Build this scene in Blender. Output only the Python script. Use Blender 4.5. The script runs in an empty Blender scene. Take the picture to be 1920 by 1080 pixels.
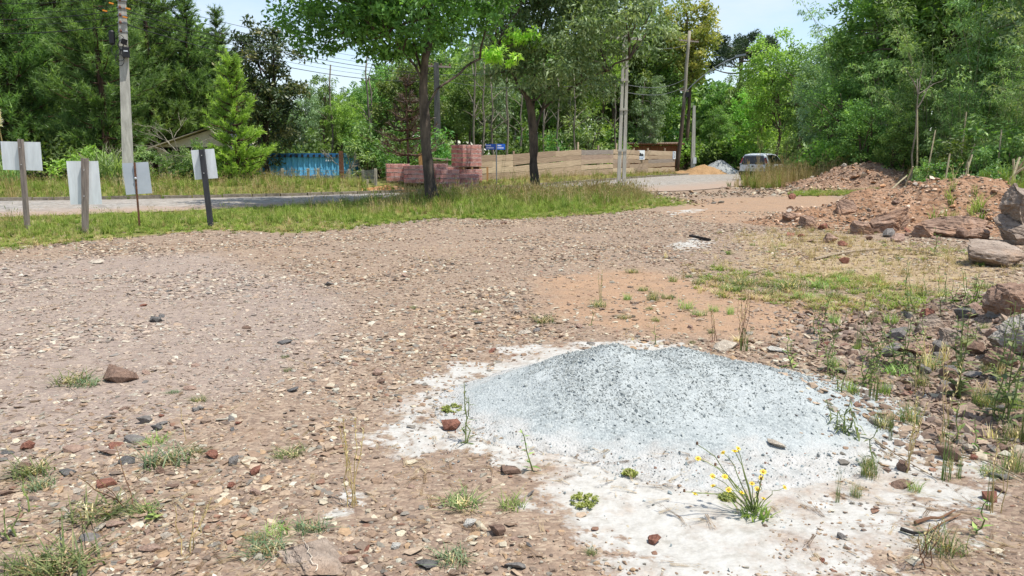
import bpy, bmesh, math, random
import numpy as np
from mathutils import Vector, Matrix, Euler

# ------------------------------------------------------------------ camera, light, sky
scene = bpy.context.scene
COL = scene.collection
CAM_H, PITCH, FPX = 1.55, math.radians(10.0), 1420.0
cam_data = bpy.data.cameras.new("camera")
cam_data.sensor_width = 36.0
cam_data.lens = FPX / 1920.0 * 36.0
cam_data.clip_start = 0.05
cam_data.clip_end = 3000.0
cam = bpy.data.objects.new("camera", cam_data)
cam.location = (0, 0, CAM_H)
cam.rotation_euler = (math.radians(90) - PITCH, 0, 0)
COL.objects.link(cam)
scene.camera = cam

SUN_EL = math.radians(68.0)
SUN_VEC = Vector((0.90, -0.42)).normalized()          # horizontal direction towards the sun
sun_dir = Vector((SUN_VEC.x * math.cos(SUN_EL), SUN_VEC.y * math.cos(SUN_EL), math.sin(SUN_EL)))
sun_data = bpy.data.lights.new("sun", "SUN")
sun_data.energy = 4.6
sun_data.angle = math.radians(0.55)
sun_data.color = (1.0, 0.955, 0.88)
sun = bpy.data.objects.new("sun", sun_data)
sun.rotation_euler = sun_dir.to_track_quat('Z', 'Y').to_euler()
COL.objects.link(sun)

world = bpy.data.worlds.new("World")
scene.world = world
world.use_nodes = True
wn, wl = world.node_tree.nodes, world.node_tree.links
wn.clear()
sky = wn.new("ShaderNodeTexSky")
sky.sky_type = 'NISHITA'
sky.sun_disc = False
sky.sun_elevation = SUN_EL
sky.sun_rotation = math.atan2(SUN_VEC.x, SUN_VEC.y)
sky.dust_density = 0.6
sky.ozone_density = 1.4
tc = wn.new("ShaderNodeTexCoord")
mp = wn.new("ShaderNodeMapping")
mp.inputs["Scale"].default_value = (1.0, 1.0, 3.2)
nz = wn.new("ShaderNodeTexNoise")
nz.inputs["Scale"].default_value = 2.3
nz.inputs["Detail"].default_value = 7.0
nz.inputs["Roughness"].default_value = 0.58
rmp = wn.new("ShaderNodeValToRGB")
rmp.color_ramp.elements[0].position = 0.44
rmp.color_ramp.elements[0].color = (0.10, 0.10, 0.10, 1)
rmp.color_ramp.elements[1].position = 0.66
rmp.color_ramp.elements[1].color = (0.85, 0.85, 0.85, 1)
mx = wn.new("ShaderNodeMixRGB")
mx.inputs["Color2"].default_value = (4.3, 4.75, 5.3, 1)
bg = wn.new("ShaderNodeBackground")
bg.inputs["Strength"].default_value = 0.15
wo = wn.new("ShaderNodeOutputWorld")
wl.new(tc.outputs["Generated"], mp.inputs["Vector"])
wl.new(mp.outputs["Vector"], nz.inputs["Vector"])
wl.new(nz.outputs["Fac"], rmp.inputs["Fac"])
wl.new(rmp.outputs["Color"], mx.inputs["Fac"])
wl.new(sky.outputs["Color"], mx.inputs["Color1"])
wl.new(mx.outputs["Color"], bg.inputs["Color"])
wl.new(bg.outputs["Background"], wo.inputs["Surface"])

scene.view_settings.view_transform = 'Standard'
scene.view_settings.look = 'None'
scene.view_settings.gamma = 1.0
scene.view_settings.use_curve_mapping = False
scene.view_settings.exposure = 0.45
scene.render.engine = 'CYCLES'
scene.cycles.max_bounces = 6
scene.cycles.diffuse_bounces = 3
scene.cycles.glossy_bounces = 2
scene.cycles.transmission_bounces = 4
scene.cycles.transparent_max_bounces = 8
scene.cycles.caustics_reflective = False
scene.cycles.caustics_refractive = False

# ------------------------------------------------------------------ helpers
def ray(px, py):
    cp, sp = math.cos(PITCH), math.sin(PITCH)
    a, b = (px - 960.0) / FPX, (540.0 - py) / FPX
    return Vector((a, cp + b * sp, -sp + b * cp))
def at(px, py, z=0.0):
    d = ray(px, py)
    t = (z - CAM_H) / d.z
    return Vector((d.x * t, d.y * t, z))
def at_y(px, py, Y):
    d = ray(px, py)
    t = Y / d.y
    return Vector((d.x * t, Y, CAM_H + d.z * t))
def srgb(r, g, b):
    f = lambda c: (c / 255.0) / 12.92 if c / 255.0 <= 0.04045 else ((c / 255.0 + 0.055) / 1.055) ** 2.4
    return (f(r), f(g), f(b), 1.0)

_tab = np.random.RandomState(11).rand(256, 256)
def vnoise(x, y):
    xi, yi = np.floor(x).astype(int), np.floor(y).astype(int)
    fx, fy = x - xi, y - yi
    fx, fy = fx * fx * (3 - 2 * fx), fy * fy * (3 - 2 * fy)
    g = lambda i, j: _tab[i & 255, j & 255]
    a = g(xi, yi) * (1 - fx) + g(xi + 1, yi) * fx
    b = g(xi, yi + 1) * (1 - fx) + g(xi + 1, yi + 1) * fx
    return a * (1 - fy) + b * fy
def fbm(x, y, s=1.0, o=4, seed=0.0):
    x, y = np.asarray(x, float) * s + seed * 17.3, np.asarray(y, float) * s + seed * 31.7
    t, a, n = 0.0, 0.5, 0.0
    for _ in range(o):
        t = t + a * vnoise(x, y); n += a
        x, y, a = x * 2.03 + 5.1, y * 2.03 + 9.7, a * 0.5
    return t / n
def sstep(a, b, x):
    t = np.clip((np.asarray(x, float) - a) / (b - a), 0, 1)
    return t * t * (3 - 2 * t)
def poly_sd(x, y, P):
    """signed distance to polygon P (negative inside)"""
    x, y = np.asarray(x, float), np.asarray(y, float)
    d = np.full(x.shape, 1e18); inside = np.zeros(x.shape, bool)
    n = len(P)
    for i in range(n):
        ax, ay = P[i]; bx_, by_ = P[(i + 1) % n]
        ex, ey = bx_ - ax, by_ - ay
        t = np.clip(((x - ax) * ex + (y - ay) * ey) / (ex * ex + ey * ey + 1e-12), 0, 1)
        d = np.minimum(d, (x - ax - ex * t) ** 2 + (y - ay - ey * t) ** 2)
        c = ((ay > y) != (by_ > y))
        with np.errstate(divide='ignore', invalid='ignore'):
            xx = (bx_ - ax) * (y - ay) / (by_ - ay if by_ != ay else 1e-12) + ax
        inside ^= c & (x < xx)
    d = np.sqrt(d)
    return np.where(inside, -d, d)
def gpoly(pts):
    return [tuple(at(px, py).xy) for px, py in pts]

class MB:
    """collects vertices, faces, a tint per vertex, a material slot per face"""
    def __init__(s):
        s.v, s.q, s.t, s.qm, s.tm, s.tint, s.n = [], [], [], [], [], [], 0
    def add(s, v, quads=None, tris=None, mat=0, tint=0.5):
        v = np.asarray(v, float).reshape(-1, 3)
        s.v.append(v)
        s.tint.append(np.broadcast_to(np.asarray(tint, float), (len(v),)))
        if quads is not None and len(quads):
            q = np.asarray(quads, int).reshape(-1, 4) + s.n
            s.q.append(q); s.qm.append(np.full(len(q), mat))
        if tris is not None and len(tris):
            t = np.asarray(tris, int).reshape(-1, 3) + s.n
            s.t.append(t); s.tm.append(np.full(len(t), mat))
        s.n += len(v)
        return s
    def box(s, c, size, rot=None, mat=0, tint=0.5, jit=0.0, rng=None):
        sx, sy, sz = [k / 2 for k in size]
        v = np.array([[x, y, z] for z in (-sz, sz) for y in (-sy, sy) for x in (-sx, sx)], float)
        if jit and rng is not None: v += rng.normal(0, jit, v.shape)
        if rot is not None:
            R = np.array(Euler(rot).to_matrix()) if not isinstance(rot, np.ndarray) else rot
            v = v @ R.T
        v += np.array(c, float)
        s.add(v, [[0, 2, 3, 1], [4, 5, 7, 6], [0, 1, 5, 4], [2, 6, 7, 3], [0, 4, 6, 2], [1, 3, 7, 5]], mat=mat, tint=tint)
        return s
    def tube(s, pts, rad, sides=8, mat=0, tint=0.5, cap=True):
        pts = np.asarray(pts, float); n = len(pts)
        rad = np.broadcast_to(np.asarray(rad, float), (n,))
        tan = np.gradient(pts, axis=0)
        tan /= np.linalg.norm(tan, axis=1, keepdims=True) + 1e-9
        ref = np.array([0, 0, 1.0]) if abs(tan[0][2]) < 0.8 else np.array([1.0, 0, 0])
        V = []
        for i in range(n):
            a = np.cross(tan[i], ref); a /= np.linalg.norm(a) + 1e-9
            b = np.cross(tan[i], a)
            ref = np.cross(a, tan[i])
            th = np.arange(sides) / sides * 2 * np.pi
            V.append(pts[i] + rad[i] * (np.cos(th)[:, None] * a + np.sin(th)[:, None] * b))
        V = np.concatenate(V)
        Q = []
        for i in range(n - 1):
            for k in range(sides):
                k2 = (k + 1) % sides
                Q.append([i * sides + k, i * sides + k2, (i + 1) * sides + k2, (i + 1) * sides + k])
        T = []
        if cap:
            V = np.concatenate([V, pts[:1], pts[-1:]])
            c0, c1 = n * sides, n * sides + 1
            for k in range(sides):
                k2 = (k + 1) % sides
                T.append([c0, k2, k]); T.append([c1, (n - 1) * sides + k, (n - 1) * sides + k2])
        s.add(V, Q, T, mat=mat, tint=tint)
        return s
    def mesh(s, name, mats, smooth=False):
        me = bpy.data.meshes.new(name)
        if not s.v:
            return me
        V = np.concatenate(s.v)
        q = np.concatenate(s.q) if s.q else np.zeros((0, 4), int)
        t = np.concatenate(s.t) if s.t else np.zeros((0, 3), int)
        me.vertices.add(len(V)); me.vertices.foreach_set("co", V.astype(np.float32).ravel())
        loops = np.concatenate([q.ravel(), t.ravel()]).astype(np.int32)
        me.loops.add(len(loops)); me.loops.foreach_set("vertex_index", loops)
        starts = np.concatenate([np.arange(len(q)) * 4, len(q) * 4 + np.arange(len(t)) * 3]).astype(np.int32)
        me.polygons.add(len(starts)); me.polygons.foreach_set("loop_start", starts)
        mi = np.concatenate([np.concatenate(s.qm) if s.qm else np.zeros(0, int), np.concatenate(s.tm) if s.tm else np.zeros(0, int)]).astype(np.int32)
        for m in (mats if isinstance(mats, (list, tuple)) else [mats]):
            me.materials.append(m)
        me.polygons.foreach_set("material_index", mi)
        me.polygons.foreach_set("use_smooth", np.full(len(starts), bool(smooth)))
        a = me.attributes.new("tint", 'FLOAT', 'POINT')
        a.data.foreach_set("value", np.concatenate(s.tint).astype(np.float32))
        me.update(calc_edges=True)
        me.validate()
        return me
    def obj(s, name, mats, parent=None, loc=None, smooth=False):
        o = bpy.data.objects.new(name, s.mesh(name, mats, smooth))
        COL.objects.link(o)
        if parent is not None: o.parent = parent
        if loc is not None: o.location = loc
        return o

def tag(o, label=None, cat=None, group=None, kind=None):
    if label: o["label"] = label
    if cat: o["category"] = cat
    if group: o["group"] = group
    if kind: o["kind"] = kind
    return o
def thing(name, label, cat, loc=(0, 0, 0), rz=0.0, group=None):
    o = bpy.data.objects.new(name, None)
    o.empty_display_size = 0.2
    COL.objects.link(o)
    o.location = loc; o.rotation_euler = (0, 0, rz)
    return tag(o, label, cat, group)
_kids = {}
def dup(root, loc, rz=0.0, scale=None, label=None, cat=None, group=None, rot=None):
    """copy of a thing with copies of its parts and sub-parts (mesh data shared)"""
    def cp(o, parent):
        c = o.copy(); COL.objects.link(c)
        if parent is not None: c.parent = parent
        for ch in o.children: cp(ch, c)
        return c
    r = cp(root, None)
    r.location = loc
    r.rotation_euler = rot if rot is not None else (0, 0, rz)
    if scale is not None: r.scale = (scale,) * 3 if not isinstance(scale, (tuple, list)) else scale
    return tag(r, label, cat, group)
def drop(root):
    for ch in list(root.children): drop(ch)
    bpy.data.objects.remove(root)

# ------------------------------------------------------------------ materials
def mat(name):
    m = bpy.data.materials.new(name); m.use_nodes = True
    nt = m.node_tree; nt.nodes.clear()
    out = nt.nodes.new("ShaderNodeOutputMaterial")
    b = nt.nodes.new("ShaderNodeBsdfPrincipled")
    nt.links.new(b.outputs[0], out.inputs[0])
    return m, nt, b, out
def N(nt, t, **kw):
    n = nt.nodes.new(t)
    for k, v in kw.items():
        if k in n.inputs: n.inputs[k].default_value = v
        else: setattr(n, k, v)
    return n
def ramp(nt, fac, stops):
    r = nt.nodes.new("ShaderNodeValToRGB")
    e = r.color_ramp.elements
    while len(e) < len(stops): e.new(0.5)
    for i, (p, c) in enumerate(stops):
        e[i].position = p; e[i].color = c if len(c) == 4 else (*c, 1)
    nt.links.new(fac, r.inputs["Fac"])
    return r.outputs["Color"]
def mixc(nt, fac, a, b, mode='MIX'):
    m = nt.nodes.new("ShaderNodeMixRGB"); m.blend_type = mode
    for s, v in ((m.inputs["Fac"], fac), (m.inputs["Color1"], a), (m.inputs["Color2"], b)):
        if hasattr(v, "is_linked") or hasattr(v, "links"): nt.links.new(v, s)
        else: s.default_value = v
    return m.outputs["Color"]
def math_(nt, op, a, b=None, clamp=False):
    m = nt.nodes.new("ShaderNodeMath"); m.operation = op; m.use_clamp = clamp
    for s, v in ((m.inputs[0], a), (m.inputs[1], b)):
        if v is None: continue
        if hasattr(v, "links"): nt.links.new(v, s)
        else: s.default_value = v
    return m.outputs[0]
def bump(nt, b, h, strength=0.3, dist=0.02):
    bp = nt.nodes.new("ShaderNodeBump")
    bp.inputs["Strength"].default_value = strength
    bp.inputs["Distance"].default_value = dist
    nt.links.new(h, bp.inputs["Height"])
    nt.links.new(bp.outputs["Normal"], b.inputs["Normal"])
def noise(nt, scale, detail=4, rough=0.55, vec=None):
    n = N(nt, "ShaderNodeTexNoise", Scale=scale, Detail=detail, Roughness=rough)
    if vec is not None: nt.links.new(vec, n.inputs["Vector"])
    return n.outputs["Fac"]
def objco(nt):
    return nt.nodes.new("ShaderNodeTexCoord").outputs["Object"]
def scaled(nt, vec, sc):
    m = nt.nodes.new("ShaderNodeMapping"); m.inputs["Scale"].default_value = sc
    nt.links.new(vec, m.inputs["Vector"]); return m.outputs["Vector"]

def simple(name, c1, c2=None, scale=6.0, rough=0.8, bumpk=0.2, metal=0.0, stretch=(1, 1, 1), spec=0.3, bscale=None):
    m, nt, b, out = mat(name)
    c2 = c2 or tuple(k * 0.7 for k in c1[:3]) + (1,)
    v = scaled(nt, objco(nt), stretch)
    n1 = noise(nt, scale, 6, 0.62, v)
    col = ramp(nt, n1, [(0.32, c2), (0.68, c1)])
    nt.links.new(col, b.inputs["Base Color"])
    b.inputs["Roughness"].default_value = rough
    b.inputs["Metallic"].default_value = metal
    b.inputs["Specular IOR Level"].default_value = spec
    if bumpk:
        n2 = noise(nt, bscale or scale * 4, 6, 0.6, v)
        bump(nt, b, n2, bumpk, 0.02)
    return m

def leafmat(name, dark, mid, light, transl=0.30, rough=0.5, var=0.10, k=1.48):
    """leaf colour from each leaf's own tint and a per-plant shift; light passes through the blade"""
    m, nt, b, out = mat(name)
    dark, mid, light = [tuple(min(.9, v * k) for v in c[:3]) + (1,) for c in (dark, mid, light)]
    at_ = N(nt, "ShaderNodeAttribute", attribute_name="tint")
    col = ramp(nt, at_.outputs["Fac"], [(0.0, dark), (0.5, mid), (1.0, light)])
    oi = nt.nodes.new("ShaderNodeObjectInfo")
    hsv = nt.nodes.new("ShaderNodeHueSaturation"); hsv.inputs["Saturation"].default_value = 0.88
    nt.links.new(col, hsv.inputs["Color"])
    h = math_(nt, 'MULTIPLY_ADD', oi.outputs["Random"], var * 0.35)
    nt.nodes[-1].inputs[2].default_value = 0.5 - var * 0.175
    nt.links.new(h, hsv.inputs["Hue"])
    v = math_(nt, 'MULTIPLY_ADD', oi.outputs["Random"], var * 4)
    nt.nodes[-1].inputs[2].default_value = 1.0 - var * 2
    nt.links.new(v, hsv.inputs["Value"])
    nt.links.new(hsv.outputs["Color"], b.inputs["Base Color"])
    b.inputs["Roughness"].default_value = rough
    b.inputs["Specular IOR Level"].default_value = 0.35
    tr = nt.nodes.new("ShaderNodeBsdfTranslucent")
    br = nt.nodes.new("ShaderNodeBrightContrast")
    tcol = mixc(nt, 1.0, hsv.outputs["Color"], (1.25, 1.35, 0.6, 1), 'MULTIPLY')
    nt.links.new(tcol, tr.inputs["Color"])
    ms = nt.nodes.new("ShaderNodeMixShader"); ms.inputs[0].default_value = min(.45, transl + .08)
    nt.links.new(b.outputs[0], ms.inputs[1]); nt.links.new(tr.outputs[0], ms.inputs[2])
    nt.links.new(ms.outputs[0], out.inputs[0])
    return m

def instmat(name, rough=0.85, nscale=30.0, nk=0.25, transl=0.0, attr="col"):
    """colour carried by each instance of a scattered piece"""
    m, nt, b, out = mat(name)
    a = N(nt, "ShaderNodeAttribute", attribute_name=attr, attribute_type='INSTANCER')
    n1 = noise(nt, nscale, 4, 0.6, objco(nt))
    k = ramp(nt, n1, [(0.3, (1 - nk,) * 3 + (1,)), (0.7, (1 + nk * 0.4,) * 3 + (1,))])
    c = mixc(nt, 1.0, a.outputs["Color"], k, 'MULTIPLY')
    nt.links.new(c, b.inputs["Base Color"])
    b.inputs["Roughness"].default_value = rough
    b.inputs["Specular IOR Level"].default_value = 0.25
    if transl:
        tr = nt.nodes.new("ShaderNodeBsdfTranslucent")
        nt.links.new(c, tr.inputs["Color"])
        ms = nt.nodes.new("ShaderNodeMixShader"); ms.inputs[0].default_value = transl
        nt.links.new(b.outputs[0], ms.inputs[1]); nt.links.new(tr.outputs[0], ms.inputs[2])
        nt.links.new(ms.outputs[0], out.inputs[0])
    return m

# ------------------------------------------------------------------ scatter of uncountable small pieces ("stuff")
def proto_collection(name, meshes):
    c = bpy.data.collections.new(name)           # not linked to the scene: only a source of pieces
    for i, me in enumerate(meshes):
        o = bpy.data.objects.new("%s_%02d" % (name, i), me)
        c.objects.link(o)
    return c
def scatter_group(coll):
    ng = bpy.data.node_groups.new("scatter_" + coll.name, 'GeometryNodeTree')
    ng.interface.new_socket("Geometry", in_out='INPUT', socket_type='NodeSocketGeometry')
    ng.interface.new_socket("Geometry", in_out='OUTPUT', socket_type='NodeSocketGeometry')
    gi, go = ng.nodes.new("NodeGroupInput"), ng.nodes.new("NodeGroupOutput")
    ip = ng.nodes.new("GeometryNodeInstanceOnPoints")
    ci = ng.nodes.new("GeometryNodeCollectionInfo")
    ci.inputs["Collection"].default_value = coll
    ci.inputs["Separate Children"].default_value = True
    ci.inputs["Reset Children"].default_value = True
    ip.inputs["Pick Instance"].default_value = True
    def na(nm, ty):
        n = ng.nodes.new("GeometryNodeInputNamedAttribute"); n.data_type = ty
        n.inputs["Name"].default_value = nm
        return n.outputs["Attribute"]
    e2r = ng.nodes.new("FunctionNodeEulerToRotation")
    L = ng.links
    L.new(na("rot", 'FLOAT_VECTOR'), e2r.inputs[0])
    L.new(gi.outputs[0], ip.inputs["Points"])
    L.new(ci.outputs[0], ip.inputs["Instance"])
    L.new(na("idx", 'INT'), ip.inputs["Instance Index"])
    L.new(e2r.outputs[0], ip.inputs["Rotation"])
    L.new(na("scl", 'FLOAT_VECTOR'), ip.inputs["Scale"])
    L.new(ip.outputs[0], go.inputs[0])
    return ng
def scatter(name, pts, rot, scl, idx, col, group, parent=None, label=None, cat=None):
    n = len(pts)
    me = bpy.data.meshes.new(name)
    me.vertices.add(n)
    me.vertices.foreach_set("co", np.asarray(pts, np.float32).ravel())
    scl = np.asarray(scl, float)
    if scl.ndim == 1: scl = np.repeat(scl[:, None], 3, 1)
    for nm, ty, key, arr in (("rot", 'FLOAT_VECTOR', "vector", rot), ("scl", 'FLOAT_VECTOR', "vector", scl)):
        a = me.attributes.new(nm, ty, 'POINT'); a.data.foreach_set(key, np.asarray(arr, np.float32).ravel())
    a = me.attributes.new("idx", 'INT', 'POINT'); a.data.foreach_set("value", np.asarray(idx, np.int32))
    a = me.attributes.new("col", 'FLOAT_COLOR', 'POINT')
    c = np.ones((n, 4), np.float32); c[:, :3] = np.asarray(col)[:, :3]
    a.data.foreach_set("color", c.ravel())
    o = bpy.data.objects.new(name, me); COL.objects.link(o)
    if parent is not None: o.parent = parent
    md = o.modifiers.new("scatter", 'NODES'); md.node_group = group
    return tag(o, label, cat, None, "stuff")
# ------------------------------------------------------------------ layout on the ground
ROAD_FAR = [(-900, 392), (-300, 383), (0, 378), (300, 374), (520, 370), (700, 364), (880, 357), (1000, 350), (1100, 342), (1200, 334), (1290, 328), (1345, 325), (1410, 321), (1480, 317)]
ROAD_NEAR = [(-900, 428), (-300, 417), (0, 409), (250, 401), (400, 394), (600, 385), (760, 378), (900, 373), (1000, 369), (1160, 361), (1290, 359), (1375, 351), (1440, 341), (1520, 331)]
def resample(P, n):
    P = np.array([at(*p).xy for p in P])
    d = np.r_[0, np.cumsum(np.linalg.norm(np.diff(P, axis=0), axis=1))]
    t = np.linspace(0, d[-1], n)
    Q = np.c_[np.interp(t, d, P[:, 0]), np.interp(t, d, P[:, 1])]
    for _ in range(6):
        Q[1:-1] = (Q[:-2] + 2 * Q[1:-1] + Q[2:]) / 4
    return Q
RN, RF = resample(ROAD_NEAR, 90), resample(ROAD_FAR, 90)
ROAD = [tuple(p) for p in RN] + [tuple(p) for p in RF[::-1]]
ROAD_C = [tuple(p) for p in RN[::4]] + [tuple(p) for p in RF[::-4]]
LOTGRASS = gpoly([(-300, 520), (0, 468), (130, 455), (400, 430), (560, 438), (700, 421), (830, 408), (960, 411), (1100, 402), (1200, 392), (1275, 383), (1240, 372), (1170, 365), (1000, 369), (760, 378), (400, 394), (0, 409), (-300, 417)])
VERGE = gpoly([(-700, 388), (0, 378), (300, 374), (520, 370), (680, 365)]) + [tuple(at_y(700, 320, 34).xy), tuple(at_y(480, 320, 38).xy), tuple(at_y(200, 320, 34).xy), tuple(at_y(-500, 320, 36).xy)]
VERGE2 = gpoly([(700, 364), (880, 357), (1000, 350), (1100, 342), (1200, 334), (1280, 329)]) + [tuple(at_y(1270, 320, 60).xy), tuple(at_y(1090, 320, 50).xy), tuple(at_y(940, 320, 38.2).xy), tuple(at_y(860, 320, 35).xy), tuple(at_y(740, 320, 33).xy)]
ISLAND = gpoly([(1372, 352), (1440, 356), (1520, 352), (1600, 352), (1560, 338), (1500, 334), (1440, 338)])
WHITE = gpoly([(640, 830), (690, 770), (750, 715), (830, 672), (905, 648), (1000, 640), (1250, 630), (1500, 695), (1680, 755), (1760, 820), (1930, 880), (1950, 990), (1800, 1010), (1720, 1130), (1130, 1130), (1040, 1010), (950, 950), (930, 880), (850, 850), (760, 870), (680, 880)])
WHITE_CORE = gpoly([(780, 765), (900, 685), (1000, 655), (1250, 645), (1500, 705), (1660, 785), (1740, 860), (1860, 920), (1840, 960), (1640, 930), (1520, 960), (1490, 1110), (1250, 1110), (1090, 990), (1000, 930), (1000, 860), (860, 800)])
WHITE_B = gpoly([(1235, 462), (1300, 445), (1352, 455), (1300, 472)])
WHITE_C = gpoly([(600, 960), (660, 925), (700, 990), (640, 1010)])
WHITE_D = gpoly([(1240, 398), (1320, 388), (1330, 396), (1260, 404)])
WHITE_E = gpoly([(1780, 790), (1850, 780), (1880, 830), (1800, 840)])
SOIL = [gpoly([(980, 520), (1200, 500), (1420, 545), (1760, 575), (1720, 620), (1450, 640), (1240, 640), (1000, 600)]),
        gpoly([(430, 790), (500, 780), (500, 830), (440, 840)]), gpoly([(290, 905), (440, 890), (450, 950), (310, 960)]),
        gpoly([(690, 900), (900, 880), (900, 1000), (720, 1010)]),
        gpoly([(1300, 372), (1560, 365), (1620, 385), (1500, 420), (1330, 420), (1230, 400)]),
        gpoly([(400, 690), (640, 640), (680, 700), (520, 740)])]
STRAWY = gpoly([(1380, 440), (1520, 430), (1800, 470), (1930, 480), (1930, 580), (1700, 560), (1480, 530), (1330, 545)])
GREYISH = gpoly([(-300, 500), (420, 470), (700, 560), (640, 680), (470, 760), (250, 880), (-300, 940)])

def H(x, y):
    x, y = np.asarray(x, float), np.asarray(y, float)
    r = np.hypot(x, y)
    amp = sstep(20, 12, y) * sstep(-3, 0.5, y)
    z = amp * (0.05 * (fbm(x, y, 0.7, 3, 1) - 0.5) + 0.022 * (fbm(x, y, 4.0, 3, 2) - 0.5) + 0.014 * (fbm(x, y, 17.0, 2, 3) - 0.5) * sstep(9, 3, r))
    # rubble bank along the right side of the lot
    bank = sstep(0.0, 1.9, x - (2.3 + 0.10 * y)) * sstep(8.6, 6.0, y) * sstep(3.2, 4.4, y)
    z = z + bank * (0.34 + 0.30 * (fbm(x, y, 1.6, 3, 5) - 0.4))
    # ground beyond the road lies a little higher, the woods on the right higher still
    z = z + 0.30 * sstep(0.6, 3.2, -poly_line_side(x, y))
    z = z + 1.2 * sstep(9, 26, x - 0.12 * y) * sstep(22, 34, y) * sstep(90, 60, y)
    z = z + 0.06 * (fbm(x, y, 0.35, 3, 9) - 0.5) * sstep(20, 40, y) * sstep(0.5, 3.0, -poly_line_side(x, y))
    return z
_rf = RF
def poly_line_side(x, y):
    """positive on this side of the road's far edge, negative beyond it (metres)"""
    x, y = np.asarray(x, float), np.asarray(y, float)
    # the far edge as Y(x), monotone in x up to its bend
    o = np.argsort(_rf[:, 0])
    return np.interp(x, _rf[o, 0], _rf[o, 1], left=_rf[o[0], 1], right=400.0) - y

# gravel heap: three cones run together, with a worn foot
CONES = [(0.66, 4.67, 0.37, 1.05), (1.08, 4.72, 0.318, 1.08), (1.50, 4.62, 0.235, 1.05), (1.85, 4.50, 0.10, 0.75), (0.22, 4.55, 0.09, 0.80), (1.1, 4.15, 0.06, 1.0)]
def gravel_h(x, y):
    x, y = np.asarray(x, float), np.asarray(y, float)
    z = np.zeros(np.broadcast(x, y).shape)
    w = 0.07 * (fbm(x, y, 2.2, 3, 21) - 0.5)
    for cx, cy, h, R in CONES:
        r = np.hypot(x - cx, (y - cy) * 1.08) / R + w * 1.5
        k = np.clip(1 - r, 0, 1)
        c = h * (0.75 * k + 0.25 * k * k * (3 - 2 * k))
        c = h * np.where(k > 0, np.minimum(c / h, 1) ** 1.15, 0)
        z = np.log(np.exp(z * 26) + np.exp(c * 26) - 1) / 26
    z = z + (0.045 * (fbm(x, y, 4.0, 3, 22) - 0.5) + 0.03 * (fbm(x, y, 14.0, 2, 23) - 0.5)) * sstep(0.01, 0.10, z)
    return z
def dirt_heap_fn(cx, cy, rx, ry, h, seed, rough=0.25, flat=0.0):
    def f(x, y):
        x, y = np.asarray(x, float), np.asarray(y, float)
        a = (x - cx) / rx; b = (y - cy) / ry
        r = np.hypot(a, b) + 0.55 * (fbm(x, y, 0.55, 3, seed) - 0.5)
        k = np.clip(1 - r, 0, 1)
        k = k * k * (3 - 2 * k) * 0.5 + k * 0.5
        return h * (np.minimum(k, 1 - flat) / (1 - flat)) * (1 + rough * (fbm(x, y, 1.3, 4, seed + 1) - 0.5) * 2) + 0.16 * (fbm(x, y, 3.2, 3, seed + 2) - 0.5) * sstep(0, 0.15, k)
    return f
heapA = at(1610, 357); heapA_f = dirt_heap_fn(heapA.x + .7, heapA.y + 1.6, 4.8, 3.0, 1.05, 31)
heapB = at(1690, 428); heapB_f = dirt_heap_fn(heapB.x + 1.0, heapB.y + 0.9, 3.9, 2.7, 0.98, 41, 0.35)
heapC = at(1325, 327); heapC_f = dirt_heap_fn(at_y(1318, 320, 60).x, 60, 2.3, 1.7, 0.72, 51, 0.1)
heapD = at_y(1355, 320, 60); heapD_f = dirt_heap_fn(heapD.x + 0.1, 61.0, 2.2, 1.8, 1.25, 61, 0.03)
heapE = at_y(728, 350, 31.5); heapE_f = dirt_heap_fn(heapE.x, 31.5, 1.3, 0.8, 0.30, 71, 0.15)
HEAPS = [gravel_h, heapA_f, heapB_f, heapC_f, heapD_f, heapE_f]
def Z(x, y):
    """top of the ground or of whatever heap lies there"""
    z = H(x, y)
    return z + sum(np.maximum(f(x, y), 0) for f in HEAPS)
def onz(px, py, it=8):
    """where the line of sight through a photo point meets ground or heap"""
    d = ray(px, py)
    p = at(px, py)
    z = 0.0
    for _ in range(it):
        z = 0.5 * z + 0.5 * float(Z(p.x, p.y))
        t = (z - CAM_H) / d.z
        p = Vector((d.x * t, d.y * t, z))
    return Vector((p.x, p.y, float(Z(p.x, p.y))))

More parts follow.
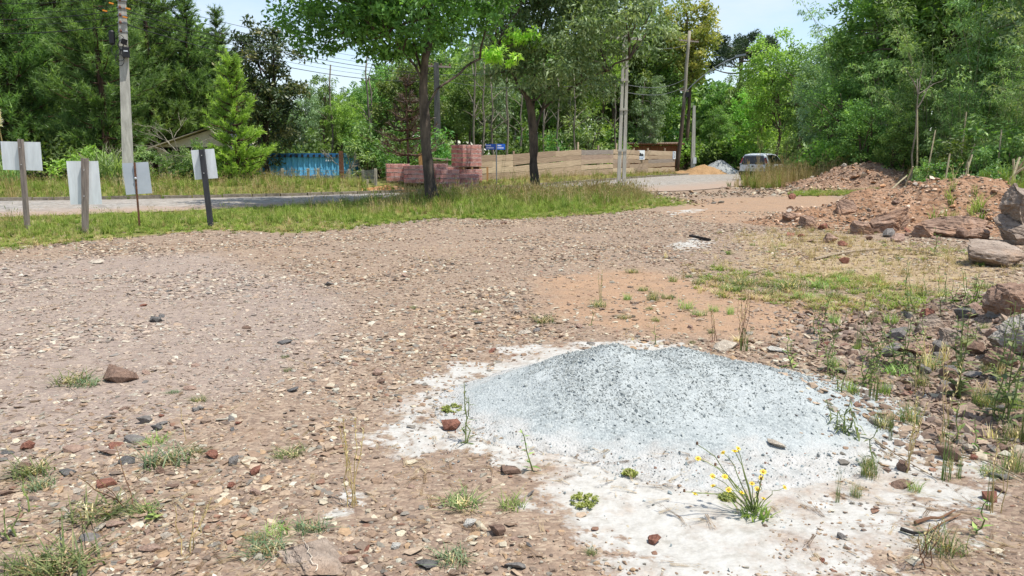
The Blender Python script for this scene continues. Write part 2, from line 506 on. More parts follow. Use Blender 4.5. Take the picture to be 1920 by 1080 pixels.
# ------------------------------------------------------------------ ground materials
def ground_material():
    m, nt, b, out = mat("dirt_ground")
    co = objco(nt)
    A = lambda n: N(nt, "ShaderNodeAttribute", attribute_name=n).outputs["Fac"]
    v1 = N(nt, "ShaderNodeTexVoronoi", Scale=42.0); v1.inputs["Randomness"].default_value = 1.0
    nt.links.new(scaled(nt, co, (0.8, 1.25, 1)), v1.inputs["Vector"])
    v2 = N(nt, "ShaderNodeTexVoronoi", Scale=15.0); nt.links.new(co, v2.inputs["Vector"])
    sep = nt.nodes.new("ShaderNodeSeparateColor"); nt.links.new(v1.outputs["Color"], sep.inputs[0])
    chips = ramp(nt, sep.outputs[0], [(0.0, srgb(97, 82, 71)), (0.3, srgb(127, 108, 94)), (0.55, srgb(145, 125, 108)), (0.8, srgb(163, 144, 124)), (1.0, srgb(183, 168, 146))])
    sep2 = nt.nodes.new("ShaderNodeSeparateColor"); nt.links.new(v2.outputs["Color"], sep2.inputs[0])
    chips2 = ramp(nt, sep2.outputs[1], [(0.0, srgb(107, 90, 79)), (0.4, srgb(139, 120, 104)), (0.75, srgb(151, 131, 113)), (1.0, srgb(169, 152, 132))])
    chip = mixc(nt, 0.4, chips, chips2)
    big = noise(nt, 0.55, 5, 0.6, co)
    tone = ramp(nt, big, [(0.36, srgb(131, 114, 100)), (0.52, srgb(145, 126, 110)), (0.66, srgb(157, 133, 110))])
    base = mixc(nt, 0.28, chip, tone)
    fine = noise(nt, 90, 3, 0.7, co)
    soilc = ramp(nt, noise(nt, 3.0, 5, 0.6, co), [(0.3, srgb(151, 119, 94)), (0.7, srgb(169, 137, 109))])
    soilc = mixc(nt, 0.35, soilc, ramp(nt, fine, [(0.35, srgb(131, 103, 81)), (0.65, srgb(183, 155, 126))]))
    def thresh(a, nsc, lo, hi, k=0.9, det=8):
        s = math_(nt, 'MULTIPLY_ADD', noise(nt, nsc, det, 0.68, co), k); nt.nodes[-1].inputs[2].default_value = -k / 2
        t = math_(nt, 'ADD', a, s)
        r = nt.nodes.new("ShaderNodeMapRange"); r.interpolation_type = 'SMOOTHSTEP'
        r.inputs["From Min"].default_value = lo; r.inputs["From Max"].default_value = hi
        nt.links.new(t, r.inputs["Value"]); return r.outputs["Result"]
    c = mixc(nt, thresh(A("soil"), 3.0, 0.25, 0.95, 0.9), base, soilc)
    greyc = mixc(nt, 0.5, chip, srgb(150, 138, 131))
    c = mixc(nt, thresh(A("greyish"), 2.0, 0.3, 0.8, 0.6), c, greyc)
    strawc = ramp(nt, noise(nt, 22, 4, 0.7, scaled(nt, co, (0.5, 1.8, 1))), [(0.3, srgb(128, 108, 84)), (0.5, srgb(156, 136, 108)), (0.72, srgb(178, 163, 134))])
    c = mixc(nt, thresh(A("strawy"), 2.5, 0.3, 0.75, 0.9), c, strawc)
    grassc = ramp(nt, noise(nt, 4, 5, 0.6, co), [(0.3, srgb(96, 98, 54)), (0.55, srgb(122, 122, 66)), (0.75, srgb(160, 142, 92))])
    c = mixc(nt, thresh(A("grassy"), 5.0, 0.30, 0.70, 0.8), c, grassc)
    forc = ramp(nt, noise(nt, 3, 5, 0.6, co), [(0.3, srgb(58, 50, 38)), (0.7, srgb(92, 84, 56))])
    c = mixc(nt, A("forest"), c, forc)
    whitec = ramp(nt, noise(nt, 14, 6, 0.65, co), [(0.28, srgb(148, 143, 134)), (0.5, srgb(172, 169, 162)), (0.75, srgb(182, 180, 175))])
    wm = thresh(A("white"), 3.4, 0.43, 0.57, 1.8)
    stain = ramp(nt, noise(nt, 2.2, 8, .7, co), [(0.49, (0, 0, 0, 1)), (0.64, (.75, .75, .75, 1))])
    c = mixc(nt, wm, c, mixc(nt, stain, whitec, c))
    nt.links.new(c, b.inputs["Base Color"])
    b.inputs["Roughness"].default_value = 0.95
    b.inputs["Specular IOR Level"].default_value = 0.15
    hb = math_(nt, 'ADD', math_(nt, 'MULTIPLY', v1.outputs["Distance"], -0.7), math_(nt, 'MULTIPLY', noise(nt, 30, 5, 0.7, co), 0.9))
    hb = math_(nt, 'MULTIPLY', hb, math_(nt, 'SUBTRACT', 1.0, math_(nt, 'MULTIPLY', wm, 0.65)))
    bump(nt, b, hb, 0.75, 0.022)
    return m
M_GROUND = ground_material()

def ground_mesh():
    def axis(lo, hi, n, a):
        t = np.linspace(np.arcsinh(lo / a), np.arcsinh(hi / a), n)
        return a * np.sinh(t)
    X = axis(-260, 260, 470, 2.2)
    Y = 4.2 + axis(-60, 420, 430, 2.0)
    gx, gy = np.meshgrid(X, Y)
    x, y = gx.ravel(), gy.ravel()
    z = H(x, y)
    nx, ny = len(X), len(Y)
    i = np.arange((nx - 1) * (ny - 1)); a = (i // (nx - 1)) * nx + i % (nx - 1)
    mb = MB(); mb.add(np.c_[x, y, z], np.c_[a, a + 1, a + nx + 1, a + nx])
    me = mb.mesh("ground", M_GROUND, True)
    def attr(nm, v):
        at_ = me.attributes.new(nm, 'FLOAT', 'POINT'); at_.data.foreach_set("value", np.asarray(v, np.float32))
    near = (np.abs(x) < 40) & (y > 0) & (y < 60)
    def soft(P, w, sel=near):
        v = np.zeros(len(x)); s = poly_sd(x[sel], y[sel], P)
        v[sel] = sstep(w, -w, s); return v
    w = np.maximum.reduce([0.62 * soft(WHITE, 0.30), soft(WHITE_CORE, 0.5), 0.8 * soft(WHITE_B, 0.5), 0.75 * soft(WHITE_C, 0.3), 0.7 * soft(WHITE_D, 0.6), 0.72 * soft(WHITE_E, 0.25)])
    attr("white", w)
    attr("soil", np.maximum.reduce([soft(P, 0.5) * k for P, k in zip(SOIL, (0.72, .6, .5, .4, .6, .3))]))
    attr("strawy", soft(STRAWY, 1.2) * 0.8)
    attr("greyish", soft(GREYISH, 0.8) * 0.75)
    far = y > 10
    g = np.maximum(soft(LOTGRASS, 0.7), 0)
    side = poly_line_side(x, y)
    beyond = sstep(0.1, 0.8, -side)
    g = np.maximum(g, beyond)
    s2 = np.zeros(len(x)); s2[far] = sstep(0.8, -0.8, poly_sd(x[far], y[far], ISLAND)); g = np.maximum(g, s2)
    attr("grassy", g)
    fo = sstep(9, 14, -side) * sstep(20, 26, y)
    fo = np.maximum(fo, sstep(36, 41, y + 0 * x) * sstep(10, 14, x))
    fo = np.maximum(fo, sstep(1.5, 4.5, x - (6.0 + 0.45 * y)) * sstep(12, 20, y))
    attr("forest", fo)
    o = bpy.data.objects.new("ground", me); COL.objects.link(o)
    return tag(o, "bare stony dirt lot with pinkish brown gravel", kind="structure")
ground = ground_mesh()

# cobbled road ---------------------------------------------------------------
def road_material():
    m, nt, b, out = mat("cobbled_road")
    co = objco(nt)
    v = N(nt, "ShaderNodeTexVoronoi", Scale=6.5); nt.links.new(co, v.inputs["Vector"])
    e = N(nt, "ShaderNodeTexVoronoi", Scale=6.5, feature='DISTANCE_TO_EDGE'); nt.links.new(co, e.inputs["Vector"])
    sep = nt.nodes.new("ShaderNodeSeparateColor"); nt.links.new(v.outputs["Color"], sep.inputs[0])
    st = ramp(nt, sep.outputs[0], [(0.0, srgb(112, 110, 108)), (0.5, srgb(140, 137, 132)), (1.0, srgb(168, 163, 156))])
    jt = ramp(nt, e.outputs["Distance"], [(0.0, (0, 0, 0, 1)), (0.09, (1, 1, 1, 1))])
    c = mixc(nt, jt, srgb(120, 108, 92), st)
    d = ramp(nt, noise(nt, 0.5, 5, 0.6, co), [(0.35, (0, 0, 0, 1)), (0.7, (0.45, 0.45, 0.45, 1))])
    c = mixc(nt, d, c, srgb(150, 136, 120))
    tn = N(nt, "ShaderNodeAttribute", attribute_name="tint").outputs["Fac"]
    ek = nt.nodes.new("ShaderNodeMapRange"); ek.inputs["From Min"].default_value = 0.34; ek.inputs["From Max"].default_value = 0.12
    nt.links.new(math_(nt, 'ADD', tn, math_(nt, 'MULTIPLY', math_(nt, 'SUBTRACT', noise(nt, .9, 7, .68, co), .5), .55)), ek.inputs["Value"])
    c = mixc(nt, ek.outputs["Result"], c, srgb(150, 130, 114))
    nt.links.new(c, b.inputs["Base Color"]); b.inputs["Roughness"].default_value = 0.85
    bump(nt, b, math_(nt, 'MINIMUM', e.outputs["Distance"], 0.12), 0.8, 0.05)
    return m
mb = MB()
nr = 10
G = np.array([[RN[i] * (1 - k / nr) + RF[i] * (k / nr) for k in range(nr + 1)] for i in range(len(RN))])
g2 = G.reshape(-1, 2)
cr = np.tile(np.sin(np.linspace(0, np.pi, nr + 1)) * 0.05, len(RN))
wob = np.zeros(len(g2))
ii = np.arange((len(RN) - 1) * nr); a = (ii // nr) * (nr + 1) + ii % nr
mb.add(tint=np.tile(np.linspace(0, 1, nr + 1), len(RN)), v=np.c_[g2, 0.025 + cr + np.maximum(H(g2[:, 0], g2[:, 1]), -0.01) * 1.0], quads=np.c_[a, a + nr + 1, a + nr + 2, a + 1])
road = mb.obj("road", road_material(), smooth=True)
tag(road, "grey cobbled road curving past the lot", kind="structure")
# kerb stones along the far edge
M_KERB = simple("kerb_stone", srgb(140, 131, 116), srgb(100, 92, 80), 8, 0.9, 0.4)
kerb = bpy.data.objects.new("kerb", None); COL.objects.link(kerb); tag(kerb, "low stone kerb along the far side of the road", kind="structure")
rng = np.random.RandomState(5)
seg = RF.copy(); dd = np.r_[0, np.cumsum(np.linalg.norm(np.diff(seg, axis=0), axis=1))]
kb = MB()
for s in np.arange(0, dd[-1] - 1, 1.0):
    p = np.array([np.interp(s + .5, dd, seg[:, 0]), np.interp(s + .5, dd, seg[:, 1])])
    q = np.array([np.interp(s + .6, dd, seg[:, 0]), np.interp(s + .6, dd, seg[:, 1])])
    a = math.atan2(*(q - p)[::-1])
    kb.box((p[0], p[1], 0.025 + rng.normal(0, .008)), (0.96, 0.14, 0.22), (0, 0, a + rng.normal(0, .01)), jit=.008, rng=rng)
ko = kb.obj("kerb_stone", M_KERB, kerb); ko["kind"] = "stuff"

# heaps ------------------------------------------------------------------------
def heap_obj(name, f, x0, x1, y0, y1, step, m, label, kind=None, cat="heap"):
    X, Y = np.arange(x0, x1, step), np.arange(y0, y1, step)
    gx, gy = np.meshgrid(X, Y); x, y = gx.ravel(), gy.ravel()
    h = f(x, y)
    z = H(x, y) + np.where(h > 0.004, h, -0.05)
    nx = len(X)
    i = np.arange((nx - 1) * (len(Y) - 1)); a = (i // (nx - 1)) * nx + i % (nx - 1)
    q = np.c_[a, a + 1, a + nx + 1, a + nx]
    keep = (h[q] > 0.004).any(axis=1)
    q = q[keep]
    u, inv = np.unique(q.ravel(), return_inverse=True)
    t = thing(name, label, cat, (float(x.mean()), float(y.mean()), 0.0))
    V = np.c_[x, y, z][u] - np.array(t.location)
    mb = MB(); mb.add(V, inv.reshape(-1, 4), tint=h[u])
    o = mb.obj("mound", m, t, smooth=True)
    return t, o
def gravel_material():
    m, nt, b, out = mat("crushed_stone")
    co = objco(nt)
    v = N(nt, "ShaderNodeTexVoronoi", Scale=70.0); nt.links.new(co, v.inputs["Vector"])
    sep = nt.nodes.new("ShaderNodeSeparateColor"); nt.links.new(v.outputs["Color"], sep.inputs[0])
    st = ramp(nt, sep.outputs[0], [(0.0, srgb(128, 134, 134)), (0.5, srgb(148, 154, 153)), (1.0, srgb(166, 171, 169))])
    dust = ramp(nt, noise(nt, 30, 4, .6, co), [(0.3, srgb(160, 165, 164)), (0.7, srgb(178, 182, 180))])
    f = ramp(nt, noise(nt, 3.4, 7, .66, co), [(0.42, (0, 0, 0, 1)), (0.66, (.8, .8, .8, 1))])
    c = mixc(nt, f, st, dust)
    ft = N(nt, "ShaderNodeAttribute", attribute_name="tint").outputs["Fac"]
    ft = math_(nt, 'ADD', ft, math_(nt, 'MULTIPLY', math_(nt, 'SUBTRACT', noise(nt, 5, 7, .66, co), 0.5), 0.16))
    fk = nt.nodes.new("ShaderNodeMapRange"); fk.interpolation_type = 'SMOOTHSTEP'
    fk.inputs["From Min"].default_value = 0.0; fk.inputs["From Max"].default_value = 0.07
    nt.links.new(ft, fk.inputs["Value"])
    cream = ramp(nt, noise(nt, 14, 6, 0.65, co), [(0.28, srgb(150, 146, 139)), (0.5, srgb(172, 170, 165)), (0.75, srgb(182, 180, 176))])
    c = mixc(nt, fk.outputs["Result"], cream, c)
    nt.links.new(c, b.inputs["Base Color"]); b.inputs["Roughness"].default_value = 0.95
    b.inputs["Specular IOR Level"].default_value = 0.15
    hb = math_(nt, 'ADD', math_(nt, 'MULTIPLY', v.outputs["Distance"], -1.0), noise(nt, 60, 4, .6, co))
    bump(nt, b, hb, 0.6, 0.012)
    return m
gravel_heap, gravel_mound = heap_obj("gravel_heap", gravel_h, -1.0, 3.0, 3.0, 6.2, 0.022, gravel_material(), "low spread heap of pale blue grey crushed stone on white dust", cat="gravel heap")
def dirt_mat(name, a, bb, c3, sc=9.0):
    m, nt, b, out = mat(name)
    co = objco(nt)
    v = N(nt, "ShaderNodeTexVoronoi", Scale=sc); nt.links.new(co, v.inputs["Vector"])
    sep = nt.nodes.new("ShaderNodeSeparateColor"); nt.links.new(v.outputs["Color"], sep.inputs[0])
    st = ramp(nt, sep.outputs[0], [(0.0, a), (0.5, bb), (1.0, c3)])
    n = ramp(nt, noise(nt, 1.3, 6, .65, co), [(0.35, a), (0.65, bb)])
    nt.links.new(mixc(nt, 0.5, st, n), b.inputs["Base Color"]); b.inputs["Roughness"].default_value = 0.95
    b.inputs["Specular IOR Level"].default_value = 0.15
    bump(nt, b, math_(nt, 'ADD', math_(nt, 'MULTIPLY', v.outputs["Distance"], -1.2), noise(nt, sc * 2, 5, .7, co)), 0.8, 0.08)
    return m
M_DIRT1 = dirt_mat("red_brown_dirt", srgb(124, 98, 80), srgb(154, 126, 106), srgb(174, 150, 130))
M_DIRT2 = dirt_mat("orange_brown_dirt", srgb(136, 102, 76), srgb(164, 130, 104), srgb(182, 154, 130))
M_SAND = dirt_mat("orange_sand", srgb(168, 132, 94), srgb(188, 152, 112), srgb(198, 168, 132), 25)
M_GREYSAND = dirt_mat("grey_stone_dust", srgb(158, 162, 162), srgb(176, 180, 180), srgb(190, 194, 194), 25)
def hb_(nm, f, c, R, st, m, lb, cat): return heap_obj(nm, f, c[0] - R, c[0] + R, c[1] - R, c[1] + R, st, m, lb, cat=cat)
dirtA, _ = hb_("dirt_heap", heapA_f, (heapA.x + .7, heapA.y + 1.6), 6.6, 0.12, M_DIRT1, "rounded heap of reddish rubble and earth in front of the bamboo thicket", "dirt heap")
dirtB, _ = hb_("dirt_heap", heapB_f, (heapB.x + .9, heapB.y + 1.2), 6.5, 0.08, M_DIRT2, "orange earth heap full of big rocks at the side of the lot", "dirt heap")
sandC, _ = hb_("sand_heap", heapC_f, (at_y(1318, 320, 60).x, 60), 3.5, 0.12, M_SAND, "orange sand heap beside the road at the end of the board fence", "sand heap")
sandD, _ = hb_("stone_dust_heap", heapD_f, (heapD.x + .1, 61.0), 3.2, 0.12, M_GREYSAND, "pale grey cone of stone dust beside the car and the orange sand", "gravel heap")
sandE, _ = hb_("earth_heap", heapE_f, (heapE.x, 31.5), 2, 0.08, dirt_mat("brown_earth", srgb(140, 96, 62), srgb(188, 138, 92), srgb(226, 190, 150), 5), "small patch of brown earth beside the stacked brick pallets", "dirt heap")

# ------------------------------------------------------------------ small stones
def hull(rng, n=16, s=(1, 0.72, 0.34), cut=0.0):
    bm = bmesh.new()
    p = rng.normal(0, 1, (n, 3)); p /= np.linalg.norm(p, axis=1, keepdims=True)
    p *= rng.uniform(0.78, 1.0, (n, 1)); p *= np.array(s)
    for q in p: bm.verts.new(q)
    r = bmesh.ops.convex_hull(bm, input=bm.verts)
    bmesh.ops.delete(bm, geom=[g for g in r["geom_interior"] if isinstance(g, bmesh.types.BMVert)], context='VERTS')
    me = bpy.data.meshes.new("stone"); bm.to_mesh(me); bm.free()
    return me
rng = np.random.RandomState(7)
M_CHIP = instmat("stone_chips", 0.9, 4.0, 0.3)
chips = []
for k in range(12):
    me = hull(rng, 13, (1, rng.uniform(.55, .9), rng.uniform(.18, .5))); me.materials.append(M_CHIP); chips.append(me)
G_CHIP = scatter_group(proto_collection("stone_chip_source", chips))
PAL = np.array([srgb(*c)[:3] for c in ((139, 117, 98), (155, 135, 114), (130, 112, 97), (120, 105, 92), (166, 147, 126), (180, 169, 147), (130, 100, 83), (118, 112, 103), (149, 142, 128), (157, 131, 103), (104, 90, 80), (188, 183, 165))])
PALW = np.array([.16, .18, .13, .07, .14, .09, .03, .05, .07, .06, .02, .02])
def pal_cols(rng, n, pal=PAL, w=PALW, j=0.10):
    c = pal[rng.choice(len(pal), n, p=np.array(w) / np.sum(w))]
    return np.clip(c * (1 + rng.normal(0, j, (n, 1))), 0.01, 0.95)

def scatter_ground_chips():
    rng = np.random.RandomState(21)
    yy = np.linspace(2.1, 21, 400)
    dens = (2.6 / yy) ** 1.55 * (2 * (0.78 * yy + 1.3))
    cdf = np.cumsum(dens); cdf /= cdf[-1]
    n = 205000
    y = np.interp(rng.rand(n), cdf, yy)
    x = (rng.rand(n) * 2 - 1) * (0.78 * y + 1.3)
    keep = np.ones(n)
    cl = fbm(x, y, 1.1, 4, 61)
    keep *= 0.42 + 0.9 * sstep(0.38, 0.60, 0.5 * cl + 0.5 * fbm(x, y, 0.45, 3, 62))
    for P, k in zip(SOIL, (.8, .6, .5, .4, .6, .2)):
        keep *= 1 - k * sstep(0.25, -0.25, poly_sd(x, y, P))
    keep *= 1 - np.maximum(.72 * sstep(0.2, -0.25, poly_sd(x, y, WHITE)), (1.0 - .55 * sstep(.54, .66, fbm(x, y, 1.6, 4, 66))) * sstep(0.1, -0.2, poly_sd(x, y, WHITE_CORE)))
    keep *= 1 - 0.9 * sstep(0.5, -0.3, poly_sd(x, y, LOTGRASS))
    keep *= 1 - sstep(0.3, -0.3, poly_sd(x, y, ROAD_C))
    keep *= gravel_h(x, y) < 0.01
    # more, larger stones along the bank on the right and at the near left
    bank = sstep(-0.9, 0.4, x - (2.0 + 0.10 * y)) * sstep(9, 7, y) * sstep(3.3, 4.3, y)
    ok = rng.rand(n) < np.maximum(keep, 0.9 * bank)
    x, y, bank, cl = x[ok], y[ok], bank[ok], cl[ok]; n = len(x)
    s = np.exp(rng.normal(0, 0.52, n)) * 0.0086 * (y / 3.0) ** 0.55 * (0.85 + 0.7 * sstep(.45, .7, cl)) * (1 + 0.9 * bank)
    s = np.minimum(s, 0.05 + 0.02 * bank)
    z = Z(x, y) + s * 0.07
    rot = np.c_[rng.normal(0, .15 + .40 * bank), rng.normal(0, .15 + .40 * bank), rng.rand(n) * 6.28]
    col = pal_cols(rng, n)
    gr = sstep(0.6, -0.6, poly_sd(x, y, GREYISH))[:, None]
    col = col * (1 - 0.25 * gr) + 0.25 * gr * np.array(srgb(176, 168, 162)[:3])
    dk = bank[:, None] * 0.45
    col = col * (1 - dk) + dk * np.array(srgb(128, 108, 100)[:3])
    scatter("gravel", np.c_[x, y, z], rot, s, rng.randint(0, 12, n), col, G_CHIP, label="loose stone chips strewn over the dirt lot")
scatter_ground_chips()
def scatter_coarse():
    rng = np.random.RandomState(24)
    X, Y = [], []
    for P, n in ((gpoly([(-60, 740), (420, 760), (560, 900), (760, 960), (1120, 985), (1180, 1090), (-60, 1090)]), 5200), (gpoly([(560, 700), (900, 610), (1080, 620), (860, 690), (700, 800)]), 1300), (gpoly([(1340, 640), (1700, 640), (1940, 620), (1940, 860), (1700, 800), (1560, 700)]), 2600)):
        Pa = np.array(P); x, y = rng.uniform(Pa[:, 0].min(), Pa[:, 0].max(), n * 2), rng.uniform(Pa[:, 1].min(), Pa[:, 1].max(), n * 2)
        k = fbm(x, y, 1.5, 4, 25)
        ok = (poly_sd(x, y, P) < rng.normal(0, .1, len(x))) & (rng.rand(len(x)) < .12 + sstep(.42, .62, k)) & (gravel_h(x, y) < .01) & (poly_sd(x, y, WHITE) > -.1)
        X.append(x[ok][:n]); Y.append(y[ok][:n])
    x, y = np.concatenate(X), np.concatenate(Y); n = len(x)
    s = np.minimum(np.exp(rng.normal(0, .42, n)) * .0165, .05)
    scatter("coarse_gravel", np.c_[x, y, Z(x, y) + s * .06], np.c_[rng.normal(0, .22, n), rng.normal(0, .22, n), rng.rand(n) * 6.28], s, rng.randint(0, 12, n), pal_cols(rng, n), G_CHIP, label="coarser broken stones among the gravel near the front")
scatter_coarse()

def scatter_heap_chips():
    rng = np.random.RandomState(22)
    n = 100000
    x, y = rng.uniform(-0.7, 2.8, n), rng.uniform(3.4, 5.9, n)
    h = gravel_h(x, y)
    dusty = fbm(x, y, 2.3, 4, 77)
    p = sstep(0.04, 0.20, h) * (0.28 + 0.72 * sstep(0.62, 0.40, dusty - 0.55 * (h - 0.17)))
    p = np.maximum(p * 0.95, 0.05 * (h > 0.005))
    ok = rng.rand(n) < p
    x, y = x[ok], y[ok]; n = len(x)
    s = np.exp(rng.normal(0, 0.38, n)) * 0.0062 * np.where(rng.rand(n) < .035, 2.1, 1.0)
    z = Z(x, y) + s * 0.06
    rot = rng.rand(n, 3) * 6.28
    pal = np.array([srgb(*c)[:3] for c in ((146, 150, 147), (158, 162, 159), (136, 141, 139), (170, 174, 171), (180, 183, 179))])
    col = pal_cols(rng, n, pal, (.34, .30, .06, .20, .10), 0.06)
    o = scatter("crushed_stone", np.c_[x, y, z] - np.array(gravel_heap.location), rot, np.minimum(s, .026), rng.randint(0, 12, n), col, G_CHIP, parent=gravel_heap)
    # a few bits rolled away onto the dust
    n = 2600
    a = rng.rand(n) * 6.28; r = 0.85 + rng.exponential(0.33, n)
    x, y = 1.05 + np.cos(a) * r * 1.35, 4.45 + np.sin(a) * r * 0.85
    ok = (gravel_h(x, y) < 0.03) & (y < 4.9)
    x, y = x[ok], y[ok]; n = len(x)
    s = np.exp(rng.normal(0, 0.4, n)) * 0.006
    pal = np.array([srgb(*c)[:3] for c in ((140, 148, 148), (176, 182, 180), (110, 112, 110), (150, 120, 104))])
    scatter("stone_crumbs", np.c_[x, y, Z(x, y) + s * .3], rng.rand(n, 3) * 6.28, s, rng.randint(0, 12, n), pal_cols(rng, n, pal, (.35, .3, .2, .15)), G_CHIP, label="grey stone crumbs scattered on the white dust")
scatter_heap_chips()

def scatter_rubble():
    """stones too many to count on the two earth heaps and along the end of the drive"""
    rng = np.random.RandomState(23)
    P, R, S, C = [], [], [], []
    for f, c, rad, n, smed, dark in ((heapA_f, (heapA.x + .7, heapA.y + 1.6), 5.8, 6200, .065, 0), (heapB_f, (heapB.x + .9, heapB.y + 1.2), 5.6, 7500, .040, 1)):
        x, y = c[0] + rng.uniform(-rad, rad, n), c[1] + rng.uniform(-rad, rad, n)
        h = f(x, y); ok = (h > 0.03) & (rng.rand(n) < .3 + .7 * sstep(.35, .6, fbm(x, y, 1.2, 3, 81 + dark)))
        x, y = x[ok], y[ok]; n = len(x)
        s = np.minimum(np.exp(rng.normal(0, .5, n)) * smed, .22)
        pal = np.array([srgb(*c_)[:3] for c_ in ((176, 146, 122), (196, 168, 142), (150, 118, 96), (204, 186, 164), (160, 148, 136), (182, 140, 104))])
        P.append(np.c_[x, y, Z(x, y) + s * .2]); R.append(np.c_[rng.normal(0, .5, n), rng.normal(0, .5, n), rng.rand(n) * 6.28]); S.append(s)
        C.append(pal_cols(rng, n, pal, (.25, .2, .2, .12, .1, .13)))
    for a, b, n in (((1180, 366), (1560, 362), 900), ((1370, 354), (1520, 356), 600), ((1180, 372), (1330, 378), 300)):
        p, q = at(*a), at(*b)
        t = rng.rand(n); x = p.x + (q.x - p.x) * t + rng.normal(0, .5, n); y = p.y + (q.y - p.y) * t + rng.normal(0, 1.0, n)
        s = np.minimum(np.exp(rng.normal(0, .5, n)) * .055, .2)
        P.append(np.c_[x, y, Z(x, y) + s * .2]); R.append(np.c_[rng.normal(0, .3, n), rng.normal(0, .3, n), rng.rand(n) * 6.28]); S.append(s)
        C.append(pal_cols(rng, n))
    P, R, S, C = map(np.concatenate, (P, R, S, C))
    scatter("rubble", P, R, S, rng.randint(0, 12, len(P)), C, G_CHIP, label="broken stones covering the earth heaps and the end of the drive")
scatter_rubble()

# ------------------------------------------------------------------ grass
def blade_mb(mb, rng, n, h=1.0, spread=0.25, lean=0.5, w=0.018, segs=3, seed=False):
    for _ in range(n):
        a = rng.rand() * 6.28; r = spread * math.sqrt(rng.rand()) * .6
        p = np.array([math.cos(a) * r, math.sin(a) * r, -0.03]); d = rng.rand() * 6.28
        dx = np.array([math.cos(d), math.sin(d), 0]); sd = np.array([-math.sin(d), math.cos(d), 0])
        L = h * rng.uniform(.55, 1.0); le = lean * rng.uniform(.3, 1.3)
        V = []
        for k in range(segs + 1):
            t = k / segs
            c = p + dx * le * L * t * t * .8 + np.array([0, 0, L * (t - 0.28 * le * t * t)])
            ww = w * (1 - t ** 1.6) * rng.uniform(.8, 1.2)
            if k < segs: V += [c - sd * ww, c + sd * ww]
            else: V += [c]
        Q = [[2 * k, 2 * k + 1, 2 * k + 3, 2 * k + 2] for k in range(segs - 1)]
        T = [[2 * segs - 2, 2 * segs - 1, 2 * segs]]
        mb.add(V, Q, T, tint=rng.rand())
        if seed and rng.rand() < .6:
            tip = np.array(V[-1]); prev = np.array(V[-3] + V[-2]) / 2 if False else (np.array(V[-3]) + np.array(V[-2])) / 2
            u = tip - prev; u /= np.linalg.norm(u) + 1e-9
            for sgn in (0, 1):
                s2 = sd if sgn == 0 else np.cross(u, sd)
                mb.add([tip - u * .02, tip + u * .06 + s2 * .014, tip + u * .16, tip + u * .06 - s2 * .014], [[0, 1, 2, 3]], tint=rng.rand())
M_BLADE = instmat("grass_blades", 0.6, 2.0, 0.2, 0.35)
rng = np.random.RandomState(9)
tufts = []
for k in range(6):
    mb = MB(); blade_mb(mb, rng, 16, 1, .30, .8, .022); tufts.append(mb.mesh("tuft", M_BLADE))
for k in range(4):
    mb = MB(); blade_mb(mb, rng, 10, 1, .22, .35, .010, 3, True); tufts.append(mb.mesh("stalks", M_BLADE))
G_GRASS = scatter_group(proto_collection("grass_source", tufts))
GREEN = [srgb(*c)[:3] for c in ((130, 152, 58), (110, 138, 50), (150, 166, 74), (158, 166, 90))]
STRAW = [srgb(*c)[:3] for c in ((196, 176, 124), (178, 156, 104), (210, 194, 146), (160, 148, 92))]
def scatter_grass(name, P, n, hmed, straw, seed, label, tallfn=None, edge=0.5, stalk=.3, jit=0.35, xr=None):
    rng = np.random.RandomState(seed)
    Pa = np.array(P); lo, hi = Pa.min(0), Pa.max(0)
    x, y = rng.uniform(lo[0] - edge, hi[0] + edge, n * 3), rng.uniform(lo[1] - edge, hi[1] + edge, n * 3)
    ok = (rng.rand(len(x)) < sstep(edge, -edge, poly_sd(x, y, P)))
    f = fbm(x, y, .9, 4, seed)
    ok &= rng.rand(len(x)) < .25 + .9 * sstep(.3, .6, f)
    ok &= poly_sd(x, y, ROAD_C) > -0.15 + 0.3 * (rng.rand(len(x)) - .5)
    x, y = x[ok][:n], y[ok][:n]; n = len(x)
    s = fbm(x, y, .45, 3, seed + 3)
    st = np.clip(straw + 1.4 * (s - .5), 0, 1)
    tall = tallfn(x, y) if tallfn is not None else np.ones(n)
    h = hmed * np.exp(rng.normal(0, jit, n)) * tall
    isst = rng.rand(n) < st
    col = np.where(isst[:, None], np.array(STRAW)[rng.randint(0, 4, n)], np.array(GREEN)[rng.randint(0, 4, n)]) * (1 + rng.normal(0, .12, (n, 1)))
    idx = np.where(rng.rand(n) < np.where(isst, stalk * 1.8, stalk * .4), rng.randint(6, 10, n), rng.randint(0, 6, n))
    h = np.where(idx >= 6, h * 1.35, h)
    w = np.minimum(h, .55) * 1.0
    scl = np.c_[np.maximum(w, .25), np.maximum(w, .25), h]
    scatter(name, np.c_[x, y, Z(x, y)], np.c_[np.zeros(n), np.zeros(n), rng.rand(n) * 6.28], scl, idx, np.clip(col, .02, .9), G_GRASS, label=label)
t1, t2 = at(815, 385), at(1005, 362)
def tall_lot(x, y):
    a = np.exp(-((x - t1.x) ** 2 / 9 + (y - t1.y) ** 2 / 5)); b = np.exp(-((x - t2.x) ** 2 / 20 + (y - t2.y) ** 2 / 12))
    s = poly_sd(x, y, LOTGRASS)
    return (.55 + .45 * sstep(-.3, -1.5, s)) * (1 + 1.5 * np.maximum(a, b) + .25 * sstep(-.6, .8, x + 6))
scatter_grass("grass", LOTGRASS, 17000, .135, .18, 101, "unmown green and straw coloured grass strip between lot and road", tall_lot, .7)
EDGEGRASS = gpoly([(730, 384), (900, 388), (1130, 385), (1215, 374), (1175, 362), (1000, 370), (760, 379)])
scatter_grass("grass", EDGEGRASS, 5000, .27, .62, 107, "tall dry grass standing under the two roadside trees", None, .4, .75)
scatter_grass("grass", VERGE, 9000, .25, .42, 102, "tall rough grass on the far side of the road", None, .3, .6)
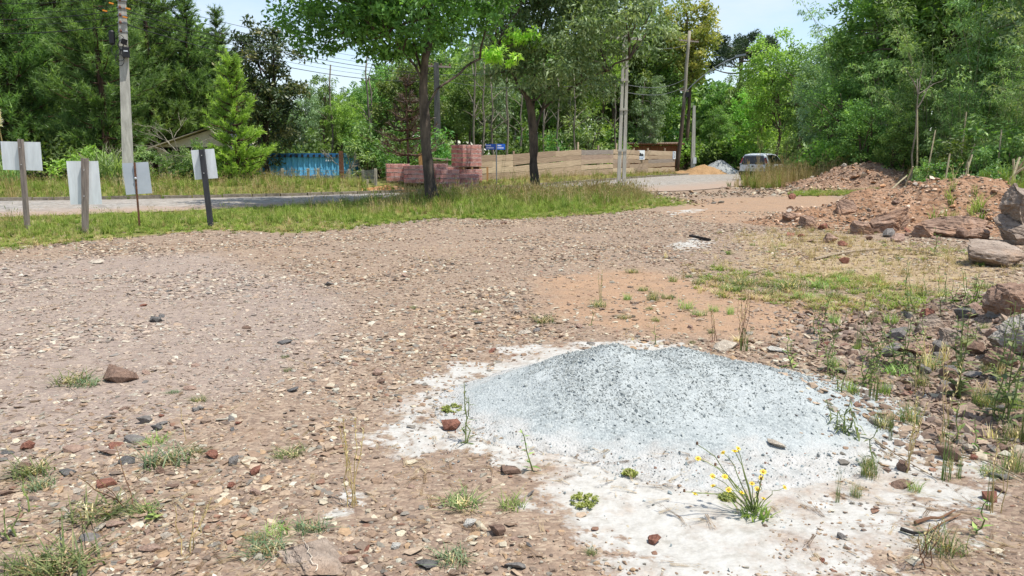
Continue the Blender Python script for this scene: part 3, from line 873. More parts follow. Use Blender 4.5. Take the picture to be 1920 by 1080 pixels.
scatter_grass("grass", VERGE2, 7000, .20, .58, 103, "dry tall grass in front of the board fence", None, .2, .7)
scatter_grass("grass", ISLAND, 3000, .54, .85, 104, "tall straw coloured grass hiding the wheels of the car", None, .3, .8)
GSTRIP = gpoly([(1490, 362), (1640, 360), (1640, 366), (1490, 368)])
scatter_grass("grass", GSTRIP, 900, .14, .0, 105, "low bright green strip at the foot of the rubble heap", None, .3, .1)
RBANK = gpoly([(1760, 440), (1930, 430), (1930, 380), (1800, 345), (1700, 352), (1780, 400)])
scatter_grass("grass", RBANK, 2200, .30, .35, 106, "grass and weeds growing behind the rocky earth heap", None, .5, .4)
SPARSE = gpoly([(1340, 500), (1420, 520), (1620, 515), (1780, 560), (1720, 600), (1480, 575), (1330, 555)])
scatter_grass("grass", SPARSE, 430, .065, .30, 108, "thin patch of low green grass on the orange soil", None, .3, .2, .3)
STR2 = STRAWY
scatter_grass("dry_grass", STR2, 1150, .055, .8, 109, "thin dead grass and straw across the bare ground", None, .8, .5)

def scatter_litter():
    rng = np.random.RandomState(131)
    n = 5200
    y = 2.3 + 9 * rng.rand(n) ** 1.6; x = (rng.rand(n) * 2 - 1) * (0.72 * y + .5)
    k = fbm(x, y, .9, 4, 132)
    ok = (rng.rand(n) < .15 + sstep(.42, .62, k) + .8 * sstep(-.6, .6, x - (1.6 + .1 * y))) & (gravel_h(x, y) < .03)
    x, y = x[ok], y[ok]; n = len(x)
    h = rng.uniform(.05, .16, n)
    col = np.array([srgb(*c)[:3] for c in ((150, 124, 92), (176, 154, 118), (120, 98, 76), (196, 176, 140))])[rng.randint(0, 4, n)]
    scatter("dry_litter", np.c_[x, y, Z(x, y) + .006], np.c_[rng.normal(1.5, .1, n), np.zeros(n), rng.rand(n) * 6.28], np.c_[h * .7, h * .12, h], rng.randint(6, 10, n), col, G_GRASS, label="bits of dry straw and twig strewn over the lot")
scatter_litter()
# ------------------------------------------------------------------ plants and trees
def bark(name, a, b, sc=6.0):
    return simple(name, a, b, sc, 0.9, 0.8, stretch=(1, 1, 0.25), spec=0.2)
M_BARK = bark("grey_brown_bark", srgb(120, 104, 88), srgb(62, 54, 46))
M_BARKD = bark("dark_bark", srgb(84, 74, 66), srgb(34, 30, 27))
M_BARKL = bark("pale_bark", srgb(172, 164, 148), srgb(112, 104, 92))
M_BARKP = bark("pine_bark", srgb(104, 80, 64), srgb(52, 42, 36))
L_FRONT = leafmat("roadside_tree_leaves", srgb(48, 74, 30), srgb(78, 112, 42), srgb(116, 152, 60), .34)
L_FRONT2 = leafmat("drooping_leaves", srgb(64, 86, 54), srgb(98, 124, 78), srgb(146, 164, 116), .28)
L_SUNLIT = leafmat("sunlit_tone_leaves", srgb(128, 156, 44), srgb(158, 184, 60), srgb(190, 206, 90), .4)  # sunlight on one branch, put into a lighter leaf colour
L_MIX = leafmat("woodland_leaves", srgb(58, 82, 36), srgb(92, 122, 52), srgb(136, 160, 76), .30, var=.16)
L_BRIGHT = leafmat("bright_green_leaves", srgb(84, 116, 38), srgb(118, 156, 54), srgb(154, 186, 80), .34, var=.10)
L_GREY = leafmat("grey_green_leaves", srgb(72, 92, 62), srgb(108, 130, 92), srgb(150, 166, 128), .26, var=.12)
L_DARK = leafmat("dark_glossy_leaves", srgb(34, 46, 26), srgb(58, 72, 40), srgb(120, 112, 70), .16, .38)
L_PINE = leafmat("pine_needles", srgb(54, 76, 38), srgb(92, 120, 58), srgb(136, 160, 86), .34, var=.08, k=1.42)
L_YPINE = leafmat("young_pine_needles", srgb(92, 124, 34), srgb(126, 158, 48), srgb(164, 188, 76), .30, var=.04)
L_ARAU = leafmat("dark_araucaria_needles", srgb(28, 44, 30), srgb(46, 66, 42), srgb(74, 94, 60), .15)
L_BAMBOO = leafmat("bamboo_leaves", srgb(72, 98, 50), srgb(108, 138, 76), srgb(156, 176, 112), .32, var=.14)
L_DEAD = leafmat("dead_brown_needles", srgb(78, 64, 54), srgb(106, 88, 74), srgb(132, 112, 96), .15, k=1.0)
L_SHRUB = leafmat("shrub_leaves", srgb(54, 84, 34), srgb(90, 126, 50), srgb(132, 160, 74), .32, var=.18, k=1.1)
L_RYEL = leafmat("yellowing_leaves", srgb(88, 100, 40), srgb(126, 132, 56), srgb(170, 158, 78), .30, var=.08)

def rand_dirs(rng, n):
    d = rng.normal(0, 1, (n, 3)); return d / np.linalg.norm(d, axis=1, keepdims=True)
def leaves(mb, rng, C, rad, per, L, W, up=0.5, droop=0.0, flat=0.7, tjit=0.28, mat=0):
    """per leaf blades round each clump centre C (n,3) with radius rad (n,)"""
    n = len(C)
    rad = np.broadcast_to(rad, (n,))
    c = np.repeat(C, per, 0); r = np.repeat(rad, per)
    off = rand_dirs(rng, n * per) * (rng.rand(n * per, 1) ** 0.45) * r[:, None] * np.array([1, 1, flat])
    p = c + off
    d = off / (np.linalg.norm(off, axis=1, keepdims=True) + 1e-6) + rand_dirs(rng, n * per) * .9
    d[:, 2] -= droop
    d /= np.linalg.norm(d, axis=1, keepdims=True)
    nrm = rand_dirs(rng, n * per) * (1 - up * .5) + np.array([0, 0, up * 1.3])
    s = np.cross(d, nrm); s /= np.linalg.norm(s, axis=1, keepdims=True) + 1e-6
    l = L * rng.uniform(.65, 1.25, (n * per, 1)); w = W * rng.uniform(.7, 1.2, (n * per, 1))
    u = np.cross(s, d)
    V = np.stack([p - d * l * .5, p + s * w * .5 - d * l * .05 + u * w * .12, p + d * l * .5, p - s * w * .5 - d * l * .05 + u * w * .12], 1).reshape(-1, 3)
    ct = np.repeat(np.clip(rng.normal(.48, .17, n), 0, 1), per)
    t = np.clip(ct + rng.normal(0, tjit * .6, n * per), 0, 1)
    mb.add(V, np.arange(n * per * 4).reshape(-1, 4), mat=mat, tint=np.repeat(t, 4))

def curve(p0, p1, sag, n, rng=None, j=0.0):
    t = np.linspace(0, 1, n)[:, None]
    p = np.asarray(p0) * (1 - t) + np.asarray(p1) * t
    p[:, 2] += sag * (4 * t[:, 0] * (1 - t[:, 0]))
    if rng is not None and j: p[1:-1] += rng.normal(0, j, (n - 2, 3))
    return p
def crown_points(rng, n, ctr, R, power=0.5, lumps=7, lumpk=.5):
    """points in a lumpy ellipsoid, thinned where the lumps leave gaps"""
    ctr, R = np.array(ctr, float), np.array(R, float)
    lc = rand_dirs(rng, lumps) * rng.uniform(.45, .8, (lumps, 1)); lr = rng.uniform(.35, .6, lumps)
    out = []
    while len(out) < n:
        d = rand_dirs(rng, n * 3) * rng.rand(n * 3, 1) ** power
        q = np.min(np.linalg.norm(d[:, None] - lc[None], axis=2) / lr[None], axis=1)
        ok = (q < 1) | (rng.rand(n * 3) > lumpk + .25)
        out += list(d[ok])
    return np.array(out[:n]) * R + ctr

def limbs(mb, rng, fork, tips, r0, sides=6, sag=.15):
    for tp in tips:
        L = np.linalg.norm(np.array(tp) - np.array(fork))
        c = curve(fork, tp, sag * L * rng.uniform(.2, 1.0), 6, rng, L * .02)
        mb.tube(c, np.linspace(r0, max(r0 * .16, .008), 6), sides, cap=False)

def make_broadleaf(seed, Ht=10.0, Rx=3.2, trunk_h=3.4, r=.16, nclump=150, per=55, leaf=(.26, .12), lmat=None, bmat=None, crad=.62, up=.5, droop=.1, name="broadleaf_tree", flat=.75, cz=None, low=1.0, trunks=1, lumpk=.5):
    rng = np.random.RandomState(seed)
    t = thing(name, None, None)
    cz = cz if cz is not None else (trunk_h * .85 + Ht) / 2
    Rz = (Ht - trunk_h * .85 * low) / 2
    pts = crown_points(rng, nclump, (0, 0, cz), (Rx, Rx, Rz), .42, lumpk=lumpk)
    tb = MB()
    for k in range(trunks):
        a = k * 6.28 / max(trunks, 1) + rng.rand()
        off = np.array([math.cos(a), math.sin(a), 0]) * (0.0 if trunks == 1 else .35)
        fork = np.array([rng.normal(0, .25), rng.normal(0, .25), trunk_h]) + off * 2
        top = np.array([rng.normal(0, .5), rng.normal(0, .5), cz + Rz * .6]) + off * 3
        c = np.concatenate([curve(off + (0, 0, -.3), fork, 0, 5, rng, .04), curve(fork, top, 0, 5, rng, .12)[1:]])
        tb.tube(c, np.r_[r * 1.25, np.linspace(r, r * .72, 4), np.linspace(r * .6, r * .14, 4)], 8)
        sel = pts[rng.choice(len(pts), 14 // trunks + 3, replace=False)]
        for q in sel:
            h = rng.uniform(trunk_h * .85, cz + Rz * .2)
            i = np.argmin(abs(c[:, 2] - h))
            limbs(tb, rng, c[i], [q], r * .42)
    tb.obj("trunk", bmat or M_BARK, t, smooth=True)
    cb = MB()
    leaves(cb, rng, pts, crad * rng.uniform(.7, 1.3, len(pts)), per, leaf[0], leaf[1], up, droop, flat)
    cb.obj("crown", lmat or L_MIX, t)
    return t

def make_pine(seed, Ht=14.0, R0=3.4, base=1.2, lmat=None, tiers=24, per=64, nl=.36, nw=.022, name="pine_tree", r=.2, cone=1.0, fullness=1.0):
    rng = np.random.RandomState(seed)
    t = thing(name, None, None)
    tb = MB()
    c = curve((0, 0, -.3), (rng.normal(0, .15), rng.normal(0, .15), Ht), 0, 8, rng, .04)
    tb.tube(c, np.linspace(r, .03, 8), 8)
    tips, dirs = [], []
    for k in range(tiers):
        f = (k + rng.rand() * .6) / tiers
        h = base + (Ht - base) * f
        R = R0 * (1 - f ** 1.15) * cone + .22
        R *= .72 + .5 * rng.rand()
        nb = int(rng.randint(4, 7))
        a0 = rng.rand() * 6.28
        for b in range(nb):
            a = a0 + b * 6.28 / nb + rng.normal(0, .2)
            Rb = R * rng.uniform(.7, 1.12)
            rise = Rb * rng.uniform(.02, .42)
            p0 = np.array([0, 0, h]); p1 = np.array([math.cos(a) * Rb, math.sin(a) * Rb, h + rise])
            cc = curve(p0, p1, -.10 * Rb, 5)
            tb.tube(cc, np.linspace(.045, .012, 5), 4, cap=False)
            ns = max(2, int(Rb * 3.2 * fullness))
            for s in range(ns):
                f2 = rng.uniform(.30, 1.0) if s else 1.0
                q = p0 + (p1 - p0) * f2 + np.array([0, 0, -.10 * Rb * 4 * f2 * (1 - f2)])
                sd = rng.normal(0, .30) * Rb * (1.1 - f2 * .6)
                q = q + np.array([-math.sin(a), math.cos(a), 0]) * sd + np.array([0, 0, abs(rng.normal(0, .16))])
                d = np.array([math.cos(a + sd * .5), math.sin(a + sd * .5), rng.uniform(.35, 1.1)])
                tips.append(q); dirs.append(d / np.linalg.norm(d))
    tips.append(np.array([c[-1][0], c[-1][1], Ht])); dirs.append(np.array([0, 0, 1.0]))
    tb.obj("trunk", M_BARKP, t, smooth=True)
    P, D = np.array(tips), np.array(dirs)
    n = len(P)
    c = np.repeat(P, per, 0); d = np.repeat(D, per, 0)
    al = rng.uniform(-.9, .55, (n * per, 1)) * nl * 1.9
    o = c + d * al
    nd = d * rng.uniform(.6, 1.2, (n * per, 1)) + rand_dirs(rng, n * per) * .8
    nd /= np.linalg.norm(nd, axis=1, keepdims=True)
    l = nl * rng.uniform(.7, 1.2, (n * per, 1))
    s = np.cross(nd, rand_dirs(rng, n * per)); s /= np.linalg.norm(s, axis=1, keepdims=True) + 1e-6
    V = np.stack([o - s * nw, o + s * nw, o + nd * l], 1).reshape(-1, 3)
    ti = np.repeat(np.clip(rng.normal(.42, .16, n), 0, 1), per) + rng.normal(0, .14, n * per) + np.clip(al[:, 0] / nl * .10, -.2, .2)
    mb = MB(); mb.add(V, tris=np.arange(n * per * 3).reshape(-1, 3), tint=np.repeat(np.clip(ti, 0, 1), 3))
    mb.obj("crown", lmat or L_PINE, t)
    return t

def make_bamboo(seed, Ht=13.0, nc=22, spread=1.7, per=34, lmat=None, bend=2.6):
    rng = np.random.RandomState(seed)
    t = thing("bamboo_clump", None, None)
    tb, pts = MB(), []
    for k in range(nc):
        a = rng.rand() * 6.28; r0 = spread * rng.rand() * .6
        h = Ht * rng.uniform(.5, 1.05); ln = bend * rng.uniform(.2, 1.2)
        p = np.array([math.cos(a) * r0, math.sin(a) * r0, -.2])
        tt = np.linspace(0, 1, 9)
        o = a + rng.normal(0, .5)
        c = np.c_[p[0] + math.cos(o) * ln * tt ** 2.4, p[1] + math.sin(o) * ln * tt ** 2.4, p[2] + h * (tt - .12 * tt ** 4)]
        tb.tube(c, np.linspace(.05, .008, 9), 5, cap=False)
        for s in range(int(h * 1.5)):
            f = rng.uniform(.12, 1.0)
            q = np.array([np.interp(f, tt, c[:, i]) for i in range(3)])
            pts.append(q + rng.normal(0, .42, 3) * np.array([1, 1, .5]))
    tb.obj("trunk", M_BARKG, t, smooth=True)
    cb = MB(); pts = np.array(pts)
    leaves(cb, rng, pts, .50 * rng.uniform(.6, 1.4, len(pts)), per, .30, .065, .35, .75, .8)
    cb.obj("crown", lmat or L_BAMBOO, t)
    return t
M_BARKG = bark("green_grey_culm", srgb(146, 150, 112), srgb(96, 100, 70))

def make_shrub(seed, Ht=2.0, R=1.2, n=36, per=46, leaf=(.17, .08), lmat=None, name="shrub", droop=.1):
    rng = np.random.RandomState(seed)
    t = thing(name, None, None)
    pts = crown_points(rng, n, (0, 0, Ht * .5), (R, R, Ht * .55), .45, 5, .35)
    pts[:, 2] = np.abs(pts[:, 2]) + .05
    sb = MB()
    for q in pts[rng.choice(n, min(n, 12), replace=False)]:
        sb.tube(curve((rng.normal(0, .1), rng.normal(0, .1), -.1), q, .12, 4, rng, .03), np.linspace(.022, .006, 4), 4, cap=False)
    sb.obj("stem", M_BARK, t)
    cb = MB(); leaves(cb, rng, pts, .36 * rng.uniform(.7, 1.3, n), per, leaf[0], leaf[1], .5, droop, .8)
    cb.obj("crown", lmat or L_SHRUB, t)
    return t

M_BARKM = bark("mid_grey_bark", srgb(140, 132, 118), srgb(84, 78, 68))
# --- prototypes (the first placing moves the prototype's copies; prototypes are dropped at the end)
P_BL = [make_broadleaf(201, 13, 3.2, 5.0, .15, 150, 52, (.30, .14)),
        make_broadleaf(202, 14, 2.7, 5.5, .13, 140, 52, (.30, .13), bmat=M_BARKL, low=.6),
        make_broadleaf(203, 11, 3.4, 3.0, .15, 150, 52, (.28, .14), lmat=L_BRIGHT, low=.7),
        make_broadleaf(204, 12, 2.9, 3.4, .12, 150, 52, (.32, .10), lmat=L_GREY, bmat=M_BARKL, droop=.5, low=.5),
        make_broadleaf(205, 9, 2.8, 2.0, .14, 140, 56, (.26, .12), low=.5, trunks=2)]
P_PINE = [make_pine(211), make_pine(212, 13, 3.9, .8), make_pine(213, 15, 3.2, 1.6)]
P_BAM = [make_bamboo(221), make_bamboo(222, 11, 20, 2.0), make_bamboo(223, 15, 24, 1.8, bend=3.4)]
P_SH = [make_shrub(231), make_shrub(232, 1.4, 1.0, 28), make_shrub(233, 2.6, 1.3, 40, 46, (.2, .07), L_BAMBOO, droop=.5), make_shrub(234, 1.7, 1.3, 34, 46, (.15, .09), L_BRIGHT)]
PROTOS = P_BL + P_PINE + P_BAM + P_SH
rngT = np.random.RandomState(300)
def gz(x, y): return float(H(x, y))
def plant(proto, px, Y, label, cat, group=None, h=None, base_h=None, wide=1.0, rz=None, name=None):
    """stand a copy at depth Y on the line of sight through column px, scaled to height h"""
    p = at_y(px, 320, Y)
    s = 1.0 if h is None else h / base_h
    o = dup(proto, (p.x, Y, gz(p.x, Y)), rngT.rand() * 6.28 if rz is None else rz, (s * wide, s * wide, s), label, cat, group)
    if name: o.name = name
    return o
HT = {id(P_BL[0]): 13, id(P_BL[1]): 14, id(P_BL[2]): 11, id(P_BL[3]): 12, id(P_BL[4]): 9, id(P_PINE[0]): 14, id(P_PINE[1]): 13, id(P_PINE[2]): 15,
      id(P_BAM[0]): 13, id(P_BAM[1]): 11, id(P_BAM[2]): 15, id(P_SH[0]): 2, id(P_SH[1]): 1.4, id(P_SH[2]): 2.6, id(P_SH[3]): 1.7}
def topx(py, Y):            # height whose top shows at photo row py when standing at depth Y
    return at_y(960, py, Y).z

# tall pines on the left
pg = "tall pines on the left beyond the road"
pines = [(40, 37, 13.5, 0, "tall dark pine nearest the left edge behind the pampas plume"),
         (130, 41, 15, 1, "tall pine behind the arching clump of ornamental grass"),
         (205, 36, 13, 2, "bushy pine standing just left of the concrete utility pole"),
         (296, 43.5, 14, 0, "bushy pine just right of the concrete utility pole"),
         (366, 45, topx(-6, 45), 1, "tall pine in front of the pale house gable"),
         (-60, 36, 14, 2, "pine at the far left edge of the woods"),
         (250, 47, 16, 1, "tall pine at the back between its two neighbours by the pole"),
         (424, 46, topx(26, 46), 2, "slender pine rising behind the bright young pine"),
         (-10, 46, 16, 0, "tall pine at the back left corner of the grove"),
         (90, 50, 17, 2, "pine half hidden at the back of the left grove")]
for px, Y, h, k, lb in pines:
    plant(P_PINE[k], px, Y, lb, "pine tree", pg, h, HT[id(P_PINE[k])], 1.0)
yp = make_pine(241, 5.2, 1.12, .15, L_YPINE, 18, 46, .21, .02, "young_pine_tree", .06, 1.0, 1.7)
p = at_y(443, 320, 33); yp.location = (p.x, 33, gz(p.x, 33))
tag(yp, "bright green cone shaped young pine left of the blue container", "young pine")
db = make_broadleaf(242, 7.4, 2.05, 1.2, .14, 170, 70, (.22, .10), L_DARK, M_BARKD, .5, name="broadleaf_tree", low=.3, lumpk=.2)
p = at_y(505, 320, 38); db.location = (p.x, 38, gz(p.x, 38))
tag(db, "dense dark rounded evergreen tree with reddish tips behind the young pine", "tree")

# woods behind the container, the pallets and the board fence
wg = "woodland trees behind the road"
def wood(px, Y, top, k, lb, wide=1.0):
    h = topx(top, Y) - 0.2
    return plant(P_BL[k], px, Y, lb, "tree", wg, h, HT[id(P_BL[k])], wide)
woods = [
    (575, 47, 170, 3, "grey green tree above the left half of the blue container"),
    (612, 52, 140, 0, "mid green tree whose top meets the sky above the container"),
    (648, 46, 185, 2, "bright green tree above the right half of the blue container"),
    (690, 50, 150, 1, "pale trunked tree right of the blue container"),
    (730, 55, 120, 0, "woodland tree behind the brown dead conifer"),
    (770, 50, 90, 4, "leafy tree behind the first roadside trunk"),
    (835, 56, 60, 1, "tall tree behind the stacked brick pallets"),
    (880, 52, 110, 0, "dark tree above the tall pallet tower"),
    (925, 55, 70, 3, "grey green tree behind the blue street sign"),
    (965, 58, 60, 1, "slim pale trunked tree left of the second roadside trunk"),
    (1020, 60, 60, 0, "tree behind the second roadside trunk"),
    (1065, 58, 90, 1, "pale trunked tree above the middle of the board fence"),
    (1110, 62, 30, 2, "tall bright tree behind the double leg pole"),
    (1150, 66, 10, 0, "tall dark tree above the wooden shed"),
    (1190, 68, 15, 4, "leafy tree behind the flat roofed shed"),
    (1225, 70, 20, 1, "tall tree just left of the leaning pole"),
    (1215, 64, 150, 3, "lower grey green tree above the right end of the board fence"),
    (1345, 78, 150, 0, "mid green tree under the araucaria"),
    (1340, 68, 205, 4, "low leafy tree behind the thin pale post"),
    (1405, 70, 165, 2, "light green tree behind the car roof"),
    (1448, 62, 66, 2, "bright green feathery tree behind the parked car"),
    (1400, 75, 110, 0, "tree between the araucaria and the bright feathery tree"),
    (1500, 58, 90, 4, "leafy tree right of the bright feathery tree"),
    (1535, 48, 96, 3, "grey green tree with drooping leaves at the left end of the thicket"),
]
for a in woods: wood(*a)
for i, px in enumerate(range(560, 1270, 42)):
    wood(px + rngT.uniform(-12, 12), 71 + rngT.uniform(0, 5), (165 if px < 720 else 95) + 50 * rngT.rand() - (40 if px > 1000 else 0), [0, 1, 4, 0, 1][i % 5], ["dark tree deep in the woods, %s along the back row from the left" % w for w in ("first", "second", "third", "fourth", "fifth", "sixth", "seventh", "eighth", "ninth", "tenth", "eleventh", "twelfth", "thirteenth", "fourteenth", "fifteenth", "sixteenth", "seventeenth")][i], 1.15)
yt = make_broadleaf(243, 14.6, 2.6, 8.5, .16, 130, 50, (.36, .17), L_RYEL, M_BARK, .7, low=.95, name="broadleaf_tree")
p = at_y(1285, 320, 66); yt.location = (p.x, 66, gz(p.x, 66)); tag(yt, "tall tree with yellowing crown behind the top of the leaning pole", "tree", wg)

# slim trunks standing in the dark of the wood
tg = "slim bare saplings inside the wood"
rng = np.random.RandomState(301)
st = thing("slim_sapling", None, None)
mbt = MB(); mbt.tube(curve((0, 0, -.2), (.15, .1, 6.5), 0, 7, rng, .05), np.linspace(.075, .04, 7), 6); mbt.obj("trunk", M_BARKM, st, smooth=True)
br = MB()
for k in range(5):
    h = rng.uniform(2.8, 6); a = rng.rand() * 6.28
    br.tube(curve((.1, .05, h), (math.cos(a) * 1.1, math.sin(a) * 1.1, h + .9), .1, 4), np.linspace(.03, .008, 4), 4, cap=False)
br.obj("branch", M_BARKM, st)["kind"] = "stuff"
slim = [(893, "slim pale trunk over the right side of the pallet tower"), (905, "slim trunk just left of the blue street sign"), (926, "slim trunk directly behind the blue street sign"), (948, "slim trunk right of the blue street sign"),
        (975, "slim trunk left of the second roadside tree"), (1022, "pale slim trunk right of the second roadside tree"), (1047, "slim trunk above the fence's rising planks"), (1078, "slim trunk over the fence middle"),
        (1152, "pale slim trunk left of the double leg pole"), (1200, "slim trunk above the shed roof"), (692, "pale slim trunk right of the container end"), (702, "second slim trunk right of the container end"), (622, "pale slim trunk over the container roof")]
for i, (px, lb) in enumerate(slim):
    Y = float(np.interp(px, [600, 884, 962, 1090, 1150, 1216, 1266], [45, 41, 44, 50, 54, 66, 67])) + rng.uniform(0, 5)
    p = at_y(px, 320, Y)
    dup(st, (p.x, Y, gz(p.x, Y)), rng.rand() * 6.28, (1, 1, rng.uniform(.8, 1.15)), lb, "sapling", tg)
PROTOS.append(st)

# undergrowth along the wood edge
sg = "shrubs along the edge of the woods"
shr = [(20, 33, 1.5, 0), (95, 34, 2.0, 1), (150, 33, 1.6, 3), (268, 34, 1.6, 2), (312, 33.5, 1.35, 0), (352, 34.5, 1.5, 2), (400, 34.5, 1.2, 1), (376, 34.2, 1.8, 2), (560, 43, 2.6, 0), (690, 40, 2.6, 2), (715, 41, 3.0, 0), (735, 38, 1.5, 1), (770, 40, 2.2, 0), (800, 42, 2.6, 0), (830, 44, 2.4, 2),
       (960, 50, 3.2, 0), (1010, 53, 2.6, 1), (1050, 55, 3.0, 0), (1095, 55, 4.2, 2), (1130, 60, 3.0, 0), (1180, 67, 3.6, 2), (1250, 67, 3.4, 0),
       (1285, 66, 2.6, 3), (1320, 66, 3.0, 0), (1350, 66, 2.4, 1), (1372, 66, 3.2, 3), (1395, 66, 4.0, 3), (1420, 64, 2.2, 0), (1475, 56, 2.4, 2),
       (1515, 44, 1.8, 3), (1540, 41, 1.7, 0), (1565, 40, 2.2, 3), (1600, 39, 2.4, 0), (1650, 38, 2.2, 2), (1690, 36, 1.9, 0), (1735, 31, 1.2, 2), (1765, 28, 1.2, 0), (1790, 29, 2.0, 0), (1815, 31, 2.6, 2), (1850, 27, 1.6, 2), (1890, 28, 2.4, 0), (1925, 26, 2.0, 2), (1880, 22, 1.0, 1), (1835, 21, .9, 0), (1795, 22, .7, 1)]
place_words = lambda px: ("at the left edge" if px < 60 else "below the left pines" if px < 210 else "below the house gable" if px < 420 else "beside the blue container" if px < 700 else "behind the brick pallets" if px < 850 else
                          "above the board fence" if px < 1170 else "around the shed" if px < 1262 else "behind the sand heap" if px < 1345 else "behind the grey stone dust" if px < 1390 else "behind the car" if px < 1490 else
                          "left of the rubble heap" if px < 1570 else "behind the rubble heap" if px < 1700 else "at the foot of the thicket" if px < 1830 else "at the right edge by the boulders")
adj = ["mid green rounded", "low mid green", "loose drooping", "bright green broad"]
seen = {}
for px, Y, h, k in shr:
    lb = "%s shrub %s" % (adj[k], place_words(px))
    seen[lb] = seen.get(lb, 0) + 1
    if seen[lb] > 1: lb = ["", "", "second ", "third ", "fourth "][seen[lb]] + lb + " counting rightwards"
    plant(P_SH[k], px, Y, lb, "shrub", sg, h, HT[id(P_SH[k])], 1.0 + .25 * rng.rand())

# thicket on the right
bg_ = "tall thicket on the right"
thick = [(1590, 44, -60, 'b', 2, "tall bamboo whose outline meets the sky"), (1560, 41, 150, 't', 4, "rounded leafy tree at the thicket's left end"), (1625, 42, -80, 't', 1, "tall tree behind the rubble heap's crest"),
         (1660, 37, 60, 'b', 0, "bamboo behind the middle of the rubble heap"), (1700, 40, -120, 't', 4, "broad dark tree above the rubble heap"), (1610, 36, 190, 't', 4, "low bushy tree just behind the rubble heap"),
         (1735, 35, -60, 'b', 2, "arching bamboo with long drooping sprays"), (1775, 38, -150, 't', 0, "tall leafy tree in the thicket centre"), (1795, 32, 90, 'b', 1, "lower bamboo behind the leaning dead stems"),
         (1835, 34, -130, 'b', 0, "tall bamboo left of the dark gap"), (1870, 37, -200, 't', 2, "bright leafy tree high above the boulders"), (1900, 30, 40, 'b', 2, "arching bamboo over the boulders"), (1945, 32, -200, 't', 3, "grey green tree at the right edge"),
         (1690, 34, 215, 't', 4, "low leafy tree right of the rubble heap's crest"), (1850, 28, 235, 'b', 1, "short bamboo above the cut stems"), (1650, 48, -140, 't', 1, "tall tree at the back of the thicket's left part"), (1760, 46, -250, 't', 1, "tallest tree at the back of the thicket"), (1980, 27, -60, 'b', 0, "bamboo beyond the right edge"), (1575, 52, 60, 't', 4, "leafy tree behind the thicket's left end")]
for px, Y, top, ty, k, lb in thick:
    h = topx(top, Y) - gz(at_y(px, 320, Y).x, Y)
    pr = P_BAM[k] if ty == 'b' else P_BL[k]
    plant(pr, px, Y, lb, "bamboo" if ty == 'b' else "tree", bg_, h, HT[id(pr)], 1.15)

# farther woods: one mass nobody could count
def far_woods():
    rng = np.random.RandomState(310)
    C, R = [], []
    prof = [(-700, -60), (-200, -80), (300, -40), (420, 60), (470, 150), (560, 190), (640, 185), (720, 130), (900, 60), (1150, 40), (1260, 60), (1300, 120), (1360, 150), (1440, 150), (1500, 120), (1560, 110), (1600, 20), (1700, -60), (1900, -80), (2400, -80)]
    for k in range(4200):
        px = rng.uniform(-700, 2500); Y = rng.uniform(78, 100)
        top = np.interp(px, *zip(*prof)) + 45 * (fbm(px * .01, 0.0, 1, 3, 3) - .4) + 25
        h = topx(float(top), Y)
        x = at_y(px, 320, Y).x
        C.append((x, Y, h * (1 - rng.rand() ** 1.2 * 1.0) )); R.append(rng.uniform(1.3, 2.4))
    mb = MB(); leaves(mb, rng, np.array(C), np.array(R), 26, 1.0, .5, .4, .1, .8)
    o = mb.obj("far_woods", L_MIX)
    tag(o, "distant mass of woodland closing the view behind the nearer trees", None, None, "stuff")
far_woods()

# araucaria ---------------------------------------------------------------------
def make_araucaria():
    rng = np.random.RandomState(320)
    t = thing("araucaria_tree", "dark umbrella shaped araucaria with bare upcurved limbs against the sky", "araucaria")
    tb, P = MB(), []
    Hh = topx(95, 85)
    tb.tube(curve((0, 0, -.3), (.2, 0, Hh), 0, 7, rng, .03), np.linspace(.34, .16, 7), 8)
    for k in range(24):
        a = k * 2.4 + rng.normal(0, .2); h = Hh * rng.uniform(.78, 1.0); L = rng.uniform(2.6, 4.6) * (1.25 - .5 * (h - Hh * .78) / (Hh * .22))
        tt = np.linspace(0, 1, 7)
        c = np.c_[math.cos(a) * L * tt, math.sin(a) * L * tt, h + L * (.42 * tt ** 2 - .10 * tt)]
        tb.tube(c, np.linspace(.09, .03, 7), 5, cap=False)
        for s in range(5):
            f = rng.uniform(.72, 1.02)
            P.append([np.interp(min(f, 1), tt, c[:, i]) + rng.normal(0, .28) for i in range(3)])
    tb.obj("trunk", M_BARK, t, smooth=True)
    mb = MB(); leaves(mb, rng, np.array(P), .62 * rng.uniform(.8, 1.25, len(P)), 95, .34, .10, .3, -.2, .8)
    mb.obj("crown", L_ARAU, t)
    p = at_y(1378, 320, 85); t.location = (p.x, 85, 0.3)
    return t
make_araucaria()

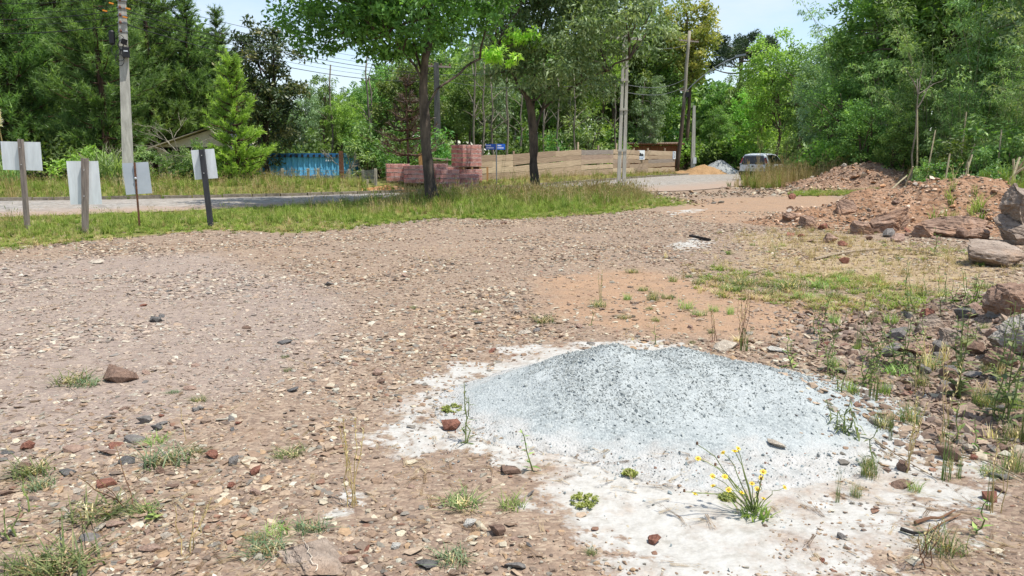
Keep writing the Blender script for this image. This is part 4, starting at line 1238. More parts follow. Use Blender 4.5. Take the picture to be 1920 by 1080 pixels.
# the two roadside trees -------------------------------------------------------------
PX_POLE, Y_POLE = 1171.0, at(1165, 356).y
def roadside(seed, trunk_pts, rads, forks, ctr, R, n, per, leaf, lm, label, droop, extra=None, crad=.5, lumpk=.6, floor=None, gap=None):
    rng = np.random.RandomState(seed)
    base = np.array(trunk_pts[0])
    t = thing("roadside_tree", label, "tree", tuple(base))
    tb = MB()
    c = np.array(trunk_pts) - base
    # resample the trunk smoothly
    d = np.r_[0, np.cumsum(np.linalg.norm(np.diff(c, axis=0), axis=1))]
    tt = np.linspace(0, d[-1], 16)
    cs = np.c_[np.interp(tt, d, c[:, 0]), np.interp(tt, d, c[:, 1]), np.interp(tt, d, c[:, 2])]
    rs = np.interp(tt, d, rads) * (1 + rng.normal(0, .05, 16))
    cs[0, 2] -= .2
    tb.tube(cs, rs, 12)
    pts = crown_points(rng, n, np.array(ctr) - base, R, .40, 11, lumpk)
    if floor is not None: pts = pts[pts[:, 2] + base[2] > floor(pts[:, 0] + base[0], pts[:, 1] + base[1])]
    w = pts + base                      # the crown is thin where the pole stands in it
    pole = np.array(at_y(PX_POLE, 120, Y_POLE))
    near_pole = (np.abs(w[:, 0] - pole[0]) < .55) & (w[:, 1] < pole[1] + .3) & (w[:, 2] < 6.6)
    pts = pts[~(near_pole & (rng.rand(len(pts)) < .85))]
    ends = []
    for f in forks:
        f = [np.array(q) - base for q in f]
        dd = np.r_[0, np.cumsum(np.linalg.norm(np.diff(np.array(f), axis=0), axis=1))]
        t2 = np.linspace(0, dd[-1], 9); fa = np.array(f)
        cc = np.c_[np.interp(t2, dd, fa[:, 0]), np.interp(t2, dd, fa[:, 1]), np.interp(t2, dd, fa[:, 2])]
        cc[1:-1] += rng.normal(0, .04, (7, 3))
        tb.tube(cc, np.linspace(rads[-1] * .78, .035, 9), 8, cap=False)
        ends += [cc[4], cc[6], cc[8]]
    ends += [cs[-1], cs[-3]]
    E = np.array(ends)
    for q in pts[rng.choice(len(pts), 70, replace=False)]:
        e = E[np.argmin(np.linalg.norm(E - q, axis=1) + rng.rand(len(E)) * .8)]
        L = np.linalg.norm(q - e)
        tb.tube(curve(e, q, .08 * L, 5, rng, .04 * L), np.linspace(.04, .008, 5), 5, cap=False)
    tb.obj("trunk", M_BARKT, t, smooth=True)
    cb = MB(); leaves(cb, rng, pts, crad * rng.uniform(.6, 1.35, len(pts)), per, leaf[0], leaf[1], .45, droop, .62)
    cb.obj("crown", lm, t)
    if extra is not None:
        eb = MB(); q = np.array(extra) - base
        leaves(eb, rng, q, .32 * rng.uniform(.7, 1.3, len(q)), 40, leaf[0] * 1.05, leaf[1], .5, .5, .6)
        o = eb.obj("sunlit_spray", L_SUNLIT, t); o["label"] = "bright yellow green leaves, coloured as sunlit"; o["kind"] = "stuff"  # sunlit branch: separate clump whose leaf colour carries the sunlight
    return t
def trunk_mat():
    m, nt, b, out = mat("roadside_tree_bark")
    co = objco(nt)
    n1 = noise(nt, 5, 6, .65, scaled(nt, co, (1, 1, .35)))
    n2 = noise(nt, 1.4, 4, .6, co)
    a = ramp(nt, n1, [(.32, srgb(40, 34, 30)), (.68, srgb(112, 98, 84))])
    a2 = ramp(nt, n1, [(.32, srgb(36, 32, 29)), (.68, srgb(88, 78, 68))])
    sx = nt.nodes.new("ShaderNodeSeparateXYZ"); nt.links.new(co, sx.inputs[0])
    # old charred bark on the lower trunk, lighter bark above
    z = math_(nt, 'ADD', sx.outputs["Z"], math_(nt, 'MULTIPLY', n2, 1.6))
    k = nt.nodes.new("ShaderNodeMapRange"); k.inputs["From Min"].default_value = 2.0; k.inputs["From Max"].default_value = 3.2
    nt.links.new(z, k.inputs["Value"])
    nt.links.new(mixc(nt, k.outputs["Result"], a2, a), b.inputs["Base Color"])
    b.inputs["Roughness"].default_value = .95
    bump(nt, b, n1, 1.0, .06)
    return m
M_BARKT = trunk_mat()
Y1 = at(815, 386).y; Y2 = at(1005, 363).y
tp = lambda Y, P: [tuple(at_y(px, py, Y + dy)) for px, py, dy in P]
b1 = at(818, 386); b1.z = gz(b1.x, b1.y)
roadside(401, [tuple(b1)] + tp(Y1, [(806, 355, 0), (804, 318, 0), (798, 270, 0), (797, 215, 0), (793, 165, 0), (796, 120, 0), (804, 60, .2), (806, -20, .4)]), [.23, .18, .165, .155, .145, .13, .11, .085, .05],
         [tp(Y1, [(795, 165, 0), (775, 118, -.2), (748, 88, -.5), (690, 40, -1.0)]), tp(Y1, [(800, 200, 0), (822, 163, .2), (850, 145, .5), (900, 110, 1.0)]), tp(Y1, [(796, 130, 0), (810, 70, .7), (850, 10, 1.4)]), tp(Y1, [(795, 150, 0), (770, 60, .8), (730, 0, 1.6)])],
         tuple(at_y(738, -70, Y1)), (4.3, 3.8, 3.0), 520, 70, (.19, .085), L_FRONT, "large roadside tree with spreading dark green crown and charred trunk beside the pallets", .25,
         crad=.50, lumpk=.55, floor=lambda x, y: 4.15 + .10 * np.abs(x + 3.2) ** 1.1)
b2 = at(1006, 363); b2.z = gz(b2.x, b2.y)
sunlit_pts = np.concatenate([crown_points(np.random.RandomState(5), 14, tuple(at_y(930, 108, Y2 - 2.2)), (.95, .5, .42), .6, 4, 0), crown_points(np.random.RandomState(6), 12, tuple(at_y(985, 72, Y2 - 2.0)), (.95, .5, .32), .6, 4, 0)])
roadside(402, [tuple(b2)] + tp(Y2, [(1003, 340, 0), (1000, 310, 0), (1001, 270, 0), (997, 215, 0), (990, 185, 0), (975, 165, 0)]), [.23, .185, .175, .175, .16, .11, .07],
         [tp(Y2, [(1003, 255, 0), (1016, 205, .3), (1028, 165, .6), (1050, 120, 1.0), (1070, 40, 1.4)]), tp(Y2, [(992, 190, 0), (972, 160, -.4), (950, 120, -.8), (930, 90, -1.4)]), tp(Y2, [(998, 215, 0), (1000, 160, .4), (1005, 90, .6), (1010, 10, .8)]), tp(Y2, [(1015, 205, .3), (1060, 170, .2), (1120, 140, -.2), (1180, 110, -.4)])],
         tuple(at_y(1058, 0, Y2)), (4.5, 3.8, 4.3), 520, 68, (.23, .085), L_FRONT2, "roadside tree with drooping grey green leaves and forked trunk left of the double leg pole", .7, extra=sunlit_pts,
         crad=.62, lumpk=.5, floor=lambda x, y: 3.6 + .22 * np.abs(x - 2.3) + .5 * (fbm(x, y, .8, 2, 4) - .5))

# dead conifer, bare shrubs, plumes, ornamental grass --------------------------------------
dc = make_pine(251, 4.6, 1.2, 1.2, L_DEAD, 7, 24, .22, .018, "dead_conifer", .07, 1.1, .9)
p = at_y(768, 320, 36); dc.location = (p.x, 36, gz(p.x, 36)); tag(dc, "small dead conifer with brown needles left of the first roadside trunk", "dead tree")
def bare_shrub(seed, px, Y, h, n, label, m=None):
    rng = np.random.RandomState(seed)
    p = at_y(px, 320, Y)
    t = thing("bare_shrub", label, "bare shrub", (p.x, Y, gz(p.x, Y)))
    mb = MB()
    def grow(q, d, L, r, lev):
        e = q + d * L
        mb.tube(curve(q, e, rng.normal(0, .05) * L, 4, rng, .03 * L), np.linspace(r, r * .6, 4), 5, cap=False)
        if lev:
            for _ in range(rng.randint(2, 4)):
                nd = d + rng.normal(0, .55, 3); nd[2] += .1; nd /= np.linalg.norm(nd)
                grow(q + (e - q) * rng.uniform(.5, 1), nd, L * rng.uniform(.55, .8), r * .6, lev - 1)
    for k in range(n):
        d = np.array([rng.normal(0, .5), rng.normal(0, .4), 1.0]); d /= np.linalg.norm(d)
        grow(np.array([rng.normal(0, .15), rng.normal(0, .15), -.1]), d, h * .42, .035, 4)
    mb.obj("branches", m or M_BARKL, t)["kind"] = "stuff"
    return t
bare_shrub(331, 360, 34, 3.6, 3, "leafless pale branching shrub in front of the house gable")
bare_shrub(332, 205, 33.5, 2.2, 4, "tangle of dead grey twigs behind the ornamental grass")
bare_shrub(333, 640, 39, 2.2, 3, "bare twiggy shrub left of the container end")
def stalks_thing(name, seed, px, Y, h, n, lean, w, c1, label, cat, part="blade", plumes=0, spread=.5):
    rng = np.random.RandomState(seed)
    p = at_y(px, 320, Y)
    t = thing(name, label, cat, (p.x, Y, gz(p.x, Y)))
    mb = MB(); blade_mb(mb, rng, n, h, spread, lean, w, 5)
    mb.obj("leaves", c1, t)["kind"] = "stuff"
    if plumes:
        for k in range(plumes):
            a = rng.rand() * 6.28
            top = np.array([rng.normal(0, .25), rng.normal(0, .25), h * rng.uniform(1.1, 1.35)])
            sb = MB(); sb.tube(curve((0, 0, 0), top, 0, 4), [.012, .01, .008, .006], 5)
            s_ = sb.obj("stalk", M_STRAW, t)
            pb = MB(); leaves(pb, rng, top + np.linspace(0, .55, 9)[:, None] * np.array([.05, 0, 1]), np.linspace(.16, .05, 9), 30, .20, .014, .1, -.8, 1.5)
            pb.obj("plume", L_PLUME, s_)["kind"] = "stuff"
    return t
M_STRAW = simple("dry_straw", srgb(196, 176, 124), srgb(150, 130, 86), 8, .8, 0)
L_PLUME = leafmat("pampas_plume", srgb(186, 160, 142), srgb(214, 192, 172), srgb(232, 216, 200), .4)
L_ORN = leafmat("ornamental_grass_blades", srgb(84, 112, 60), srgb(120, 148, 84), srgb(160, 182, 116), .35)
stalks_thing("ornamental_grass", 341, 205, 31.5, 2.3, 170, 1.25, .02, L_ORN, "big arching clump of ornamental grass left of the concrete pole", "ornamental grass", spread=.8)
stalks_thing("ornamental_grass", 344, 165, 32, 1.6, 110, 1.25, .018, L_ORN, "smaller arching grass clump behind the second sign from the left", "ornamental grass", spread=.6)
stalks_thing("pampas_grass", 342, 18, 31, 1.9, 90, 1.0, .018, L_ORN, "pampas grass with a pale pink plume above the leftmost sign", "pampas grass", plumes=3)
for o in PROTOS: drop(o)
# ------------------------------------------------------------------ built things
M_WHITE = simple("white_board", srgb(222, 227, 229), srgb(198, 202, 203), 1.6, .55, .03, spec=.4, stretch=(6, 6, 1.2))
M_UNLITB = simple("grey_white_board", srgb(176, 182, 188), srgb(160, 167, 173), 2, .5, .05, spec=.4)  # white board out of the sun; the shade is in its grey colour
M_WOODG = simple("weathered_grey_wood", srgb(150, 138, 128), srgb(104, 94, 88), 5, .9, .5, stretch=(6, 6, .6))
M_WOODD = simple("dark_painted_wood", srgb(66, 66, 70), srgb(46, 46, 50), 5, .7, .3, stretch=(5, 5, .6))
M_RUST = simple("rusty_iron", srgb(122, 84, 62), srgb(78, 54, 42), 14, .8, .3)
M_NAIL = simple("nail_metal", srgb(210, 210, 210), None, 4, .4, 0, .6)
M_CONC = simple("pole_concrete", srgb(186, 184, 174), srgb(146, 144, 136), 3, .9, .35, stretch=(3, 3, .5))
M_CONCL = simple("pale_concrete", srgb(196, 194, 184), srgb(160, 158, 148), 3, .9, .3, stretch=(3, 3, .5))
M_CONCD = simple('shade_tone_concrete', srgb(98, 98, 94), srgb(66, 66, 64), 3, .9, .3, stretch=(3, 3, .5))  # pole concrete with the shade of the trees darkened into its colour
M_BLACK = simple("black_plastic", srgb(38, 38, 42), srgb(26, 26, 28), 6, .5, .05)
M_WIRE = simple("cable_black", srgb(44, 46, 48), srgb(34, 34, 36), 6, .6, 0)
M_WIREL = simple("cable_grey", srgb(120, 122, 122), srgb(98, 98, 98), 6, .5, 0)
M_PORC = simple("porcelain", srgb(120, 74, 54), srgb(96, 60, 46), 6, .3, 0, spec=.5)
M_ORANGE = simple("orange_tag", srgb(214, 140, 44), srgb(196, 120, 40), 6, .6, 0)
M_STEEL = simple("galvanised_steel", srgb(150, 154, 156), srgb(120, 124, 126), 8, .5, .05, .5)

# --- the four board signs seen from behind
def board_sign(base_px, top_px, bx, size, tilt_board, post_w, post_m, board_m, label, yaw=0.0, nails=2, lean_y=0.0, blob=False):
    b = at(*base_px); b.z = gz(b.x, b.y)
    topz = at_y(top_px[0], top_px[1], b.y)
    t = thing("board_sign", label, "sign", tuple(b), yaw)
    mb = MB()
    R = np.array(Euler((0, 0, -yaw)).to_matrix())
    e = R @ np.array(topz - b)
    n = 7
    c = curve((0, 0, -.15), e, 0, n)
    for i in range(n - 1):
        pass
    # post: square timber bar from ground to top
    d = e / np.linalg.norm(e)
    sx = np.array([1, 0, 0]) - d * d[0]; sx /= np.linalg.norm(sx); sy = np.cross(d, sx)
    L = np.linalg.norm(e) + .15
    Rm = np.stack([sx, sy, d], 1)
    rng = np.random.RandomState(int(base_px[0]))
    mb.box(e * .5 - d * .075, (post_w, max(post_w * .7, .014), L), Rm, jit=post_w * .03, rng=rng)
    mb.obj("post", post_m, t)
    l, r, tp_, bt = bx
    A = R @ np.array(at_y((l + r) / 2, (tp_ + bt) / 2, b.y) - b)
    w, h = size
    f = np.dot(A, d); off = A - d * f
    bb = MB()
    Rb = np.array(Euler((lean_y, tilt_board, 0)).to_matrix())
    bb.box((0, 0, 0), (w, .012, h), Rb)
    bo = bb.obj("board", board_m, t)
    bo.location = Vector(A) + Vector((0, max(post_w * .7, .014) * .5 + .012, 0))
    nb = MB()
    for k in range(nails):
        q = d * (f + (k - .5 * (nails - 1)) * h * .6) + np.array([0, -post_w * .36 - .003, 0])
        m = MB(); m.tube([q, q + np.array([0, -.012, 0])], [.012 if not blob else .03, .008], 8)
        m.obj("nail", M_NAIL, t)
    return t
pm = lambda px, Y: px * Y / FPX
Ys = [at(52, 434).y, at(160, 437).y, at(262, 428).y, at(396, 426).y]
board_sign((52, 434), (38, 261), (1, 75, 266, 319), (pm(73, Ys[0]), pm(52, Ys[0])), .02, pm(8, Ys[0]), M_WOODG, M_WHITE, "wide white board sign leaning on a thin grey post, leftmost of the row", 0)
board_sign((160, 437), (159, 297), (128, 184, 303, 383), (pm(56, Ys[1]), pm(80, Ys[1])), 0, pm(10, Ys[1]), M_WOODG, M_WHITE, "tall white board sign nailed to a rough grey wooden stake", .1)
board_sign((262, 428), (252, 305), (232, 281, 305, 364), (pm(46, Ys[2]), pm(58, Ys[2])), -.06, pm(3.2, Ys[2]), M_RUST, M_UNLITB, "small white board sign, coloured grey as unlit, on a thin rusty iron rod", .15, 1, -.05, True)
board_sign((396, 426), (378, 280), (361, 403, 281, 335), (pm(42, Ys[3]), pm(54, Ys[3])), -.07, pm(9, Ys[3]), M_WOODD, M_WHITE, "narrow white board sign on a leaning dark timber post, rightmost of the row", .05)

# --- utility poles
def pole_shaft(mb, base, top, w0, w1, groove=True):
    base, top = np.array(base), np.array(top)
    d = (top - base) / np.linalg.norm(top - base)
    sx = np.array([1, 0, 0]) - d * d[0]; sx /= np.linalg.norm(sx); sy = np.cross(d, sx)
    # double T section
    prof = np.array([(-.5, -.5), (.5, -.5), (.5, -.22), (.2, -.16), (.2, .16), (.5, .22), (.5, .5), (-.5, .5), (-.5, .22), (-.2, .16), (-.2, -.16), (-.5, -.22)]) if groove else np.array([(-.5, -.5), (.5, -.5), (.5, .5), (-.5, .5)])
    n = len(prof); V = []
    for k in range(5):
        f = k / 4; w = w0 + (w1 - w0) * f
        V.append(base + (top - base) * f + prof[:, :1] * w * sx + prof[:, 1:] * w * sy)
    Q = [[k * n + i, k * n + (i + 1) % n, (k + 1) * n + (i + 1) % n, (k + 1) * n + i] for k in range(4) for i in range(n)]
    V.append(np.array([top]))
    T = [[4 * n + i, 4 * n + (i + 1) % n, 5 * n] for i in range(n)]
    mb.add(np.concatenate(V), Q, T)
pY = 30.0
pb = at_y(240, 340, pY); pb.z = gz(pb.x, pY)
ptop = at_y(226, -70, pY)
pole1 = thing("utility_pole", "tall grooved concrete utility pole with black boxes and many cables, left of the gable", "utility pole", tuple(pb), .45)
mb = MB()
inv = np.array(Euler((0, 0, -.45)).to_matrix())
e1 = inv @ np.array(ptop - pb)
pole_shaft(mb, (0, 0, -.3), e1, .42, .26)
mb.obj("shaft", M_CONC, pole1)
def on_pole(py): 
    f = (340 - py) / 410.0
    return inv @ np.array(at_y(240 - 14 * f, py, pY) - pb)
q = on_pole(72) + inv @ np.array([-.37, -.1, 0]); m = MB(); m.tube([q + (0, 0, -.26), q + (0, 0, -.2), q + (0, 0, .22), q + (0, 0, .28)], [.06, .11, .11, .06], 10); m.obj("cable_closure", M_BLACK, pole1)
q = on_pole(100) + inv @ np.array([.22, -.26, 0]); m = MB(); m.box(q, (.24, .20, .36), (0, 0, .1)); bx_ = m.obj("cable_box", M_BLACK, pole1)
m = MB(); m.box(q + (-.005, -.11, .04), (.14, .01, .05)); m.obj("label_plate", M_NAIL, bx_)
q = on_pole(80) + inv @ np.array([.16, -.26, 0]); m = MB(); m.box(q, (.2, .16, .2), (0.2, 0.3, .1)); m.obj("cable_box", M_BLACK, pole1)
rng = np.random.RandomState(61)
for k in range(5):
    q = on_pole(78 + k * 9) + inv @ np.array([rng.normal(.05, .1), -.24, 0])
    a = rng.rand(8) * .0; th = np.linspace(0, 6.28, 12)
    m = MB(); m.tube(np.c_[q[0] + np.cos(th) * .15, q[1] + th * 0 - .02 * k, q[2] + np.sin(th) * .22], .012, 5, cap=False); m.obj("cable_loop", M_WIRE, pole1)
for k, (dx, py) in enumerate(((-.30, 8), (.32, 18), (.2, 34), (-.55, 22))):
    q = on_pole(py) + inv @ np.array([dx, -.2, 0]); m = MB(); m.box(q, (.16, .05, .05), (0, .2, 0)); m.obj("cable_tag", M_ORANGE, pole1)
for py in (2, 16, 30, 44, 60):
    q = on_pole(py); m = MB(); m.box(q, (.36, .36, .035)); br_ = m.obj("clamp_band", M_STEEL, pole1)
    m = MB(); q2 = q + inv @ np.array([0.05, -.26, 0]); m.tube([q2 + (0, 0, -.05), q2, q2 + (0, 0, .06)], [.03, .05, .025], 8); m.obj("insulator", M_PORC, br_)
# pole hidden partly by the first roadside tree
def simple_pole(name, base, top, w0, w1, m, label, arm=None, rnd=False, rz=0.0):
    b = Vector(base); t = thing(name, label, "utility pole", tuple(b))
    mb = MB(); e = Vector(top) - b
    if rnd:
        mb.tube(curve((0, 0, -.3), e, 0, 6), np.linspace(w0, w1, 6), 10)
    else: pole_shaft(mb, (0, 0, -.3), e, w0, w1)
    mb.obj("shaft", m, t, smooth=False)
    if arm:
        for (f, L, an) in arm:
            m2 = MB(); q = np.array(e) * f
            m2.box(q, (L, .09, .11), (0, 0, an)); ao = m2.obj("crossarm", M_WOODG, t)
            for s in (-1, -.35, .35, 1):
                u = q + np.array([math.cos(an), math.sin(an), 0]) * s * L * .46 + np.array([0, 0, .12])
                m3 = MB(); m3.tube([u - (0, 0, .07), u, u + (0, 0, .07)], [.025, .05, .02], 8); m3.obj("insulator", M_PORC, ao)
    return t
B = at_y(822, 330, 46); B.z = gz(B.x, 46)
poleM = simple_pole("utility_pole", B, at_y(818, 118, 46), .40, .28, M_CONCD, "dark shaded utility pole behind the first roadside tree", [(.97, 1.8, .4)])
# double leg pole
Bp = at(1165, 356); Bp.z = gz(Bp.x, Bp.y); YB = Bp.y
t = thing("double_leg_pole", "pale concrete pole made of two legs joined by spacers, beside the road", "utility pole", tuple(Bp))
off = lambda px, py: np.array(at_y(px, py, YB) - Bp)
for (xa, xb_) in ((1159.5, 1170.5), (1169.5, 1177)):
    m = MB(); a, b_ = off(xa, 356), off(xb_, 62); a[2] = -.2
    pole_shaft(m, a, b_, .155, .11, False); m.obj("leg", M_CONCL, t)
for py in (282, 205, 150, 95):
    f = (356 - py) / 294
    m = MB(); m.box(off(1164.3 + 9.2 * f, py), (.42 - .16 * f, .20, .10)); m.obj("spacer", M_CONCL, t)
m = MB(); m.box(off(1173, 72), (1.5, .09, .1), (0, 0, .3)); ao = m.obj("crossarm", M_CONCL, t)
for s in (-.6, 0.05, .6):
    u = off(1173, 72) + np.array([s, s * .31, .1]); m = MB(); m.tube([u - (0, 0, .05), u, u + (0, 0, .07)], [.025, .05, .02], 8); m.obj("insulator", M_PORC, ao)
# leaning wooden pole
LB = at_y(1269, 322, 61); LB.z = gz(LB.x, 61)
Lt = at_y(1293, 58, 61)
t = thing("leaning_pole", "weathered wooden utility pole leaning to the right at the end of the board fence", "utility pole", tuple(LB))
m = MB(); e = np.array(Lt - LB); c = curve((0, 0, -.3), e, 0, 9); c[2:6, 0] += .06; m.tube(c, np.linspace(.17, .11, 9), 10)
def leanmat():
    m, nt, b, out = mat("pole_wood"); co = objco(nt)
    n1 = noise(nt, 4, 6, .6, scaled(nt, co, (6, 6, .5)))
    sx = nt.nodes.new("ShaderNodeSeparateXYZ"); nt.links.new(co, sx.inputs[0])
    k = nt.nodes.new("ShaderNodeMapRange"); k.inputs["From Min"].default_value = 5.2; k.inputs["From Max"].default_value = 6.2
    nt.links.new(math_(nt, 'ADD', sx.outputs["Z"], n1), k.inputs["Value"])
    a = ramp(nt, n1, [(.3, srgb(58, 48, 42)), (.7, srgb(96, 80, 68))]); a2 = ramp(nt, n1, [(.3, srgb(120, 112, 98)), (.7, srgb(168, 160, 142))])
    nt.links.new(mixc(nt, k.outputs["Result"], a, a2), b.inputs["Base Color"]); b.inputs["Roughness"].default_value = .9
    return m
m.obj("shaft", leanmat(), t, smooth=True)
for f, L in ((.58, .9), (.93, 2.0)):
    m2 = MB(); q = e * f; m2.box(q, (L, .09, .1), (0, 0, .5)); ao = m2.obj("crossarm", M_WOODG, t)
    for s in (-.45, -.15, .15, .45):
        u = q + np.array([math.cos(.5), math.sin(.5), 0]) * s * L + np.array([0, 0, .11]); m3 = MB(); m3.tube([u - (0, 0, .06), u, u + (0, 0, .07)], [.025, .05, .02], 8); m3.obj("insulator", M_PORC, ao)
q = e * .55 + np.array([.25, -.2, 0]); m2 = MB(); m2.box(q, (.3, .25, .4)); m2.obj("cable_box", M_BLACK, t)
m2 = MB(); m2.tube(curve(e * .56, e * .56 + np.array([3.6, -1.2, 2.6]), .35, 7), .045, 6); ar = m2.obj("lamp_arm", M_STEEL, t)
m3 = MB(); q = e * .56 + np.array([3.9, -1.3, 2.7]); m3.box(q, (.8, .25, .14), (0, -.15, -.3)); m3.obj("lamp_head", M_STEEL, ar)
# short pale post
SB = at_y(1299, 316, 63); SB.z = gz(SB.x, 63)
t = thing("concrete_post", "short pale concrete post standing right of the leaning pole", "utility pole", tuple(SB))
m = MB(); pole_shaft(m, (0, 0, -.3), np.array(at_y(1301.5, 198, 63) - SB), .34, .20); m.obj("shaft", M_CONCL, t)
m = MB(); q = np.array(at_y(1301, 301, 63) - SB); m.box(q + (.02, -.2, 0), (.26, .06, .5)); m.obj("meter_plate", M_WHITE, t)

# --- cables
def cable(p, q, sag, r, label, m=None, group="overhead cables along the road"):
    p, q = np.array(p), np.array(q)
    n = 22; s = np.linspace(0, 1, n)[:, None]
    c = p * (1 - s) + q * s; c[:, 2] -= sag * 4 * s[:, 0] * (1 - s[:, 0])
    mid = c[0].copy()
    mb = MB(); mb.tube(c - mid, r, 5)
    o = mb.obj("cable", m or M_WIRE, None, tuple(mid)); return tag(o, label, "cable", group)
rows = [(-6, 95, .010), (4, 104, .008), (12, 112, .008), (19, 117, .014), (27, 121, .010), (34, 126, .008), (44, 131, .016)]
ordn = ["topmost", "second", "third", "fourth", "fifth", "sixth", "lowest"]
for i, (py, qy, r) in enumerate(rows):
    p = at_y(230 + .03 * py, py, pY); q = at_y(818, qy + 22, 46)
    cable(p, q, .25 + .06 * i, r, "%s of the dark cables running right from the concrete utility pole" % ordn[i])
L0 = [(-6, -14, .010), (10, 0, .009), (19, 10, .014), (30, 14, .010), (45, 24, .016)]
for i, (py, qy, r) in enumerate(L0):
    p = at_y(230, py, pY); q = at_y(-420, qy - 18, 28.5)
    cable(p, q, .45 + .05 * i, r, "%s of the cables running left from the concrete utility pole" % ["topmost", "second", "third", "fourth", "lowest"][i])
for i, (a, b_) in enumerate((((822, 140), (1173, 78)), ((822, 150), (1170, 150)))):
    cable(at_y(*a, 46), at_y(*b_, YB), .4, .012, ["upper cable from the shaded pole to the double leg pole", "lower cable from the shaded pole to the double leg pole"][i], M_WIREL)
for i, (a, b_) in enumerate((((1173, 76), (1290, 82)), ((1171, 158), (1284, 148)), ((1170, 172), (1283, 162)))):
    cable(at_y(*a, YB), at_y(*b_, 61), .35, .012, ["topmost cable between the double leg pole and the leaning pole", "middle cable between the double leg pole and the leaning pole", "lowest cable between the double leg pole and the leaning pole"][i], M_WIREL)

# --- blue shipping container
M_BLUE = simple("container_blue", srgb(112, 192, 232), srgb(94, 174, 220), 1.2, .6, .05, spec=.4)
M_BLUED = simple("container_blue_edge", srgb(44, 104, 150), srgb(34, 84, 122), 2, .6, .05)
YC = 40.0
cl, cr_ = at_y(492, 320, YC), at_y(674, 320, YC)
cx = (cl.x + cr_.x) / 2; cw = cr_.x - cl.x
ctop, cbot = at_y(600, 288, YC).z, gz(cx, YC)
ch = ctop - cbot
cont = thing("shipping_container", "bright blue corrugated shipping container behind the rough grass", "container", (cx, YC - .6, cbot), .26)
def corr(L, h, pitch=.28, dep=.05):
    m = MB(); xs = []
    k = 0; x = -L / 2
    prof = []
    while x < L / 2:
        prof += [(x, 0), (x + pitch * .32, 0), (x + pitch * .5, dep), (x + pitch * .82, dep)]; x += pitch
    prof = [p_ for p_ in prof if p_[0] <= L / 2] + [(L / 2, 0)]
    P = np.array(prof); n = len(P)
    V = np.concatenate([np.c_[P, np.full(n, 0)], np.c_[P, np.full(n, h)]])
    m.add(V, [[i, i + 1, n + i + 1, n + i] for i in range(n - 1)]); return m
dpt = 2.4
side = corr(cw - .2, ch - .34).obj("side_panel", M_BLUE, cont, (0, 0, .16)); 
s2 = corr(cw - .2, ch - .34).obj("side_panel", M_BLUE, cont, (0, dpt, .16))
for x in (-cw / 2 + .06, cw / 2 - .06):
    for y in (0, dpt):
        m = MB(); m.box((x, y, ch / 2), (.16, .16, ch)); m.obj("corner_post", M_BLUED, cont)
for z in (.09, ch - .1):
    for y in (0, dpt):
        m = MB(); m.box((0, y - (.02 if y == 0 else -.02), z), (cw - .28, .13, .16)); m.obj("rail", M_BLUED, cont)
m = MB(); m.box((0, dpt / 2, ch - .01), (cw - .02, dpt + .1, .05)); m.obj("roof", M_BLUED, cont)
m = MB(); m.box((cw / 2 - .02, dpt / 2, ch / 2), (.06, dpt - .2, ch - .3)); m.obj("end_panel", M_BLUE, cont)
nt_ = int(cw / .30)
tb_ = MB()
for k in range(nt_):
    tb_.box((-cw / 2 + .3 + k * (cw - .5) / nt_, -.1, ch - .12), (.10, .05, .15))
o = tb_.obj("roof_edge_ribs", M_BLACK, cont); o["kind"] = "stuff"
M_PAINT = simple("white_stencil_paint", srgb(214, 222, 226), srgb(196, 206, 212), 8, .6, 0)
for k, (bx0, z) in enumerate(((0.72, ch * .84), (0.72, ch * .73))):
    m = MB()
    for j in range(5 - k): m.box((cw * .5 - 1.6 + j * .11, -.06, z), (.06, .012, .08))
    m.obj("stencil_mark", M_PAINT, cont)["kind"] = "stuff"
# rust brown timber post in front of the container
p = at_y(641, 333, 38.6); m = MB(); m.box((0, 0, .62), (.22, .2, 1.6), jit=.01, rng=rng); o = m.obj("timber_post", M_RUST, None, (p.x, 38.6, gz(p.x, 38.6))); tag(o, "rust brown post standing against the blue container", "post")

# --- small fence of concrete stakes with wire in front of the container
stakes = [(530, 334, 316), (578, 336, 316), (597, 336, 315), (655, 336, 317), (681, 342, 318), (705, 352, 316)]
lbs = ["pale short stake before the left part of the container", "pale stake left of the middle of the container", "pale stake in the middle of the container's front", "pale stake below the container's right end", "grey stake just right of the container", "taller pale concrete stake left of the brick pallets"]
M_STAKE = simple("stake_concrete", srgb(176, 170, 152), srgb(134, 128, 112), 8, .9, .4)
SP = []
for (px, by, ty), lb in zip(stakes, lbs):
    Y = 36.6 if px < 670 else (36.0 if px < 700 else 32.6)
    p = at_y(px, by, Y); z0 = gz(p.x, Y); h = at_y(px, ty, Y).z - z0
    m = MB(); m.box((0, 0, h / 2 - .1), (.13, .13, h + .2), (0.02, .02, .2), jit=.006, rng=rng)
    o = m.obj("fence_stake", M_STAKE, None, (p.x, Y, z0)); tag(o, lb, "fence post", "stakes of the wire fence"); SP.append(Vector((p.x, Y, z0 + h)))
p = at_y(689, 358, 31.8); m = MB(); m.box((0, 0, .15), (.09, .09, .45), (.03, .05, .3)); o = m.obj("fence_stake", M_STAKE, None, (p.x, 31.8, gz(p.x, 31.8))); tag(o, "small white stub of a stake beside the earth patch", "fence post", "stakes of the wire fence")
wf = thing("wire_fence", "thin wire netting strung between the stakes by the container", "wire fence", tuple(SP[0]))
for h in (.1, .35, .6, .85):
    m = MB()
    for a, b_ in zip(SP[:-1], SP[1:]): m.tube(np.array([a - SP[0], b_ - SP[0]]) - np.array([0, 0.08, h]), .008, 4)
    m.obj("wire", M_WIREL, wf)
m = MB()
a, b_ = np.array(SP[4] - SP[0]), np.array(SP[5] - SP[0])
for k in range(26):
    f = k / 25; q = a + (b_ - a) * f; m.tube([q - (0, .08, .05), q - (0, .08, 1.0)], .006, 4)
